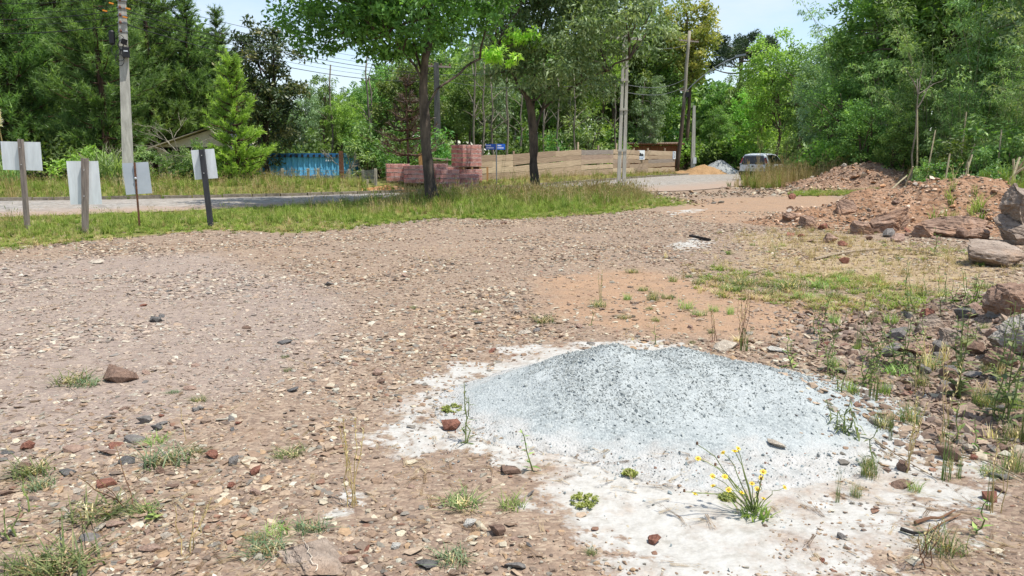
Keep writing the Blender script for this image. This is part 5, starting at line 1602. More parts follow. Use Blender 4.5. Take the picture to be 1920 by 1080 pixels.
for k in range(8): m.tube([a - (0, .08, .05 + k * .13), b_ - (0, .08, .05 + k * .13)], .006, 4)
m.obj("netting", M_WIREL, wf)["kind"] = "stuff"

# --- brick pallets
def brickmat():
    m, nt, b, out = mat("wrapped_brick"); co = objco(nt)
    n1 = noise(nt, 5, 6, .65, co)
    a = N(nt, "ShaderNodeAttribute", attribute_name="tint")
    c = ramp(nt, a.outputs["Fac"], [(0, srgb(160, 92, 82)), (.5, srgb(190, 120, 108)), (1, srgb(208, 148, 134))])
    c = mixc(nt, ramp(nt, n1, [(.45, (0, 0, 0, 1)), (.75, (.6, .6, .6, 1))]), c, srgb(204, 164, 152))
    nt.links.new(c, b.inputs["Base Color"]); b.inputs["Roughness"].default_value = .75
    return m
M_BRICK = brickmat()
M_WRAP = None
def wrapmat():
    m, nt, b, out = mat("stretch_film"); co = objco(nt)
    b.inputs["Base Color"].default_value = srgb(216, 196, 192); b.inputs["Roughness"].default_value = .3
    bump(nt, b, noise(nt, 9, 4, .6, scaled(nt, co, (1, 1, 2.5))), .7, .05)
    tr = nt.nodes.new("ShaderNodeBsdfTransparent"); ms = nt.nodes.new("ShaderNodeMixShader")
    sx = nt.nodes.new("ShaderNodeSeparateXYZ"); nt.links.new(co, sx.inputs[0])
    zz = math_(nt, 'MULTIPLY', math_(nt, 'SUBTRACT', sx.outputs["Z"], .12), 1 / .195)
    band = math_(nt, 'ABSOLUTE', math_(nt, 'SUBTRACT', math_(nt, 'FRACT', zz), .5))
    kk = math_(nt, 'ADD', noise(nt, 3.2, 6, .65, scaled(nt, co, (.7, .7, 2))), math_(nt, 'MULTIPLY', band, .55))
    k = ramp(nt, kk, [(.55, (.05, .05, .05, 1)), (.95, (.55, .55, .55, 1))])
    nt.links.new(k, ms.inputs[0]); nt.links.new(tr.outputs[0], ms.inputs[1]); nt.links.new(b.outputs[0], ms.inputs[2])
    nt.links.new(ms.outputs[0], out.inputs[0]); return m
M_WRAP = wrapmat()
M_PAL = simple("pallet_wood", srgb(176, 140, 100), srgb(120, 92, 64), 6, .9, .3, stretch=(1, 6, 6))
def make_brick_pallet(courses, w=1.0, d=1.0, hc=.19, seed=1):
    rng = np.random.RandomState(seed)
    t = thing("brick_pallet", None, None)
    pal = MB()
    for k in range(5): 
        m = MB(); m.box((0, -d / 2 + .08 + k * (d - .16) / 4, .10), (w, .11, .022)); m.obj("slat", M_PAL, t)
    for x in (-w / 2 + .06, 0, w / 2 - .06):
        m = MB(); m.box((x, 0, .042), (.1, d, .09)); m.obj("bearer", M_PAL, t)
    z = .12
    for c in range(courses):
        m = MB(); nb = 6
        bulge = .018 * rng.rand()
        for i in range(nb):
            for j in range(nb):
                if 0 < i < nb - 1 and 0 < j < nb - 1 and c < courses - 1: continue
                m.box((-w / 2 + (i + .5) * w / nb + rng.normal(0, .005), -d / 2 + (j + .5) * d / nb + rng.normal(0, .005), z + hc / 2), (w / nb - .012 + bulge, d / nb - .012 + bulge, hc - .034), (0, 0, rng.normal(0, .02)), tint=rng.rand())
        m.obj("brick_course", M_BRICK, t)["kind"] = "stuff"
        z += hc
    # crumpled film round the load
    fb = MB(); nz_, na_ = courses * 3 + 1, 40; V = []
    for k in range(nz_):
        f = k / (nz_ - 1)
        for i in range(na_):
            u = i / na_ * 4; sd = int(u); q = (u - sd) * 2 - 1
            x, y = [(q, -1), (1, q), (-q, 1), (-1, -q)][sd]
            g = 1.035 + .02 * rng.rand() - .016 * (1 if k % 3 == 0 else 0)
            V.append((x * w / 2 * g, y * d / 2 * g, .12 + f * courses * hc + rng.normal(0, .006)))
    Q = [[k * na_ + i, k * na_ + (i + 1) % na_, (k + 1) * na_ + (i + 1) % na_, (k + 1) * na_ + i] for k in range(nz_ - 1) for i in range(na_)]
    fb.add(V, Q); fb.obj("plastic_wrap", M_WRAP, t, smooth=True)
    return t
bp4, bp5, bp3 = make_brick_pallet(4), make_brick_pallet(5, 1.02, 1.0, .20, 2), make_brick_pallet(3, 1, 1, .2, 3)
bg2 = "plastic wrapped pallets of red bricks"
pal_spots = [(bp4, 746, 34.2, 0, "wrapped brick pallet at the left end of the row by the earth patch", .10), (bp4, 779, 33.8, .0, "wrapped brick pallet second from the left, just left of the charred trunk", .06), (bp4, 818, 35.0, 0, "wrapped brick pallet hidden behind the charred roadside trunk", .05),
             (bp4, 838, 33.9, 0, "wrapped brick pallet just right of the charred roadside trunk", .08), (bp3, 873, 34.3, 0, "low brick pallet in loose whitish film left of the board fence", .12), (bp3, 852, 36.0, 0, "low brick pallet behind the others, left of the tall stacked one", .10)]
bz = {id(bp3): .12 + .6, id(bp4): .12 + .76, id(bp5): 0}
for pr, px, Y, z, lb, rz in pal_spots:
    p = at_y(px, 340, Y); dup(pr, (p.x, Y, gz(p.x, Y) - .04), rz + .1, None, lb, "brick pallet", bg2)
Y = 35.6
p = at_y(875, 340, 35.9)
dup(bp5, (p.x, 35.9, at_y(878, 312, 35.9).z - .12), .62, None, "tall wrapped brick pallet stacked on top, standing above all the others", "brick pallet", bg2)
p2 = at_y(876, 340, 35.9); dup(bp4, (p2.x, 35.95, gz(p2.x, 35.9) + .0), .5, (1.05, 1.05, max(.3, (at_y(878, 312, 35.9).z - .12 - gz(p2.x, 35.9)) / .88)), "brick pallet directly beneath the tall stacked one", "brick pallet", bg2)
for pr in (bp3, bp4, bp5): drop(pr)
# timber odds and ends behind the pallets
M_NEWW = simple("new_wood", srgb(214, 170, 118), srgb(182, 134, 86), 5, .8, .3, stretch=(5, 5, .7))
M_OLDW = simple("old_grey_wood", srgb(176, 166, 146), srgb(136, 126, 108), 5, .9, .3, stretch=(.7, 5, 5))
def odd(px, py, Y, size, rot, m, name, label, cat):
    p = at_y(px, py, Y); mb = MB(); mb.box((0, 0, 0), size, rot, jit=.004, rng=rng); o = mb.obj(name, m, None, tuple(p)); return tag(o, label, cat)
p = at_y(790, 318, 37); z0 = gz(p.x, 37); zt = at_y(790, 290, 37).z
mb = MB(); mb.box((0, 0, (zt - z0) / 2), (.24, .05, zt - z0 + .1)); o = mb.obj("upright_plank", M_NEWW, None, (p.x, 37, z0)); tag(o, "orange new plank standing upright just left of the charred trunk", "plank")
hut = thing("timber_lean_to", "rough little timber frame behind the pallets right of the charred trunk", "timber frame", tuple(at_y(823, 340, 37.5).xy) + (gz(at_y(823, 340, 37.5).x, 37.5),))
zt = at_y(823, 298, 37.5).z - hut.location.z
for x in (-.35, .42): mb = MB(); mb.box((x, 0, zt / 2), (.08, .08, zt + .1)); mb.obj("upright", M_OLDW, hut)
mb = MB(); mb.box((0.05, -.05, zt), (1.1, .5, .05), (0, .10, 0)); mb.obj("top_board", M_OLDW, hut)
mb = MB(); mb.box((0.03, .02, zt - .35), (.85, .03, .5)); mb.obj("back_board", M_OLDW, hut)
low = thing("low_board_wall", "low grey plank wall behind the brick pallets", "plank wall", tuple(at_y(830, 340, 38.2).xy) + (gz(at_y(830, 340, 38.2).x, 38.2),))
hz_ = at_y(830, 309, 38.2).z - low.location.z
for k in range(4):
    mb = MB(); mb.box((rng.normal(0, .05), 0, hz_ - .12 - k * .25), (2.5, .03, .235), (0, rng.normal(0, .006), 0)); mb.obj("plank", M_OLDW, low)
for x in (-1.1, 1.1): mb = MB(); mb.box((x, .06, hz_ / 2), (.08, .08, hz_ + .1)); mb.obj("post", M_OLDW, low)

# --- board fence
def plankmat():
    m, nt, b, out = mat("fence_plank"); co = objco(nt)
    oi = nt.nodes.new("ShaderNodeObjectInfo")
    n1 = noise(nt, 3, 6, .6, scaled(nt, co, (.5, 6, 7)))
    c = ramp(nt, oi.outputs["Random"], [(0, srgb(156, 136, 116)), (.35, srgb(184, 164, 140)), (.6, srgb(196, 178, 152)), (.8, srgb(168, 148, 130)), (.93, srgb(146, 138, 132)), (1, srgb(176, 146, 124))])
    c = mixc(nt, 1.0, c, ramp(nt, n1, [(.3, (.68, .64, .60, 1)), (.7, (1.08, 1.06, 1.03, 1))]), 'MULTIPLY')
    nt.links.new(c, b.inputs["Base Color"]); b.inputs["Roughness"].default_value = .9; bump(nt, b, n1, .4, .03)
    return m
M_PLANK = plankmat()
# top and bottom of the fence along its run: photo column, depth, top row
FR = [(884, 37.6, 292), (962, 40.2, 289.5), (1090, 46.0, 280.5), (1150, 50.2, 280), (1216, 55.5, 283), (1266, 59.5, 283)]
fence = thing("board_fence", "long fence of wide horizontal raw boards in front of the woods", "fence", tuple(at_y(884, 320, 37.6).xy) + (gz(at_y(884, 320, 37.6).x, 37.6),))
F0 = np.array(fence.location)
rng = np.random.RandomState(77)
def fpt(px, Y, py): return np.array(at_y(px, py, Y)) - F0
for (a, b_) in zip(FR[:-1], FR[1:]):
    pa, pb2 = fpt(*a), fpt(*b_)
    ga, gb = gz(*(pa + F0)[:2]) - F0[2], gz(*(pb2 + F0)[:2]) - F0[2]
    L = np.linalg.norm((pb2 - pa)[:2]); ang = math.atan2(pb2[1] - pa[1], pb2[0] - pa[0])
    nrow = 5
    for r_ in range(nrow + 1):
        zt0, zt1 = pa[2] - r_ * .305, pb2[2] - r_ * .305
        if max(zt0, zt1) < min(ga, gb) - .1: continue
        # one or two boards end to end per bay
        cuts = [0, 1] if rng.rand() < .6 else [0, rng.uniform(.4, .65), 1]
        for f0, f1 in zip(cuts[:-1], cuts[1:]):
            A = pa + (pb2 - pa) * f0; Bq = pa + (pb2 - pa) * f1
            za = zt0 + (zt1 - zt0) * f0 + rng.normal(0, .02); zb = zt0 + (zt1 - zt0) * f1 + rng.normal(0, .02)
            Lb = np.linalg.norm((Bq - A)[:2]); sl = math.atan2(zb - za, Lb)
            w = .297 + rng.normal(0, .012)
            n = 6; xs = np.linspace(-Lb / 2 + .004, Lb / 2 - .004, n)
            top = w / 2 + rng.normal(0, .009, n); bot = -w / 2 + rng.normal(0, .013, n); th = .012
            V = np.concatenate([np.c_[xs, np.full(n, s), zz] for s in (-th, th) for zz in (bot, top)])
            Q = []
            for i in range(n - 1):
                Q += [[i, i + 1, n + i + 1, n + i], [2 * n + i + 1, 2 * n + i, 3 * n + i, 3 * n + i + 1], [n + i, n + i + 1, 3 * n + i + 1, 3 * n + i], [i + 1, i, 2 * n + i, 2 * n + i + 1]]
            Q += [[0, n, 3 * n, 2 * n], [n - 1, 3 * n - 1, 4 * n - 1, 2 * n - 1]]
            mb = MB(); mb.add(V, Q); o = mb.obj("plank", M_PLANK, fence)
            mid = (A + Bq) / 2
            o.location = (mid[0], mid[1] + .012 * (r_ % 2), (za + zb) / 2 - w / 2)
            o.rotation_euler = (rng.normal(0, .02), -sl, ang)
for px, Y, ty in ((884, 37.75, 289), (963, 40.35, 285), (1047, 44.2, 277), (1084, 45.9, 268), (1122, 48.5, 274), (1156, 50.9, 270), (1189, 53.6, 279), (1215, 55.7, 279), (1247, 58.3, 279)):
    p = fpt(px, Y, ty); g = gz(*(p + F0)[:2]) - F0[2]
    mb = MB(); mb.box((p[0], p[1] + .08, (p[2] + g) / 2), (.10, .08, p[2] - g + .1), (0, rng.normal(0, .01), .6)); mb.obj("post", M_PLANK, fence)
p = at_y(914, 330, 36.6); z0 = gz(p.x, 36.6); zt = at_y(914, 315, 36.6).z
mb = MB(); mb.box((0, 0, (zt - z0) / 2), (.09, .05, zt - z0 + .1)); o = mb.obj("stake", M_NEWW, None, (p.x, 36.6, z0)); tag(o, "pale wooden stake in the grass left of the blue street sign", "stake")

# posters on the fence
M_PRINT = simple("poster_white", srgb(226, 230, 232), srgb(214, 220, 224), 5, .6, 0)
M_PBLUE = simple("poster_blue", srgb(60, 110, 160), srgb(48, 92, 140), 5, .6, 0)
M_PDARK = simple("poster_dark", srgb(58, 62, 66), srgb(44, 48, 52), 5, .6, 0)
def poster(px0, px1, py0, py1, Y, label, kind):
    c_ = at_y((px0 + px1) / 2, (py0 + py1) / 2, Y)
    w = (px1 - px0) * Y / FPX * 1.25; h = (py1 - py0) * Y / FPX
    t = thing("poster", label, "poster", tuple(c_), .78)
    mb = MB(); mb.box((0, 0, 0), (w, .01, h)); mb.obj("sheet", M_PRINT, t)
    if kind == 0:
        mb = MB(); mb.box((.02 * w, -.008, -.02 * h), (w * .62, .004, .22 * h)); mb.box((-.12 * w, -.008, .14 * h), (w * .2, .004, .16 * h)); mb.box((.12 * w, -.008, .10 * h), (w * .16, .004, .10 * h)); mb.obj("print", M_PDARK, t)["kind"] = "stuff"
        mb = MB(); mb.box((0, -.008, -.22 * h), (w * .98, .004, .03 * h)); mb.obj("stripe", M_PBLUE, t)
        for k in range(6):
            mb = MB(); mb.box((-.32 * w + k * .12 * w, -.008, -.36 * h), (.075 * w, .004, .10 * h)); mb.obj("print", M_PBLUE, t)
    else:
        mb = MB(); mb.box((-.36 * w, -.008, 0), (w * .18, .004, h * .96)); mb.obj("stripe", M_PBLUE, t)
        for k in range(5):
            mb = MB(); mb.box((.1 * w + (k % 2) * .05 * w, -.008, .36 * h - k * .17 * h), (.42 * w, .004, .07 * h)); mb.obj("print", M_PDARK, t)
    return t
def ony(px): return np.interp(px, [q[0] for q in FR], [q[1] for q in FR])
poster(1193, 1211, 282, 299, ony(1201) - .12, "white poster with a dark house picture on the board fence", 0)
poster(1260, 1268, 284, 298, ony(1264) - .12, "narrow white notice with a blue edge at the fence end beside the leaning pole", 1)

# --- street sign
Y = 36.0; p = at_y(931, 338, Y); z0 = gz(p.x, Y)
ss = thing("street_sign", "blue street name sign with white lettering on a thin grey post before the fence", "street sign", (p.x, Y, z0), 0)
zt = at_y(931, 269, Y).z - z0
mb = MB(); mb.tube([(0, 0, -.1), (0, 0, zt)], .028, 8); mb.obj("post", M_STEEL, ss)
M_SBLUE = simple("sign_blue", srgb(34, 92, 190), srgb(28, 80, 172), 4, .45, 0, spec=.4)
for sgn, an, ln in ((-1, -.30, .50), (1, .75, .52)):
    mb = MB(); mb.box((0, 0, 0), (ln, .012, .26)); o = mb.obj("name_plate", M_SBLUE, ss)
    o.location = (sgn * math.cos(an) * (ln / 2 + .03), sgn * math.sin(an) * (ln / 2 + .03), zt - .15); o.rotation_euler = (0, 0, an)
    # the lettering is too small in the photograph to read: two short rows of white strokes
    for row, (z_, n_, w_) in enumerate(((.055, 5, .034), (-.05, 8, .036))):
        m2 = MB()
        for c in range(n_): m2.box((-.20 + c * .047, -.0085, z_), (w_ * (.7 + .3 * rng.rand()), .002, .05 + .012 * rng.rand()))
        m2.obj("lettering", M_PRINT, o)["kind"] = "stuff"

# --- shed behind the fence
Y = 63.0
xa, xb2 = at_y(1176, 300, Y).x, at_y(1274, 300, Y).x
sh = thing("wooden_shed", "flat roofed brown plank shed rising behind the right end of the fence", "shed", ((xa + xb2) / 2, Y, gz((xa + xb2) / 2, Y)))
zt = at_y(1220, 271, Y).z - sh.location.z
M_SHED = simple("shed_board", srgb(150, 98, 66), srgb(112, 72, 50), 5, .9, .3, stretch=(6, 6, .5))
M_ROOF = simple("corrugated_roof", srgb(168, 150, 138), srgb(120, 92, 76), 3, .8, .2)
W = xb2 - xa; nb = 16
for k in range(nb):
    mb = MB(); mb.box((-W / 2 + (k + .5) * W / nb, rng.normal(0, .012), zt / 2 - .04), (W / nb - .012, .03, zt - .08)); mb.obj("plank", M_SHED, sh)
for x in (-W / 2, W / 2):
    mb = MB(); mb.box((x, 1.25, zt / 2 - .05), (.06, 2.4, zt - .12)); mb.obj("side_wall", M_SHED, sh)
m = corr(W + .7, 3.1, .18, .03); ro = m.obj("roof", M_ROOF, sh); ro.rotation_euler = (-math.pi / 2 + .05, 0, 0); ro.location = (0, -.35, zt + .10)
mb = MB(); mb.box((0, -.30, zt + .02), (W + .66, .03, .10)); mb.obj("fascia", M_SHED, sh)

# --- house behind the pines
Y = 37.0
xa, xb2 = at_y(296, 300, Y).x, at_y(425, 300, Y).x
hs = thing("house", "pale beige house gable half hidden behind the pines and bare shrub", "house", ((xa + xb2) / 2, Y, gz((xa + xb2) / 2, Y)))
M_HOUSE = simple("house_wall", srgb(212, 200, 176), srgb(190, 176, 150), 2, .9, .1)
M_HROOF = simple("fibre_cement_roof", srgb(196, 186, 164), srgb(160, 150, 130), 3, .9, .2)
W = xb2 - xa; z0 = hs.location.z
ze, zr = at_y(300, 268, Y).z - z0, at_y(385, 243, Y).z - z0
xr = at_y(395, 236, Y).x - hs.location.x
mb = MB(); mb.add([(-W / 2, 0, -.1), (W / 2, 0, -.1), (W / 2, 0, ze - .2), (xr, 0, zr), (-W / 2, 0, ze - .2), (-W / 2, 4, -.1), (W / 2, 4, -.1), (W / 2, 4, ze - .2), (xr, 4, zr), (-W / 2, 4, ze - .2)],
       [[0, 1, 2, 4], [6, 5, 9, 7], [0, 4, 9, 5], [1, 4, 7, 2]], [[4, 2, 3], [7, 9, 8]]); mb.obj("wall", M_HOUSE, hs)
for (ax, az, bx_2, bz_) in ((-W / 2 - .35, ze - .32, xr, zr + .08), (xr, zr + .08, W / 2 + .35, ze - .32)):
    mb = MB(); mb.add([(ax, -.4, az), (bx_2, -.4, bz_), (bx_2, 4.3, bz_), (ax, 4.3, az), (ax, -.4, az + .07), (bx_2, -.4, bz_ + .07), (bx_2, 4.3, bz_ + .07), (ax, 4.3, az + .07)],
        [[0, 3, 2, 1], [4, 5, 4, 7], [0, 1, 5, 4], [2, 3, 7, 6], [0, 4, 7, 3], [1, 2, 4, 5]]); mb.obj("roof", M_HROOF, hs)
mb = MB(); mb.box((-W * .1, -.02, ze * .5), (1.1, .06, .9)); wf_ = mb.obj("window", M_WOODD, hs)

# --- the parked car
def car_build():
    M_PAINT_ = simple("silver_blue_paint", srgb(208, 213, 216), srgb(200, 206, 210), 2, .3, 0, .1, spec=.6)
    M_GLASS = simple("tinted_glass", srgb(18, 20, 24), srgb(14, 16, 20), 2, .08, 0, spec=.6)
    M_TRIM = simple("bumper_black", srgb(44, 46, 48), srgb(36, 38, 40), 6, .6, .05)
    M_RED = simple("tail_light_red", srgb(128, 30, 36), srgb(98, 22, 28), 6, .25, 0, spec=.5)
    M_TYRE = simple("tyre_rubber", srgb(34, 34, 34), srgb(24, 24, 24), 10, .9, .2)
    M_RIM = simple("wheel_rim", srgb(150, 152, 154), srgb(120, 122, 124), 6, .4, 0, .7)
    t = thing("parked_car", "silver blue five door hatchback parked on the road behind tall dry grass", "car")
    Lc = 3.78
    # stations along the length (x from tail 0 to nose), lower half width, belt height, sill height, roof height, roof half width
    xs = [0.00, .06, .18, .45, .95, 1.55, 2.15, 2.55, 2.85, 3.15, 3.45, 3.68, 3.78]
    zb = [.50, .40, .30, .24, .22, .22, .22, .22, .22, .24, .28, .34, .46]
    belt = [.86, .90, .92, .93, .94, .94, .93, .92, .90, .87, .83, .76, .64]
    hw = [.70, .76, .80, .82, .825, .825, .825, .82, .81, .80, .76, .70, .60]
    # body: ring of points per station from left sill over the belt deck to right sill
    mb = MB(); V = []; n = 14
    for x, z0, z1, w in zip(xs, zb, belt, hw):
        m_ = (z0 + z1) / 2
        ring = [(-w * .88, z0), (-w * .97, z0 + .08), (-w, m_ - .05), (-w, m_ + .10), (-w * .975, z1 - .08), (-w * .93, z1), (-w * .45, z1 + .015), (w * .45, z1 + .015), (w * .93, z1), (w * .975, z1 - .08), (w, m_ + .10), (w, m_ - .05), (w * .97, z0 + .08), (w * .88, z0)]
        V += [(y, x, z) for y, z in ring]
    Q = [[k * n + i, k * n + (i + 1) % n, (k + 1) * n + (i + 1) % n, (k + 1) * n + i] for k in range(len(xs) - 1) for i in range(n)]
    mb.add(V, Q)
    for k, flip in ((0, 0), (len(xs) - 1, 1)):
        c = len(V); 
    ends = []
    for k in (0, len(xs) - 1):
        ring = np.array(V[k * n:(k + 1) * n]); mb.add(np.r_[ring, [ring.mean(0)]], tris=[[i, (i + 1) % n, n] if k else [(i + 1) % n, i, n] for i in range(n)])
    body = mb.obj("body", M_PAINT_, t, smooth=True)
    sub = body.modifiers.new("sub", 'SUBSURF'); sub.levels = 1; sub.render_levels = 1
    # cabin: upright tail, long roof, raked windscreen
    cs = [(.04, .93, .10, .78), (.16, 1.42, .16, .60), (.30, 1.475, .20, .60), (.80, 1.50, .0, .61), (1.45, 1.50, 0, .61), (1.95, 1.46, 0, .60), (2.12, 1.41, 0, .585), (2.80, .92, 0, .70)]
    # roof shell
    rb = MB(); V = []; n = 7
    for x, z, _, w in cs[1:-1]:
        V += [(-w, x, z - .09), (-w * .93, x, z - .03), (-w * .6, x, z), (0, x, z + .01), (w * .6, x, z), (w * .93, x, z - .03), (w, x, z - .09)]
    k = len(cs) - 2
    rb.add(V, [[a * n + i, a * n + i + 1, (a + 1) * n + i + 1, (a + 1) * n + i] for a in range(k - 1) for i in range(n - 1)])
    rb.obj("roof", M_PAINT_, t, smooth=True)
    # pillars
    def strip(name, P, m, w=None):
        b_ = MB(); b_.add(P, [[0, 1, 2, 3]]); return b_.obj(name, m, t)
    for s in (-1, 1):
        # rear quarter pillar, with the tail lamp set high in it
        P = [(s * .775, .05, .90), (s * .60, .165, 1.345), (s * .60, .42, 1.40), (s * .795, .42, .93)]
        strip("rear_pillar", P, M_PAINT_)
        strip("rear_pillar", [(s * .775, .05, .90), (s * .66, .03, .90), (s * .53, .150, 1.36), (s * .60, .165, 1.345)], M_PAINT_)
        b_ = MB(); b_.add([(s * .735, .022, .96), (s * .66, .010, .96), (s * .575, .115, 1.27), (s * .645, .130, 1.27), (s * .77, .12, .97), (s * .665, .21, 1.27)], [[0, 1, 2, 3], [4, 0, 3, 5]])
        b_.obj("tail_light", M_RED, t)
        # side glass, front and rear door
        strip("rear_door_glass", [(s * .797, .42, .945), (s * .602, .42, 1.40), (s * .612, 1.22, 1.43), (s * .800, 1.22, .95)], M_GLASS)
        strip("front_door_glass", [(s * .800, 1.28, .95), (s * .612, 1.28, 1.43), (s * .59, 2.05, 1.36), (s * .78, 2.52, .95)], M_GLASS)
        strip("door_pillar", [(s * .801, 1.22, .94), (s * .613, 1.22, 1.435), (s * .613, 1.28, 1.435), (s * .801, 1.28, .94)], M_TRIM)
        strip("front_pillar", [(s * .79, 2.50, .93), (s * .59, 2.03, 1.37), (s * .56, 2.13, 1.39), (s * .70, 2.80, .92)], M_PAINT_)
        b_ = MB(); b_.box((s * .90, 2.32, .99), (.16, .10, .13), (0, 0, s * .1)); b_.obj("wing_mirror", M_TRIM, t)
        for y in (.62, 1.55):
            b_ = MB(); b_.box((s * .835, y, .80), (.02, .17, .03)); b_.obj("door_handle", M_TRIM, t)
        for y in (.62, 2.98):
            b_ = MB(); th = np.linspace(0, 6.283, 21)[:-1]
            for R_, wd, nm in ((.285, .17, 0),):
                b_.tube([(s * .72, y, .285), (s * .735, y, .285), (s * .80, y, .285), (s * .815, y, .285)], [.25, .285, .285, .25], 20)
            wh = b_.obj("wheel", M_TYRE, t, smooth=False)
            b_ = MB(); b_.tube([(s * .80, y, .285), (s * .822, y, .285)], [.175, .16], 16); b_.obj("rim", M_RIM, wh)
    strip("windscreen", [(-.56, 2.125, 1.40), (.56, 2.125, 1.40), (.70, 2.80, .925), (-.70, 2.80, .925)], M_GLASS)
    strip("rear_window", [(-.64, .014, .955), (.64, .014, .955), (.545, .135, 1.365), (-.545, .135, 1.365)], M_GLASS)
    strip("tailgate", [(-.54, .150, 1.36), (.54, .150, 1.36), (.56, .17, 1.41), (-.56, .17, 1.41)], M_PAINT_)
    b_ = MB(); b_.box((0, .045, .40), (1.50, .16, .20)); b_.box((0, -.02, .47), (1.36, .06, .10)); b_.obj("rear_bumper", M_TRIM, t)
    b_ = MB(); b_.box((0, -.012, .60), (.40, .014, .13)); b_.obj("number_plate", M_NAIL, t)
    b_ = MB(); b_.tube([(0, .005, .80), (0, -.012, .80)], [.05, .045], 14); b_.obj("emblem", M_TRIM, t)
    b_ = MB(); b_.box((.18, -.005, .90), (.03, .02, .03)); b_.box((-.45, -.006, .885), (.15, .01, .02)); b_.obj("tailgate_badge", M_TRIM, t)
    b_ = MB(); b_.tube([(0.1, .1, .98), (0, .03, 1.02), (-.35, .02, 1.03)], .008, 5); b_.obj("rear_wiper", M_TRIM, t)
    return t
car = car_build()
cp_ = at_y(1415, 330, 44.5)
car.location = (cp_.x - .15, 44.5, 0.05); car.rotation_euler = (0, 0, -math.radians(38)); car.scale = (1.06, 1.06, 1.04)
# ------------------------------------------------------------------ rocks and boulders
def rockmat(name, a, b, c=None):
    m, nt, bs, out = mat(name); co = objco(nt)
    n1 = noise(nt, 3.0, 7, .62, co)
    col = ramp(nt, n1, [(.30, a), (.55, b), (.72, c or tuple(min(1, k * 1.25) for k in b[:3]) + (1,))])
    sp = noise(nt, 26, 4, .7, co)
    col = mixc(nt, 1.0, col, ramp(nt, sp, [(.3, (.78, .78, .78, 1)), (.7, (1.1, 1.1, 1.1, 1))]), 'MULTIPLY')
    nt.links.new(col, bs.inputs["Base Color"]); bs.inputs["Roughness"].default_value = .88; bs.inputs["Specular IOR Level"].default_value = .2
    bump(nt, bs, math_(nt, 'ADD', n1, math_(nt, 'MULTIPLY', sp, .3)), .7, .12)
    return m
RM = {"brown": rockmat("brown_rock", srgb(112, 88, 74), srgb(150, 124, 108)), "grey": rockmat("grey_rock", srgb(112, 108, 104), srgb(148, 142, 136)),
      "dark grey": rockmat("dark_grey_rock", srgb(88, 87, 86), srgb(122, 119, 116)), "reddish": rockmat("reddish_rock", srgb(120, 76, 62), srgb(160, 112, 94)),
      "pinkish": rockmat("pinkish_rock", srgb(150, 122, 108), srgb(184, 156, 138)), "pale": rockmat("pale_rock", srgb(168, 154, 138), srgb(204, 192, 174)),
      "whitish": rockmat("whitish_rock", srgb(190, 184, 172), srgb(216, 212, 202)), "orange": rockmat("orange_rock", srgb(164, 108, 66), srgb(196, 142, 96))}
rng = np.random.RandomState(88)
def rock_mesh(n, s):
    return hull(rng, n, s)
R_FLAT = [rock_mesh(17, (1, rng.uniform(.6, .85), rng.uniform(.22, .34))) for _ in range(7)]
R_CHUNK = [rock_mesh(19, (1, rng.uniform(.65, .9), rng.uniform(.5, .72))) for _ in range(7)]
_rk = {}
def rock_data(me, colour):
    k = (me.name, colour)
    if k not in _rk:
        c = me.copy(); c.materials.clear(); c.materials.append(RM[colour]); _rk[k] = c
    return _rk[k]
AUTO = []            # (object, base label, photo column): ordinals are added where labels repeat
def rock(px, py, wpx, colour, shape, label, auto=False, group=None, tilt=.18, aspect=None, r=None):
    p = onz(px, py); r = r or rng
    d = (p - cam.location).length
    w = wpx * d / FPX
    me = rock_data((R_FLAT if shape == "flat" else R_CHUNK)[r.randint(7)], colour)
    o = bpy.data.objects.new("rock", me); COL.objects.link(o)
    s = w / 1.75
    o.scale = (s, s * r.uniform(.8, 1.1), s * (aspect or r.uniform(.85, 1.15)))
    o.rotation_euler = (r.normal(0, tilt), r.normal(0, tilt), r.rand() * 6.28 if auto else r.normal(0, .3))
    o.location = (p.x, p.y, p.z + s * (.13 if shape == "flat" else .30))
    tag(o, None if auto else label, "rock", group)
    if auto: AUTO.append((o, label, px, py))
    return o
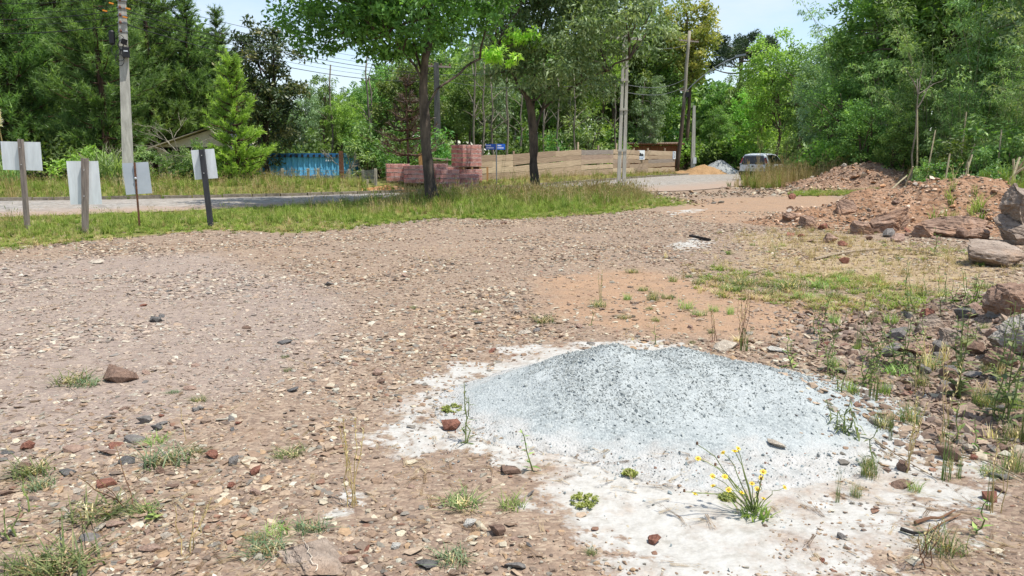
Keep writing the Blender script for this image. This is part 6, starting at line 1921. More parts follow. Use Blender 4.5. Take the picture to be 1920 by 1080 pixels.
named = [
    (225, 712, 62, "brown", "chunk", "wedge shaped grey brown rock beside the small green tuft on the left of the lot"),
    (292, 603, 24, "dark grey", "chunk", "lone dark grey pointed stone in the middle left of the lot"),
    (548, 733, 30, "dark grey", "flat", "dark grey flat stone on the sandy patch left of the white spill"),
    (532, 644, 32, "dark grey", "flat", "bluish grey flat stone left of the gravel heap's far edge"),
    (355, 730, 26, "pinkish", "flat", "pale pink flat stone right of the wedge shaped rock"),
    (930, 1001, 38, "brown", "chunk", "dark brown stone with a pale top below the grass tufts"),
    (953, 884, 56, "brown", "flat", "tilted brown slab at the foot of the leafy stem"),
    (845, 801, 42, "reddish", "chunk", "dull red rock beside the tall weed at the left edge of the white spill"),
    (1225, 1019, 30, "reddish", "chunk", "small red brown stone alone on the white ground at the bottom"),
    (1455, 834, 36, "pale", "flat", "flat tan stone lying on the front of the gravel heap"),
    (270, 794, 28, "grey", "chunk", "rounded grey stone topmost in the cluster around the grass tuft"),
    (293, 808, 22, "dark grey", "chunk", "small dark stone right of the rounded grey one in the cluster"),
    (250, 826, 38, "grey", "flat", "grey flat stone at the left of the tuft cluster"),
    (205, 851, 34, "brown", "flat", "brown flat stone left of the tuft cluster"),
    (236, 868, 34, "dark grey", "flat", "grey slab below the left of the tuft cluster"),
    (398, 857, 28, "reddish", "chunk", "red brown stone at the right end of the tuft cluster"),
    (438, 869, 28, "grey", "chunk", "grey stone farthest right of the tuft cluster"),
    (195, 909, 46, "reddish", "flat", "reddish slab just above the spiky grass tufts at lower left"),
    (125, 888, 30, "dark grey", "flat", "dark flat stone between the two left tufts"),
    (135, 845, 38, "pinkish", "flat", "pinkish stone above the dark flat one between the left tufts"),
    (15, 851, 22, "dark grey", "flat", "small blue grey stone at the left frame edge"),
    (650, 1052, 40, "pinkish", "flat", "pale brown stone beside the large veined slab"),
    (800, 1061, 46, "dark grey", "flat", "dark flat stone under the spiky tuft at the bottom"),
    (968, 1064, 42, "grey", "flat", "grey flat stone at the bottom right of the spiky tuft"),
    (742, 1027, 24, "whitish", "chunk", "white stone right of the spiky tuft at the bottom"),
    (985, 626, 30, "pale", "flat", "pale flat stone left of the gravel heap's peak"),
    (1005, 623, 18, "grey", "chunk", "purple grey stone touching the pale flat one by the peak"),
    (945, 420, 14, "brown", "chunk", "single dark clod on the bare ground in front of the grass strip"),
    (180, 494, 30, "pale", "flat", "pale flat stone just in front of the grass strip at left"),
    (1580, 461, 20, "reddish", "chunk", "rust coloured stone standing above the long curved stick"),
    (1582, 494, 22, "reddish", "chunk", "reddish stone just below the long curved stick"),
    (1775, 862, 46, "brown", "chunk", "brown stone among twigs at the lower right"),
    (1690, 912, 42, "brown", "flat", "flat brown stone below the wilted plant on the spill"),
    (1360, 655, 62, "pale", "flat", "long pale slab lying behind the gravel heap"),
    (1462, 660, 46, "whitish", "flat", "whitish broken slab right of the long pale one behind the gravel heap"),
    (1385, 758, 0, "pale", "flat", ""),
    (1700, 398, 0, "pale", "flat", ""),
    (280, 1032, 42, "pinkish", "flat", "pink and white split stone near the lower left corner tufts"),
    (165, 1012, 34, "grey", "flat", "grey stone between the lower left tufts"),
    (310, 1008, 28, "pale", "flat", "smooth cream coloured stone above the split pink stone"),
    (215, 985, 34, "pinkish", "flat", "salmon pink stone beside the spiky tuft at lower left"),
    (880, 985, 30, "whitish", "chunk", "white lump just above the dark brown stone"),
    (1390, 917, 0, "pale", "flat", ""),
    (1040, 948, 0, "pale", "flat", ""),
]
for a in named:
    if a[2]: rock(*a)
def boulder(px, pyb, wpx, hpx, dep, colour, label, seed, rot=(0, 0, 0), cuts=20, sink=.33, lift=0.0, name="boulder", Y=None):
    """a rock whose foot stands where the line of sight meets the ground or heap"""
    r = np.random.RandomState(seed)
    p = onz(px, pyb) if Y is None else at_y(px, pyb, Y)
    if Y is not None: p.z = float(Z(p.x, p.y))
    d = (p - cam.location).length
    size = (wpx * d / FPX, wpx * d / FPX * dep, hpx * d / FPX * 1.12)
    bm = bmesh.new(); bmesh.ops.create_icosphere(bm, subdivisions=5, radius=1.0)
    V = np.array([v.co[:] for v in bm.verts])
    nrm = rand_dirs(r, cuts); ds = r.uniform(.46, .74, cuts)
    wob = (fbm(V[:, 0] * 1.3 + V[:, 2] + seed, V[:, 1] * 1.3 - V[:, 2], 2.6, 4, seed % 7) - .5) * .16
    for n, dd in zip(nrm, ds):
        t = V @ n - dd - wob
        V = V - np.maximum(t, 0)[:, None] * n
    # bedding planes: thin ledges round the stone
    q = V[:, 2] + .25 * V[:, 0] + .2 * (fbm(V[:, 0] + seed, V[:, 1], 1.5, 3, 2) - .5)
    led = ((q * 4.5) % 1.0); led = np.where(led < .12, -.035, 0.0)
    rad = V / (np.linalg.norm(V, axis=1, keepdims=True) + 1e-9)
    fine = (fbm(V[:, 0] - V[:, 2] + seed, V[:, 1] + V[:, 2] * .8, 9.0, 3, seed % 5) - .5) * .05
    V = V + rad * (led + fine)[:, None]
    lo, hi = V.min(0), V.max(0)
    V = (V - (lo + hi) / 2) / (hi - lo) * np.array(size)
    for v, c in zip(bm.verts, V): v.co = c
    me = bpy.data.meshes.new("boulder"); bm.to_mesh(me); bm.free()
    me.materials.append(RM[colour]); me.polygons.foreach_set("use_smooth", np.zeros(len(me.polygons), bool))
    o = bpy.data.objects.new(name, me); COL.objects.link(o)
    o.location = (p.x, p.y + size[1] * .30, p.z + size[2] * (.5 - sink) + lift); o.rotation_euler = rot
    return tag(o, label, "boulder")
def rockmat2(name, a, b, c, stain):
    m, nt, bs, out = mat(name); co = objco(nt)
    n1 = noise(nt, 3.2, 8, .66, co)
    lay = noise(nt, 3.0, 5, .6, scaled(nt, co, (.8, .8, 7)))
    col = ramp(nt, n1, [(.30, a), (.50, b), (.70, c)])
    col = mixc(nt, ramp(nt, lay, [(.45, (0, 0, 0, 1)), (.62, (.7, .7, .7, 1))]), col, a)
    col = mixc(nt, ramp(nt, noise(nt, 1.7, 6, .65, co), [(.50, (0, 0, 0, 1)), (.68, (.75, .75, .75, 1))]), col, stain)
    sp = noise(nt, 34, 4, .7, co)
    col = mixc(nt, 1.0, col, ramp(nt, sp, [(.3, (.74, .74, .74, 1)), (.7, (1.12, 1.12, 1.12, 1))]), 'MULTIPLY')
    nt.links.new(col, bs.inputs["Base Color"]); bs.inputs["Roughness"].default_value = .9; bs.inputs["Specular IOR Level"].default_value = .2
    bump(nt, bs, math_(nt, 'ADD', math_(nt, 'ADD', n1, lay), math_(nt, 'MULTIPLY', sp, .4)), .8, .07)
    return m
RM["slab grey"] = rockmat2("slab_grey_rock", srgb(128, 112, 99), srgb(160, 145, 131), srgb(182, 169, 155), srgb(154, 124, 98))
RM["slab pink"] = rockmat2("slab_pink_rock", srgb(124, 98, 82), srgb(160, 134, 116), srgb(184, 162, 146), srgb(166, 124, 92))
RM["white top"] = rockmat2("white_topped_rock", srgb(130, 120, 108), srgb(172, 166, 156), srgb(186, 182, 174), srgb(120, 90, 70))
b2_ = boulder(1934, 458, 84, 66, .9, "slab grey", "rounded grey boulder directly beneath the biggest one at the right edge", 502, (0, .06, .2))
b1_ = boulder(1930, 456, 88, 66, .9, "slab grey", "biggest grey boulder leaning out at the right edge above the others", 501, (.1, .22, .4), lift=.44)
boulder(1874, 500, 104, 50, .75, "slab grey", "broad flat grey boulder on the ground in front of the right edge boulders", 503, (.04, .05, .1))
boulder(1806, 424, 112, 46, .8, "slab pink", "long pinkish slab overhanging the hollow in the orange earth heap", 504, (-.16, .04, -.1))
boulder(1672, 430, 84, 44, .7, "slab pink", "tilted brown slab jutting from the middle of the orange earth heap", 505, (-.15, -.35, .2))
boulder(1622, 408, 38, 30, .9, "slab pink", "brown rock wedged left of the tilted slab on the earth heap", 506)
boulder(1588, 412, 34, 34, .9, "slab pink", "upright reddish rock on the left shoulder of the earth heap", 507, (.2, .3, 0))
boulder(1838, 450, 46, 26, .8, "slab pink", "pinkish rock between the overhanging slab and the broad flat boulder", 508)
boulder(1518, 416, 30, 28, .9, "slab pink", "brown rock with twigs at the left tip of the earth heap", 509)
boulder(1490, 416, 40, 16, .8, "slab pink", "low brown rock at the far left tip of the earth heap", 510)
boulder(1914, 670, 74, 70, .9, "white top", "white topped rock at the right edge above the weeds", 511, (.1, .15, 0), lift=.05)
boulder(1890, 690, 52, 40, .9, "brown", "rust brown rock under the white topped one at the right edge", 512)
boulder(1750, 622, 52, 40, .8, "slab grey", "grey block at the back of the rubble bank", 513)
boulder(1792, 652, 52, 38, .8, "slab grey", "pale grey faceted block in the middle of the rubble bank", 514, (.1, .1, .4))
boulder(1735, 666, 56, 26, .8, "slab pink", "flat pinkish block left of the pale faceted block in the rubble bank", 515)
boulder(1912, 590, 80, 66, .9, "slab pink", "dark brown rock half hidden at the right edge of the rubble bank", 516)
boulder(1735, 446, 40, 24, .9, "slab pink", "squarish pink rock at the front foot of the earth heap", 517, (0, .2, .3))
boulder(1560, 456, 24, 22, .9, "slab pink", "small tan block standing at the front left of the earth heap", 519)
boulder(575, 1074, 128, 34, .9, "slab grey", "large grey slab with a pale vein at the bottom edge", 518, (.04, -.05, .1), name="slab_rock")

# countable rocks in the rubble: colour, size and place in the label, ordinals where they repeat
r2 = np.random.RandomState(99)
cols = ["brown", "grey", "reddish", "pinkish", "dark grey", "pale"]
def sizew(w): return "small" if w < 20 else ("medium" if w < 30 else "large")
def place(px, py):
    if py < 470: return "on the orange earth heap" if px > 1500 else "at the edge of the drive"
    if px > 1780: return "under the right edge weeds" if py > 640 else "at the top of the rubble bank"
    if px > 1500: return "in the rubble bank" if py < 780 else "on the dusty ground at right"
    if px > 1200: return "on the bottom right dust"
    if px > 640: return "left of the white spill" if py < 800 else "at the bottom centre"
    return "in the lower left stones" if py > 760 else "on the open gravel at left"
def many(n, box, wmin, wmax, cw, flatp=.5):
    for _ in range(n):
        px, py = r2.uniform(box[0], box[2]), r2.uniform(box[1], box[3])
        if poly_sd(np.array([at(px, py).x]), np.array([at(px, py).y]), WHITE)[0] < .05 and r2.rand() < .6: continue
        if float(gravel_h(at(px, py).x, at(px, py).y)) > .02: continue
        w = wmin + (wmax - wmin) * r2.rand() ** 1.7
        c = cols[r2.choice(6, p=cw)]
        sh = "flat" if r2.rand() < flatp else "chunk"
        rock(px, py, w, c, sh, "%s %s %s stone %s" % (sizew(w), c, "flat" if sh == "flat" else "angular", place(px, py)), True, "loose rocks " + place(px, py), .35, r=r2)
cwb = [.36, .26, .12, .12, .14, 0]
many(46, (1640, 585, 1925, 740), 16, 44, cwb, .35)
many(30, (1480, 630, 1800, 740), 14, 34, cwb, .5)
many(22, (1640, 760, 1925, 960), 14, 34, cwb, .5)
many(40, (1470, 372, 1890, 455), 12, 34, [.3, .14, .16, .3, 0, .1], .4)
many(34, (0, 760, 480, 1075), 14, 32, [.2, .25, .15, .2, .12, .08], .7)
many(26, (480, 880, 1120, 1078), 14, 28, [.2, .22, .12, .2, .12, .14], .7)
many(22, (0, 480, 900, 740), 12, 26, [.24, .2, .1, .26, .12, .08], .85)
many(14, (820, 600, 1320, 660), 12, 26, [.25, .15, .2, .2, .05, .15], .7)
many(12, (1280, 960, 1900, 1075), 12, 28, [.3, .15, .15, .3, .02, .08], .8)
many(16, (700, 660, 960, 900), 12, 30, [.25, .15, .2, .2, .05, .15], .8)

# ------------------------------------------------------------------ weeds on the lot
L_WEED = leafmat("weed_blades", srgb(74, 94, 44), srgb(108, 130, 66), srgb(156, 162, 100), .30, var=.12, k=.9)
L_WEEDB = leafmat("bluish_weed_blades", srgb(78, 100, 66), srgb(112, 136, 92), srgb(150, 168, 124), .28, var=.08, k=.9)
L_WEEDL = leafmat("light_weed_leaves", srgb(98, 130, 48), srgb(132, 164, 66), srgb(170, 186, 96), .32, var=.12, k=.95)
L_DRYB = leafmat("dry_blades", srgb(140, 118, 78), srgb(180, 158, 112), srgb(206, 190, 148), .25, var=.1)
L_MOSS = leafmat("creeping_leaves", srgb(88, 96, 36), srgb(118, 124, 48), srgb(150, 152, 70), .2, var=.05)
M_STEM = simple("green_stem", srgb(124, 138, 78), srgb(92, 104, 56), 10, .7, 0)
M_STEMR = simple("reddish_stem", srgb(126, 92, 68), srgb(92, 66, 48), 10, .7, 0)
rg = np.random.RandomState(120)
def tuft_mesh(n, lean, w, spread, m, seed=False, segs=4):
    mb = MB(); blade_mb(mb, rg, n, 1.0, spread, lean, w, segs, seed); return mb.mesh("blades", m)
TUFT = {"grass": [tuft_mesh(80, 1.2, .013, .8, L_WEED) for _ in range(4)], "spiky": [tuft_mesh(64, 1.35, .018, .8, L_WEED) for _ in range(4)], "blue": [tuft_mesh(70, 1.3, .018, .85, L_WEEDB) for _ in range(4)],
        "dry": [tuft_mesh(26, .8, .016, .4, L_DRYB) for _ in range(3)], "tall": [tuft_mesh(22, .45, .014, .3, L_WEED, True) for _ in range(3)], "light": [tuft_mesh(60, 1.1, .015, .7, L_WEEDL) for _ in range(3)]}
def tuft(px, py, wpx, kind, label, hk=.27, auto=False, group=None):
    p = onz(px, py); d = (p - cam.location).length
    w = wpx * d / FPX
    t = thing("grass_tuft", None if auto else label, "grass tuft", tuple(p), rg.rand() * 6.28, group)
    o = bpy.data.objects.new("blades", TUFT[kind][rg.randint(len(TUFT[kind]))]); COL.objects.link(o); o.parent = t; o["kind"] = "stuff"
    s = w * .62
    o.scale = (s * rg.uniform(.9, 1.25), s * rg.uniform(.9, 1.25), w * hk * (2.4 if kind == "tall" else 1.15) * rg.uniform(.8, 1.3))
    if kind in ("grass", "spiky", "blue") and wpx > 30:
        o2 = bpy.data.objects.new("dead_blades", TUFT["dry"][rg.randint(3)]); COL.objects.link(o2); o2.parent = t; o2["kind"] = "stuff"
        o2.scale = (s * 1.05, s * 1.05, o.scale.z * .62); o2.rotation_euler = (0, 0, rg.rand() * 6.28)
    if auto: AUTO.append((t, label, px, py))
    return t
tl = [(60, 888, 100, "spiky", "grass tuft left of the dark flat stone near the left edge"), (75, 915, 70, "blue", "small bluish tuft just below the leftmost spiky tuft"), (132, 718, 80, "spiky", "green tuft beside the wedge shaped rock"), (165, 722, 60, "blue", "low bluish tuft touching the wedge shaped rock"),
      (312, 868, 120, "blue", "dense bluish tuft in the middle of the stone cluster"), (290, 832, 70, "light", "light green tuft among the upper stones of the cluster"), (365, 852, 60, "spiky", "small tuft at the right of the stone cluster"), (175, 968, 130, "spiky", "spiky tuft above the lower left corner"), (272, 958, 90, "spiky", "tall bladed tuft right of the spiky one at lower left"),
      (545, 856, 84, "grass", "lone rounded grass tuft on the gravel left of the white spill"), (372, 753, 42, "grass", "little bright tuft on the sandy gravel at left"), (325, 737, 30, "blue", "tiny bluish tuft beside the little bright one"), (540, 696, 24, "grass", "tiny tuft right of the reddish gravel at left centre"), (535, 671, 22, "spiky", "tiny dark tuft by the bluish flat stone"),
      (130, 1065, 190, "spiky", "big spreading tuft in the lower left corner"), (60, 1075, 120, "grass", "tuft cut by the bottom edge at the left corner"), (500, 1035, 110, "blue", "bluish tuft above the large veined slab"), (585, 992, 80, "blue", "wide bladed tuft on the whitish stones right of centre left"), (520, 1000, 80, "light", "pale tuft just above the veined slab"),
      (868, 946, 100, "spiky", "dark spiky tuft left of the pale feathery one at bottom centre"), (960, 950, 90, "light", "pale feathery tuft right of the dark spiky one"), (850, 1052, 96, "blue", "stiff bluish tuft at the bottom centre"), (1110, 1037, 34, "spiky", "small dark star shaped tuft on the edge of the white ground"), (1020, 604, 76, "grass", "spreading tuft behind the pale stones by the gravel heap"),
      (895, 586, 30, "spiky", "small green tuft left of the spreading tuft"), (775, 578, 24, "grass", "tiny tuft on the open gravel left of centre"), (1122, 575, 56, "grass", "tuft with tall stalks on the orange soil"), (1185, 511, 36, "grass", "flat little tuft at the back of the orange soil"), (1207, 545, 34, "grass", "small tuft below the flat little one on the orange soil"),
      (1252, 560, 40, "grass", "tuft at the centre of the orange soil"), (1170, 597, 40, "grass", "low tuft at the front of the orange soil"), (1217, 580, 26, "spiky", "dark narrow tuft on the orange soil"), (1228, 602, 32, "light", "light tuft nearest the gravel heap's peak"), (1310, 592, 48, "grass", "bushy tuft right on the orange soil in front of the green patch"),
      (1400, 535, 96, "grass", "tallest tuft at the left of the green patch"), (1480, 540, 90, "grass", "middle tuft of the green patch"), (1545, 540, 90, "light", "light tuft at the right of the green patch"), (1440, 552, 80, "grass", "front tuft of the green patch"), (1505, 560, 70, "light", "low front tuft at the right of the green patch"), (1370, 545, 60, "grass", "left outlier of the green patch"), (1580, 528, 50, "light", "far right tuft of the green patch"),
      (1385, 640, 60, "dry", "dry tuft behind the long pale slab"), (1395, 658, 60, "tall", "seeding tuft growing over the long pale slab"), (1680, 700, 70, "light", "light tuft in the rubble bank"), (1740, 690, 80, "grass", "wide green tuft in the middle of the rubble bank"), (1650, 660, 60, "dry", "dry tuft at the left of the rubble bank"), (1850, 760, 80, "grass", "tuft under the right edge weeds"), (1770, 1030, 110, "grass", "feathery tuft at the lower right"),
      (1860, 890, 60, "spiky", "small tuft at the right of the white spill's end"), (1290, 520, 30, "grass", "little tuft left of the green patch"), (480, 1010, 40, "spiky", "little dark tuft left of the pale tuft by the slab")]
for a in tl: tuft(*a)
for _ in range(46):
    px, py = rg.uniform(1150, 1900), rg.uniform(480, 700)
    q = at(px, py)
    if float(gravel_h(q.x, q.y)) > .02: continue
    k = rg.choice(["grass", "light", "dry", "tall"], p=[.35, .25, .25, .15])
    nm = {"grass": "green", "light": "light green", "dry": "straw coloured", "tall": "seeding"}[k]
    pl = "on the orange soil" if px < 1500 and py < 640 else ("in the rubble bank" if px > 1480 and py > 600 else "on the straw covered ground")
    tuft(px, py, rg.uniform(16, 44), k, "small %s tuft %s" % (nm, pl), .6, True, "small weeds " + pl)
for _ in range(30):
    px, py = rg.uniform(1560, 1920), rg.uniform(660, 960)
    k = rg.choice(["grass", "light", "dry", "tall"], p=[.3, .25, .25, .2])
    nm = {"grass": "green", "light": "light green", "dry": "straw coloured", "tall": "seeding"}[k]
    tuft(px, py, rg.uniform(24, 60), k, "small %s tuft %s" % (nm, "on the lower right dust" if py > 800 else "under the right edge weeds"), .8, True, "small weeds at the right")

def leafy(px, py, hpx, label, n=12, ll=.20, lw=.05, m=None, lean=.15, stems=1, wilt=.2, name="leafy_weed", cat="weed", auto=False):
    p = onz(px, py); d = (p - cam.location).length
    h = hpx * d / FPX
    t = thing(name, None if auto else label, cat, tuple(p))
    sb, lb = MB(), MB()
    for s in range(stems):
        a = rg.rand() * 6.28; hh = h * rg.uniform(.7, 1.0) if s else h
        e = np.array([rg.normal(0, lean), rg.normal(0, lean), 1.0]) * hh
        c = curve((rg.normal(0, .02) * s, rg.normal(0, .02) * s, -.02), e, 0, 7, rg, .008)
        sb.tube(c, np.linspace(.0045, .0018, 7), 5)
        for k in range(n):
            f = (k + .6) / n; q = np.array([np.interp(f, np.linspace(0, 1, 7), c[:, i]) for i in range(3)])
            a += 2.4; L = h * ll * (1.15 - .75 * f) * rg.uniform(.8, 1.2); W = h * lw * (1.1 - .6 * f)
            dr = np.array([math.cos(a), math.sin(a), rg.uniform(.1, .8) - wilt]); dr /= np.linalg.norm(dr)
            sd = np.cross(dr, (0, 0, 1)); sd /= np.linalg.norm(sd) + 1e-6; up = np.cross(sd, dr)
            V = [q, q + dr * L * .4 + sd * W * .5 + up * .03 * L, q + dr * L - up * L * wilt * .6, q + dr * L * .4 - sd * W * .5 + up * .03 * L, q + dr * L * .45 - up * .02 * L]
            lb.add(V, tris=[[0, 1, 4], [1, 2, 4], [2, 3, 4], [3, 0, 4]], tint=rg.rand())
    sb.obj("stem", M_STEM, t); lo = lb.obj("leaves", m or L_WEEDL, t); lo["kind"] = "stuff"
    if auto: AUTO.append((t, label, px, py))
    return t
leafy(872, 832, 112, "tall thin weed with long upright blades by the dull red rock", 8, .28, .035, L_WEED, .06, 2)
leafy(1000, 882, 84, "leafy stem leaning left beside the tilted brown slab", 13, .22, .09, L_WEEDL, .15)
leafy(1582, 806, 56, "drooping green plant growing out of the gravel heap's right end", 14, .5, .08, L_WEED, .4, 4, .8)
leafy(1625, 880, 70, "thin leafy weed with hanging leaves right of the gravel heap", 10, .28, .10, L_WEED, .3, 1, .5)
leafy(1545, 590, 56, "upright leafy weed in front of the green patch", 12, .3, .1)
leafy(1545, 605, 50, "second leafy weed in front of the green patch", 12, .3, .1, L_WEED)
leafy(1232, 646, 40, "small leafy weed behind the gravel heap's peak", 9, .34, .09)
leafy(1112, 610, 26, "short leafy sprout on the front of the orange soil", 8, .4, .12, L_WEED)
leafy(1455, 485, 34, "dark upright weed standing alone on the straw ground", 10, .35, .12, L_WEED)
leafy(1755, 480, 46, "weed beside the right end of the long curved stick", 10, .3, .1, L_WEED, .1, 2)
leafy(1735, 560, 38, "green weed on the straw ground before the rubble bank", 10, .34, .1, L_WEED, .1, 2)
leafy(1825, 575, 56, "yellowish bushy weed at the top of the rubble bank", 12, .28, .09, L_WEEDL, .3, 5)
leafy(1872, 705, 110, "tall green weed at the right of the rubble bank", 12, .26, .08, L_WEED, .08, 2)
leafy(1800, 745, 150, "tall leafy weed with reddish stems in the right side weeds", 16, .2, .06, L_WEED, .12, 4)
leafy(1890, 790, 190, "tallest weed at the right edge of the lot", 16, .18, .05, L_WEED, .1, 4)
leafy(1620, 720, 60, "yellow green bushy weed below the rubble bank", 14, .24, .1, L_WEEDL, .3, 4)
leafy(1485, 690, 70, "upright weed left of the rubble bank", 12, .28, .08, L_WEEDL, .1, 2)
leafy(1560, 700, 70, "weed with broad leaves in the left of the rubble bank", 12, .3, .1, L_WEED, .2, 3)
leafy(1690, 690, 90, "broad clump of leafy weed in the rubble bank", 14, .28, .08, L_WEED, .4, 6)
leafy(1560, 640, 60, "leafy weed at the back left of the rubble bank", 12, .28, .08, L_WEED, .2, 2)
leafy(1795, 830, 70, "light green sprout on the white dust below the right side weeds", 10, .4, .12, L_WEEDL, .2, 1)
leafy(1835, 850, 60, "thin sprout right of the light green sprout", 8, .3, .1, L_WEEDL, .2, 1)
leafy(1835, 1000, 60, "small leafy weed at the lower right by the twigs", 10, .3, .12, L_WEEDL, .2, 1)
leafy(52, 960, 70, "thin reddish weed near the lower left edge", 8, .2, .06, L_WEEDL, .15, 1)
leafy(20, 1010, 50, "green seedling at the left frame edge", 7, .5, .1, L_WEED, .2, 2)
leafy(285, 975, 30, "round leaved seedling below the spiky tufts at lower left", 7, .6, .4, L_WEEDL, .2, 2)
for _ in range(26):
    px, py = rg.uniform(1480, 1915), rg.uniform(520, 800)
    leafy(px, py, rg.uniform(26, 70), "slender leafy weed %s" % ("on the straw ground" if py < 600 else "in the rubble bank" if py < 700 else "among the right side weeds"), 9, .28, .08, L_WEED if rg.rand() < .6 else L_WEEDL, .2, rg.randint(1, 3), auto=True)

def stalks(px, py, hpx, n, label, lean=.12, m=None):
    p = onz(px, py); d = (p - cam.location).length; h = hpx * d / FPX
    t = thing("dry_weed", label, "dry weed", tuple(p))
    for k in range(n):
        mb = MB(); e = np.array([rg.normal(0, lean), rg.normal(0, lean), 1]) * h * rg.uniform(.7, 1.05)
        c = curve((rg.normal(0, .015), rg.normal(0, .015), -.02), e, 0, 7, rg, .006)
        mb.tube(c, np.linspace(.0028, .0013, 7), 4)
        s_ = mb.obj("stalk", m or M_STRAW, t)
        sp = MB()
        for j in range(10):
            f = .55 + .045 * j; q = np.array([np.interp(f, np.linspace(0, 1, 7), c[:, i]) for i in range(3)])
            a = rg.rand() * 6.28; v = np.array([math.cos(a) * .5, math.sin(a) * .5, .8]) * h * .05
            sp.add([q, q + v * .5 + (.003, 0, 0), q + v, q + v * .5 - (.003, 0, 0)], [[0, 1, 2, 3]], tint=rg.rand())
        so = sp.obj("seed_head", L_DRYB, s_); so["kind"] = "stuff"
    return t
stalks(662, 948, 170, 6, "tall dry stalks rising left of the white spill")
stalks(344, 830, 72, 1, "single dry spike above the stone cluster at left")
stalks(352, 1035, 90, 4, "pale dry sprig on the gravel near the veined slab", .3)
stalks(1390, 650, 110, 7, "dry brown stalks over the long pale slab", .15, M_STEMR)
stalks(1340, 640, 60, 3, "thin dry stalks left of the brown ones behind the gravel heap", .2, M_STEMR)
stalks(1705, 885, 130, 5, "dry stalks on the dusty ground right of the gravel heap", .12)
stalks(1768, 840, 170, 3, "tall pale seed stalks at the front of the right side weeds", .08)
stalks(1860, 960, 140, 3, "tall thin dry stalks near the right frame edge", .1)
stalks(1720, 740, 110, 3, "seed stalks in the rubble bank", .1)
stalks(870, 780, 62, 1, "thin bare stalk above the dull red rock", .05, M_STEM)
stalks(145, 470, 26, 2, "white headed weed in front of the second sign", .05, M_STEM)
stalks(820, 510, 50, 2, "thin leaning dry stems on the open gravel", .5)
stalks(1125, 565, 60, 3, "tall stalks standing in the tuft on the orange soil", .06, M_STEM)
stalks(250, 960, 90, 3, "long bent dry stems over the lower left tufts", .6, M_STEMR)
stalks(1730, 1060, 90, 4, "reddish dry stems at the bottom right", .25, M_STEMR)

def mat_plant(px, py, wpx, label):
    p = onz(px, py); d = (p - cam.location).length; w = wpx * d / FPX
    t = thing("creeping_plant", label, "creeping plant", tuple(p))
    n = 26; a = rg.rand(n) * 6.28; r = np.sqrt(rg.rand(n)) * w * .45
    C = np.c_[np.cos(a) * r, np.sin(a) * r * 1.2, np.full(n, .004) + rg.rand(n) * .010]
    mb = MB(); leaves(mb, rg, C, .015, 22, .016, .009, .9, 0, .5); o = mb.obj("leaves", L_MOSS, t); o["kind"] = "stuff"
mat_plant(848, 768, 40, "olive creeping mat on the white dust above the dull red rock")
mat_plant(1098, 941, 54, "olive creeping mat in the middle of the white ground")
mat_plant(1180, 890, 26, "small olive creeping mat at the front of the gravel heap")
mat_plant(1365, 935, 34, "brownish creeping leaves left of the yellow flowering weed")

def flower_weed():
    p = onz(1412, 968); d = (p - cam.location).length; k = d / FPX
    t = thing("flowering_weed", "straggly weed with small yellow flowers on the white ground", "flowering weed", tuple(p))
    M_YEL = simple("yellow_petal", srgb(222, 204, 56), srgb(204, 180, 44), 10, .6, 0)
    M_CEN = simple("flower_centre", srgb(190, 148, 36), srgb(160, 118, 28), 10, .7, 0)
    lb = MB(); blade_mb(lb, rg, 46, 52 * k, 40 * k, .9, .0075, 4); lb.obj("leaves", L_WEEDL, t)["kind"] = "stuff"
    heads = [(1309, 860), (1384, 841), (1356, 849), (1336, 893), (1359, 894), (1337, 911), (1431, 885), (1427, 896), (1410, 907), (1420, 917), (1471, 914), (1432, 935), (1391, 924), (1366, 918), (1303, 926), (1378, 846)]
    bud = [(1307, 833), (1341, 873), (1283, 922), (1427, 900)]
    for i, (hx, hy) in enumerate(heads + bud):
        q = np.array(at_y(hx, hy, p.y + rg.normal(0, .05)) - p)
        m = MB(); c = curve((rg.normal(0, .012), rg.normal(0, .012), .02), q, .10 * np.linalg.norm(q), 7, rg, .005); m.tube(c, np.linspace(.0028, .0014, 7), 4)
        s_ = m.obj("stem", M_STEM, t)
        if i >= len(heads):
            m = MB(); m.tube([q, q + (0, 0, .012)], [.006, .004], 6); m.obj("bud", M_STEMR, s_); continue
        nrm = np.array([rg.normal(0, .35), rg.normal(-.45, .3), 1]); nrm /= np.linalg.norm(nrm)
        u = np.cross(nrm, (0, 1, 0)); u /= np.linalg.norm(u); v = np.cross(nrm, u)
        m = MB(); R = 5.2 * k * rg.uniform(.85, 1.15)
        for j in range(9):
            a = j * 6.283 / 9; da = .30
            e = lambda an, r_, z: q + (u * math.cos(an) + v * math.sin(an)) * r_ + nrm * z
            m.add([e(a, .2 * R, .002), e(a - da, .8 * R, .003), e(a, 1.08 * R, .001), e(a + da, .8 * R, .003)], [[0, 1, 2, 3]])
        m.tube([q - nrm * .004, q + nrm * .005], [.42 * R, .36 * R], 8, mat=1)
        m.obj("flower", [M_YEL, M_CEN], s_)
flower_weed()
leafy(1893, 752, 60, "yellow tipped weed at the right frame edge above the dust", 12, .24, .1, L_WEEDL, .3, 4)

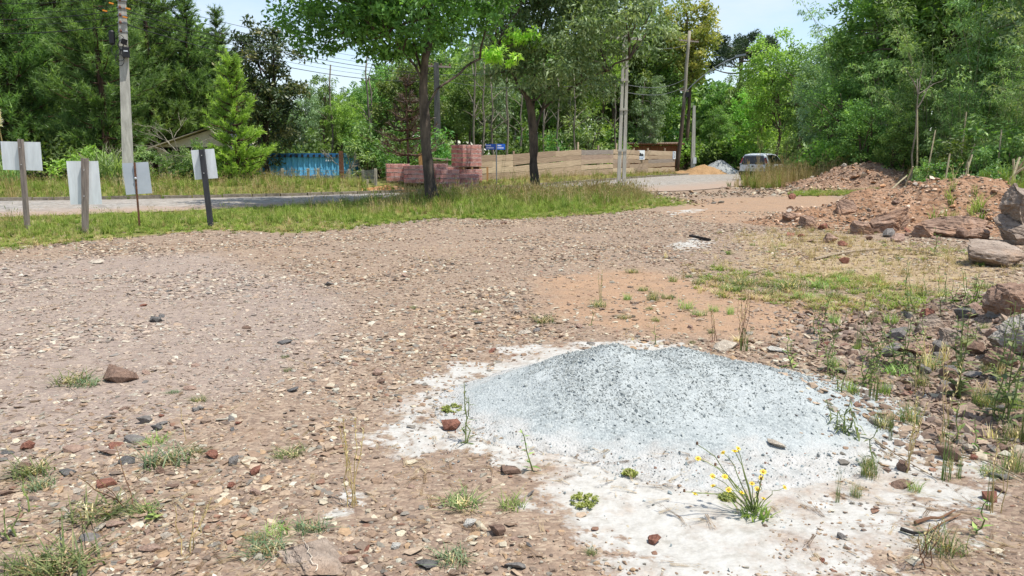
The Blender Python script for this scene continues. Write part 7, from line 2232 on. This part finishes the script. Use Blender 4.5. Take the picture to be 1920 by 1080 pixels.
# ------------------------------------------------------------------ sticks and scraps
M_STICK = simple("grey_stick", srgb(166, 150, 128), srgb(118, 104, 86), 9, .9, .3, stretch=(3, 3, 1))
M_STICKP = simple("pale_dead_stem", srgb(184, 172, 142), srgb(140, 128, 100), 9, .8, .2, stretch=(3, 3, 1))
M_CHAR = simple("charred_wood", srgb(54, 50, 48), srgb(34, 32, 32), 8, .9, .5, stretch=(1, 5, 5))
def stick(P, r, label, m=None, name="stick", cat="stick", lift=.015):
    pts = [onz(px, py) + Vector((0, 0, lift)) for px, py in P]
    o0 = pts[0]
    P2 = np.array([q - o0 for q in pts]); dd = np.linspace(0, 1, len(P2)); t2 = np.linspace(0, 1, 12)
    c = np.c_[[np.interp(t2, dd, P2[:, i]) for i in range(3)]].T
    c[1:-1] = (c[:-2] + 2 * c[1:-1] + c[2:]) / 4
    mb = MB(); mb.tube(c, np.linspace(r, r * .5, 12), 6); o = mb.obj(name, m or M_STICK, None, tuple(o0)); return tag(o, label, cat)
stick([(1528, 489), (1575, 478), (1625, 471), (1685, 469), (1742, 477)], .022, "long curved grey stick lying on the straw ground", lift=.03)
stick([(1505, 443), (1560, 442)], .012, "short straight twig in front of the earth heap's left tip")
stick([(1715, 986), (1745, 976), (1762, 978), (1790, 962)], .008, "forked reddish twig on the white dust at lower right", M_STEMR)
stick([(1735, 1005), (1770, 985), (1800, 970)], .005, "thin reddish twig crossing the forked one at lower right", M_STEMR)
stick([(1688, 998), (1712, 1006), (1745, 1004)], .009, "dark twig left of the forked twig", M_CHAR)
stick([(1778, 852), (1850, 868), (1920, 905)], .006, "long thin bent stem across the dust at the right edge")
stick([(1640, 830), (1700, 870), (1760, 905)], .004, "fine dry stem lying right of the gravel heap")
p = onz(1312, 450); mb = MB(); mb.box((0, 0, 0), (.44, .075, .045), (0, .10, -.85), jit=.006, rng=rg); o = mb.obj("charred_plank", M_CHAR, None, (p.x, p.y, p.z + .045)); tag(o, "short charred plank lying on the pale dust patch", "plank")
def pole_stick(a, b_, Y0, Y1, r, label, m=None):
    A, B_ = at_y(*a, Y0), at_y(*b_, Y1); A.z = min(A.z, float(Z(A.x, A.y)) + .02)
    mb = MB(); mb.tube(curve((0, 0, 0), B_ - A, .05, 5), np.linspace(r, r * .8, 5), 6); o = mb.obj("bamboo_stick", m or M_STICKP, None, tuple(A)); return tag(o, label, "stick", "cut bamboo stems at the thicket")
ds = [((1771, 325), (1781, 288), 24, 24.2, "upright cut stem between the two heaps"), ((1800, 328), (1823, 290), 23, 23.3, "leaning cut stem right of the upright one"), ((1818, 326), (1815, 303), 22.5, 22.6, "short cut stem right of the leaning one"), ((1805, 262), (1812, 210), 30, 30.4, "pale stem standing against the dark thicket"), ((1726, 284), (1720, 205), 31, 31.6, "tall pale stem left of the thicket's middle"),
      ((1875, 275), (1878, 243), 27, 27.2, "short pale stem in the dark gap of the thicket"), ((1742, 256), (1754, 244), 29, 29.5, "slanting broken stem in the thicket"), ((1695, 305), (1712, 312), 26, 25.5, "white cut stem lying at the foot of the thicket"), ((1800, 280), (1828, 270), 28, 27.6, "nearly level broken stem above the weeds"), ((1895, 330), (1912, 295), 17, 17.2, "cut stem leaning in the pile at the right edge"),
      ((1906, 330), (1900, 298), 17.3, 17.4, "second cut stem in the pile at the right edge"), ((1880, 322), (1922, 300), 17.6, 17.2, "level cut stem across the pile at the right edge"), ((1884, 328), (1924, 312), 17, 16.8, "lowest level cut stem of the pile at the right edge"), ((1740, 362), (1790, 340), 20, 20.5, "long pale stem lying between the two earth heaps"), ((1650, 350), (1700, 330), 24, 24.4, "pale forked branch on the right foot of the rubble heap"),
      ((1676, 352), (1712, 346), 21, 21.3, "curved pale branch behind the orange earth heap")]
for a, b_, y0, y1, lb in ds: pole_stick(a, b_, y0, y1, .03, lb)
# slim pale tree standing before the thicket
p = at_y(1712, 325, 30); t = thing("slim_sapling", "slim pale leafless sapling forking high in front of the thicket", "sapling", (p.x, 30, gz(p.x, 30)))
mb = MB(); e = np.array(at_y(1723, 110, 30) - p); c = curve((0, 0, -.2), e, 0, 9, rg, .05); mb.tube(c, np.linspace(.036, .018, 9), 6); mb.obj("trunk", M_BARKM, t, smooth=True)
for (px, py), f in (((1760, 95), .85), ((1700, 88), .93), ((1735, 80), .97), ((1778, 108), .88)):
    q = c[int(f * 8)]; mb = MB(); mb.tube(curve(q, np.array(at_y(px, py, 30) - p), .05, 6, rg, .03), np.linspace(.03, .008, 6), 5); mb.obj("branch", M_BARKM, t)
# ordinals where an automatic label repeats
groups_ = {}
for o, lb, px, py in AUTO: groups_.setdefault(lb, []).append((px, py, o))
ORD = ["first", "second", "third", "fourth", "fifth", "sixth", "seventh", "eighth", "ninth", "tenth", "eleventh", "twelfth", "thirteenth", "fourteenth", "fifteenth", "sixteenth", "seventeenth", "eighteenth", "nineteenth", "twentieth"]
for lb, L_ in groups_.items():
    L_.sort(key=lambda q: q[0])
    for i, (px, py, o) in enumerate(L_):
        o["label"] = lb if len(L_) == 1 else "%s from the left: %s" % (ORD[min(i, 19)], lb)
def vein(o, colour):
    """thin proud quartz seam across the top of the slab"""
    dg = bpy.context.evaluated_depsgraph_get(); dg.update()
    me = o.data; V = np.array([v.co[:] for v in me.vertices]); mb = MB(); P = []
    lo, hi = V.min(0), V.max(0)
    for f in np.linspace(.08, .92, 16):
        x = lo[0] + (hi[0] - lo[0]) * (.30 + .34 * f); y = lo[1] + (hi[1] - lo[1]) * (1 - f)
        m = (np.hypot(V[:, 0] - x, V[:, 1] - y) < .03) & (V[:, 2] > 0)
        if m.any(): P.append((x, y, V[m, 2].max() + .001))
    if len(P) > 3:
        P = np.array(P); P[1:-1, :2] += np.random.RandomState(4).normal(0, .006, (len(P) - 2, 2)); mb.tube(P, .0018, 5); q = mb.obj("quartz_vein", RM["pale"], o); return q
vein([o for o in COL.objects if o.name.startswith("slab_rock")][0], None)
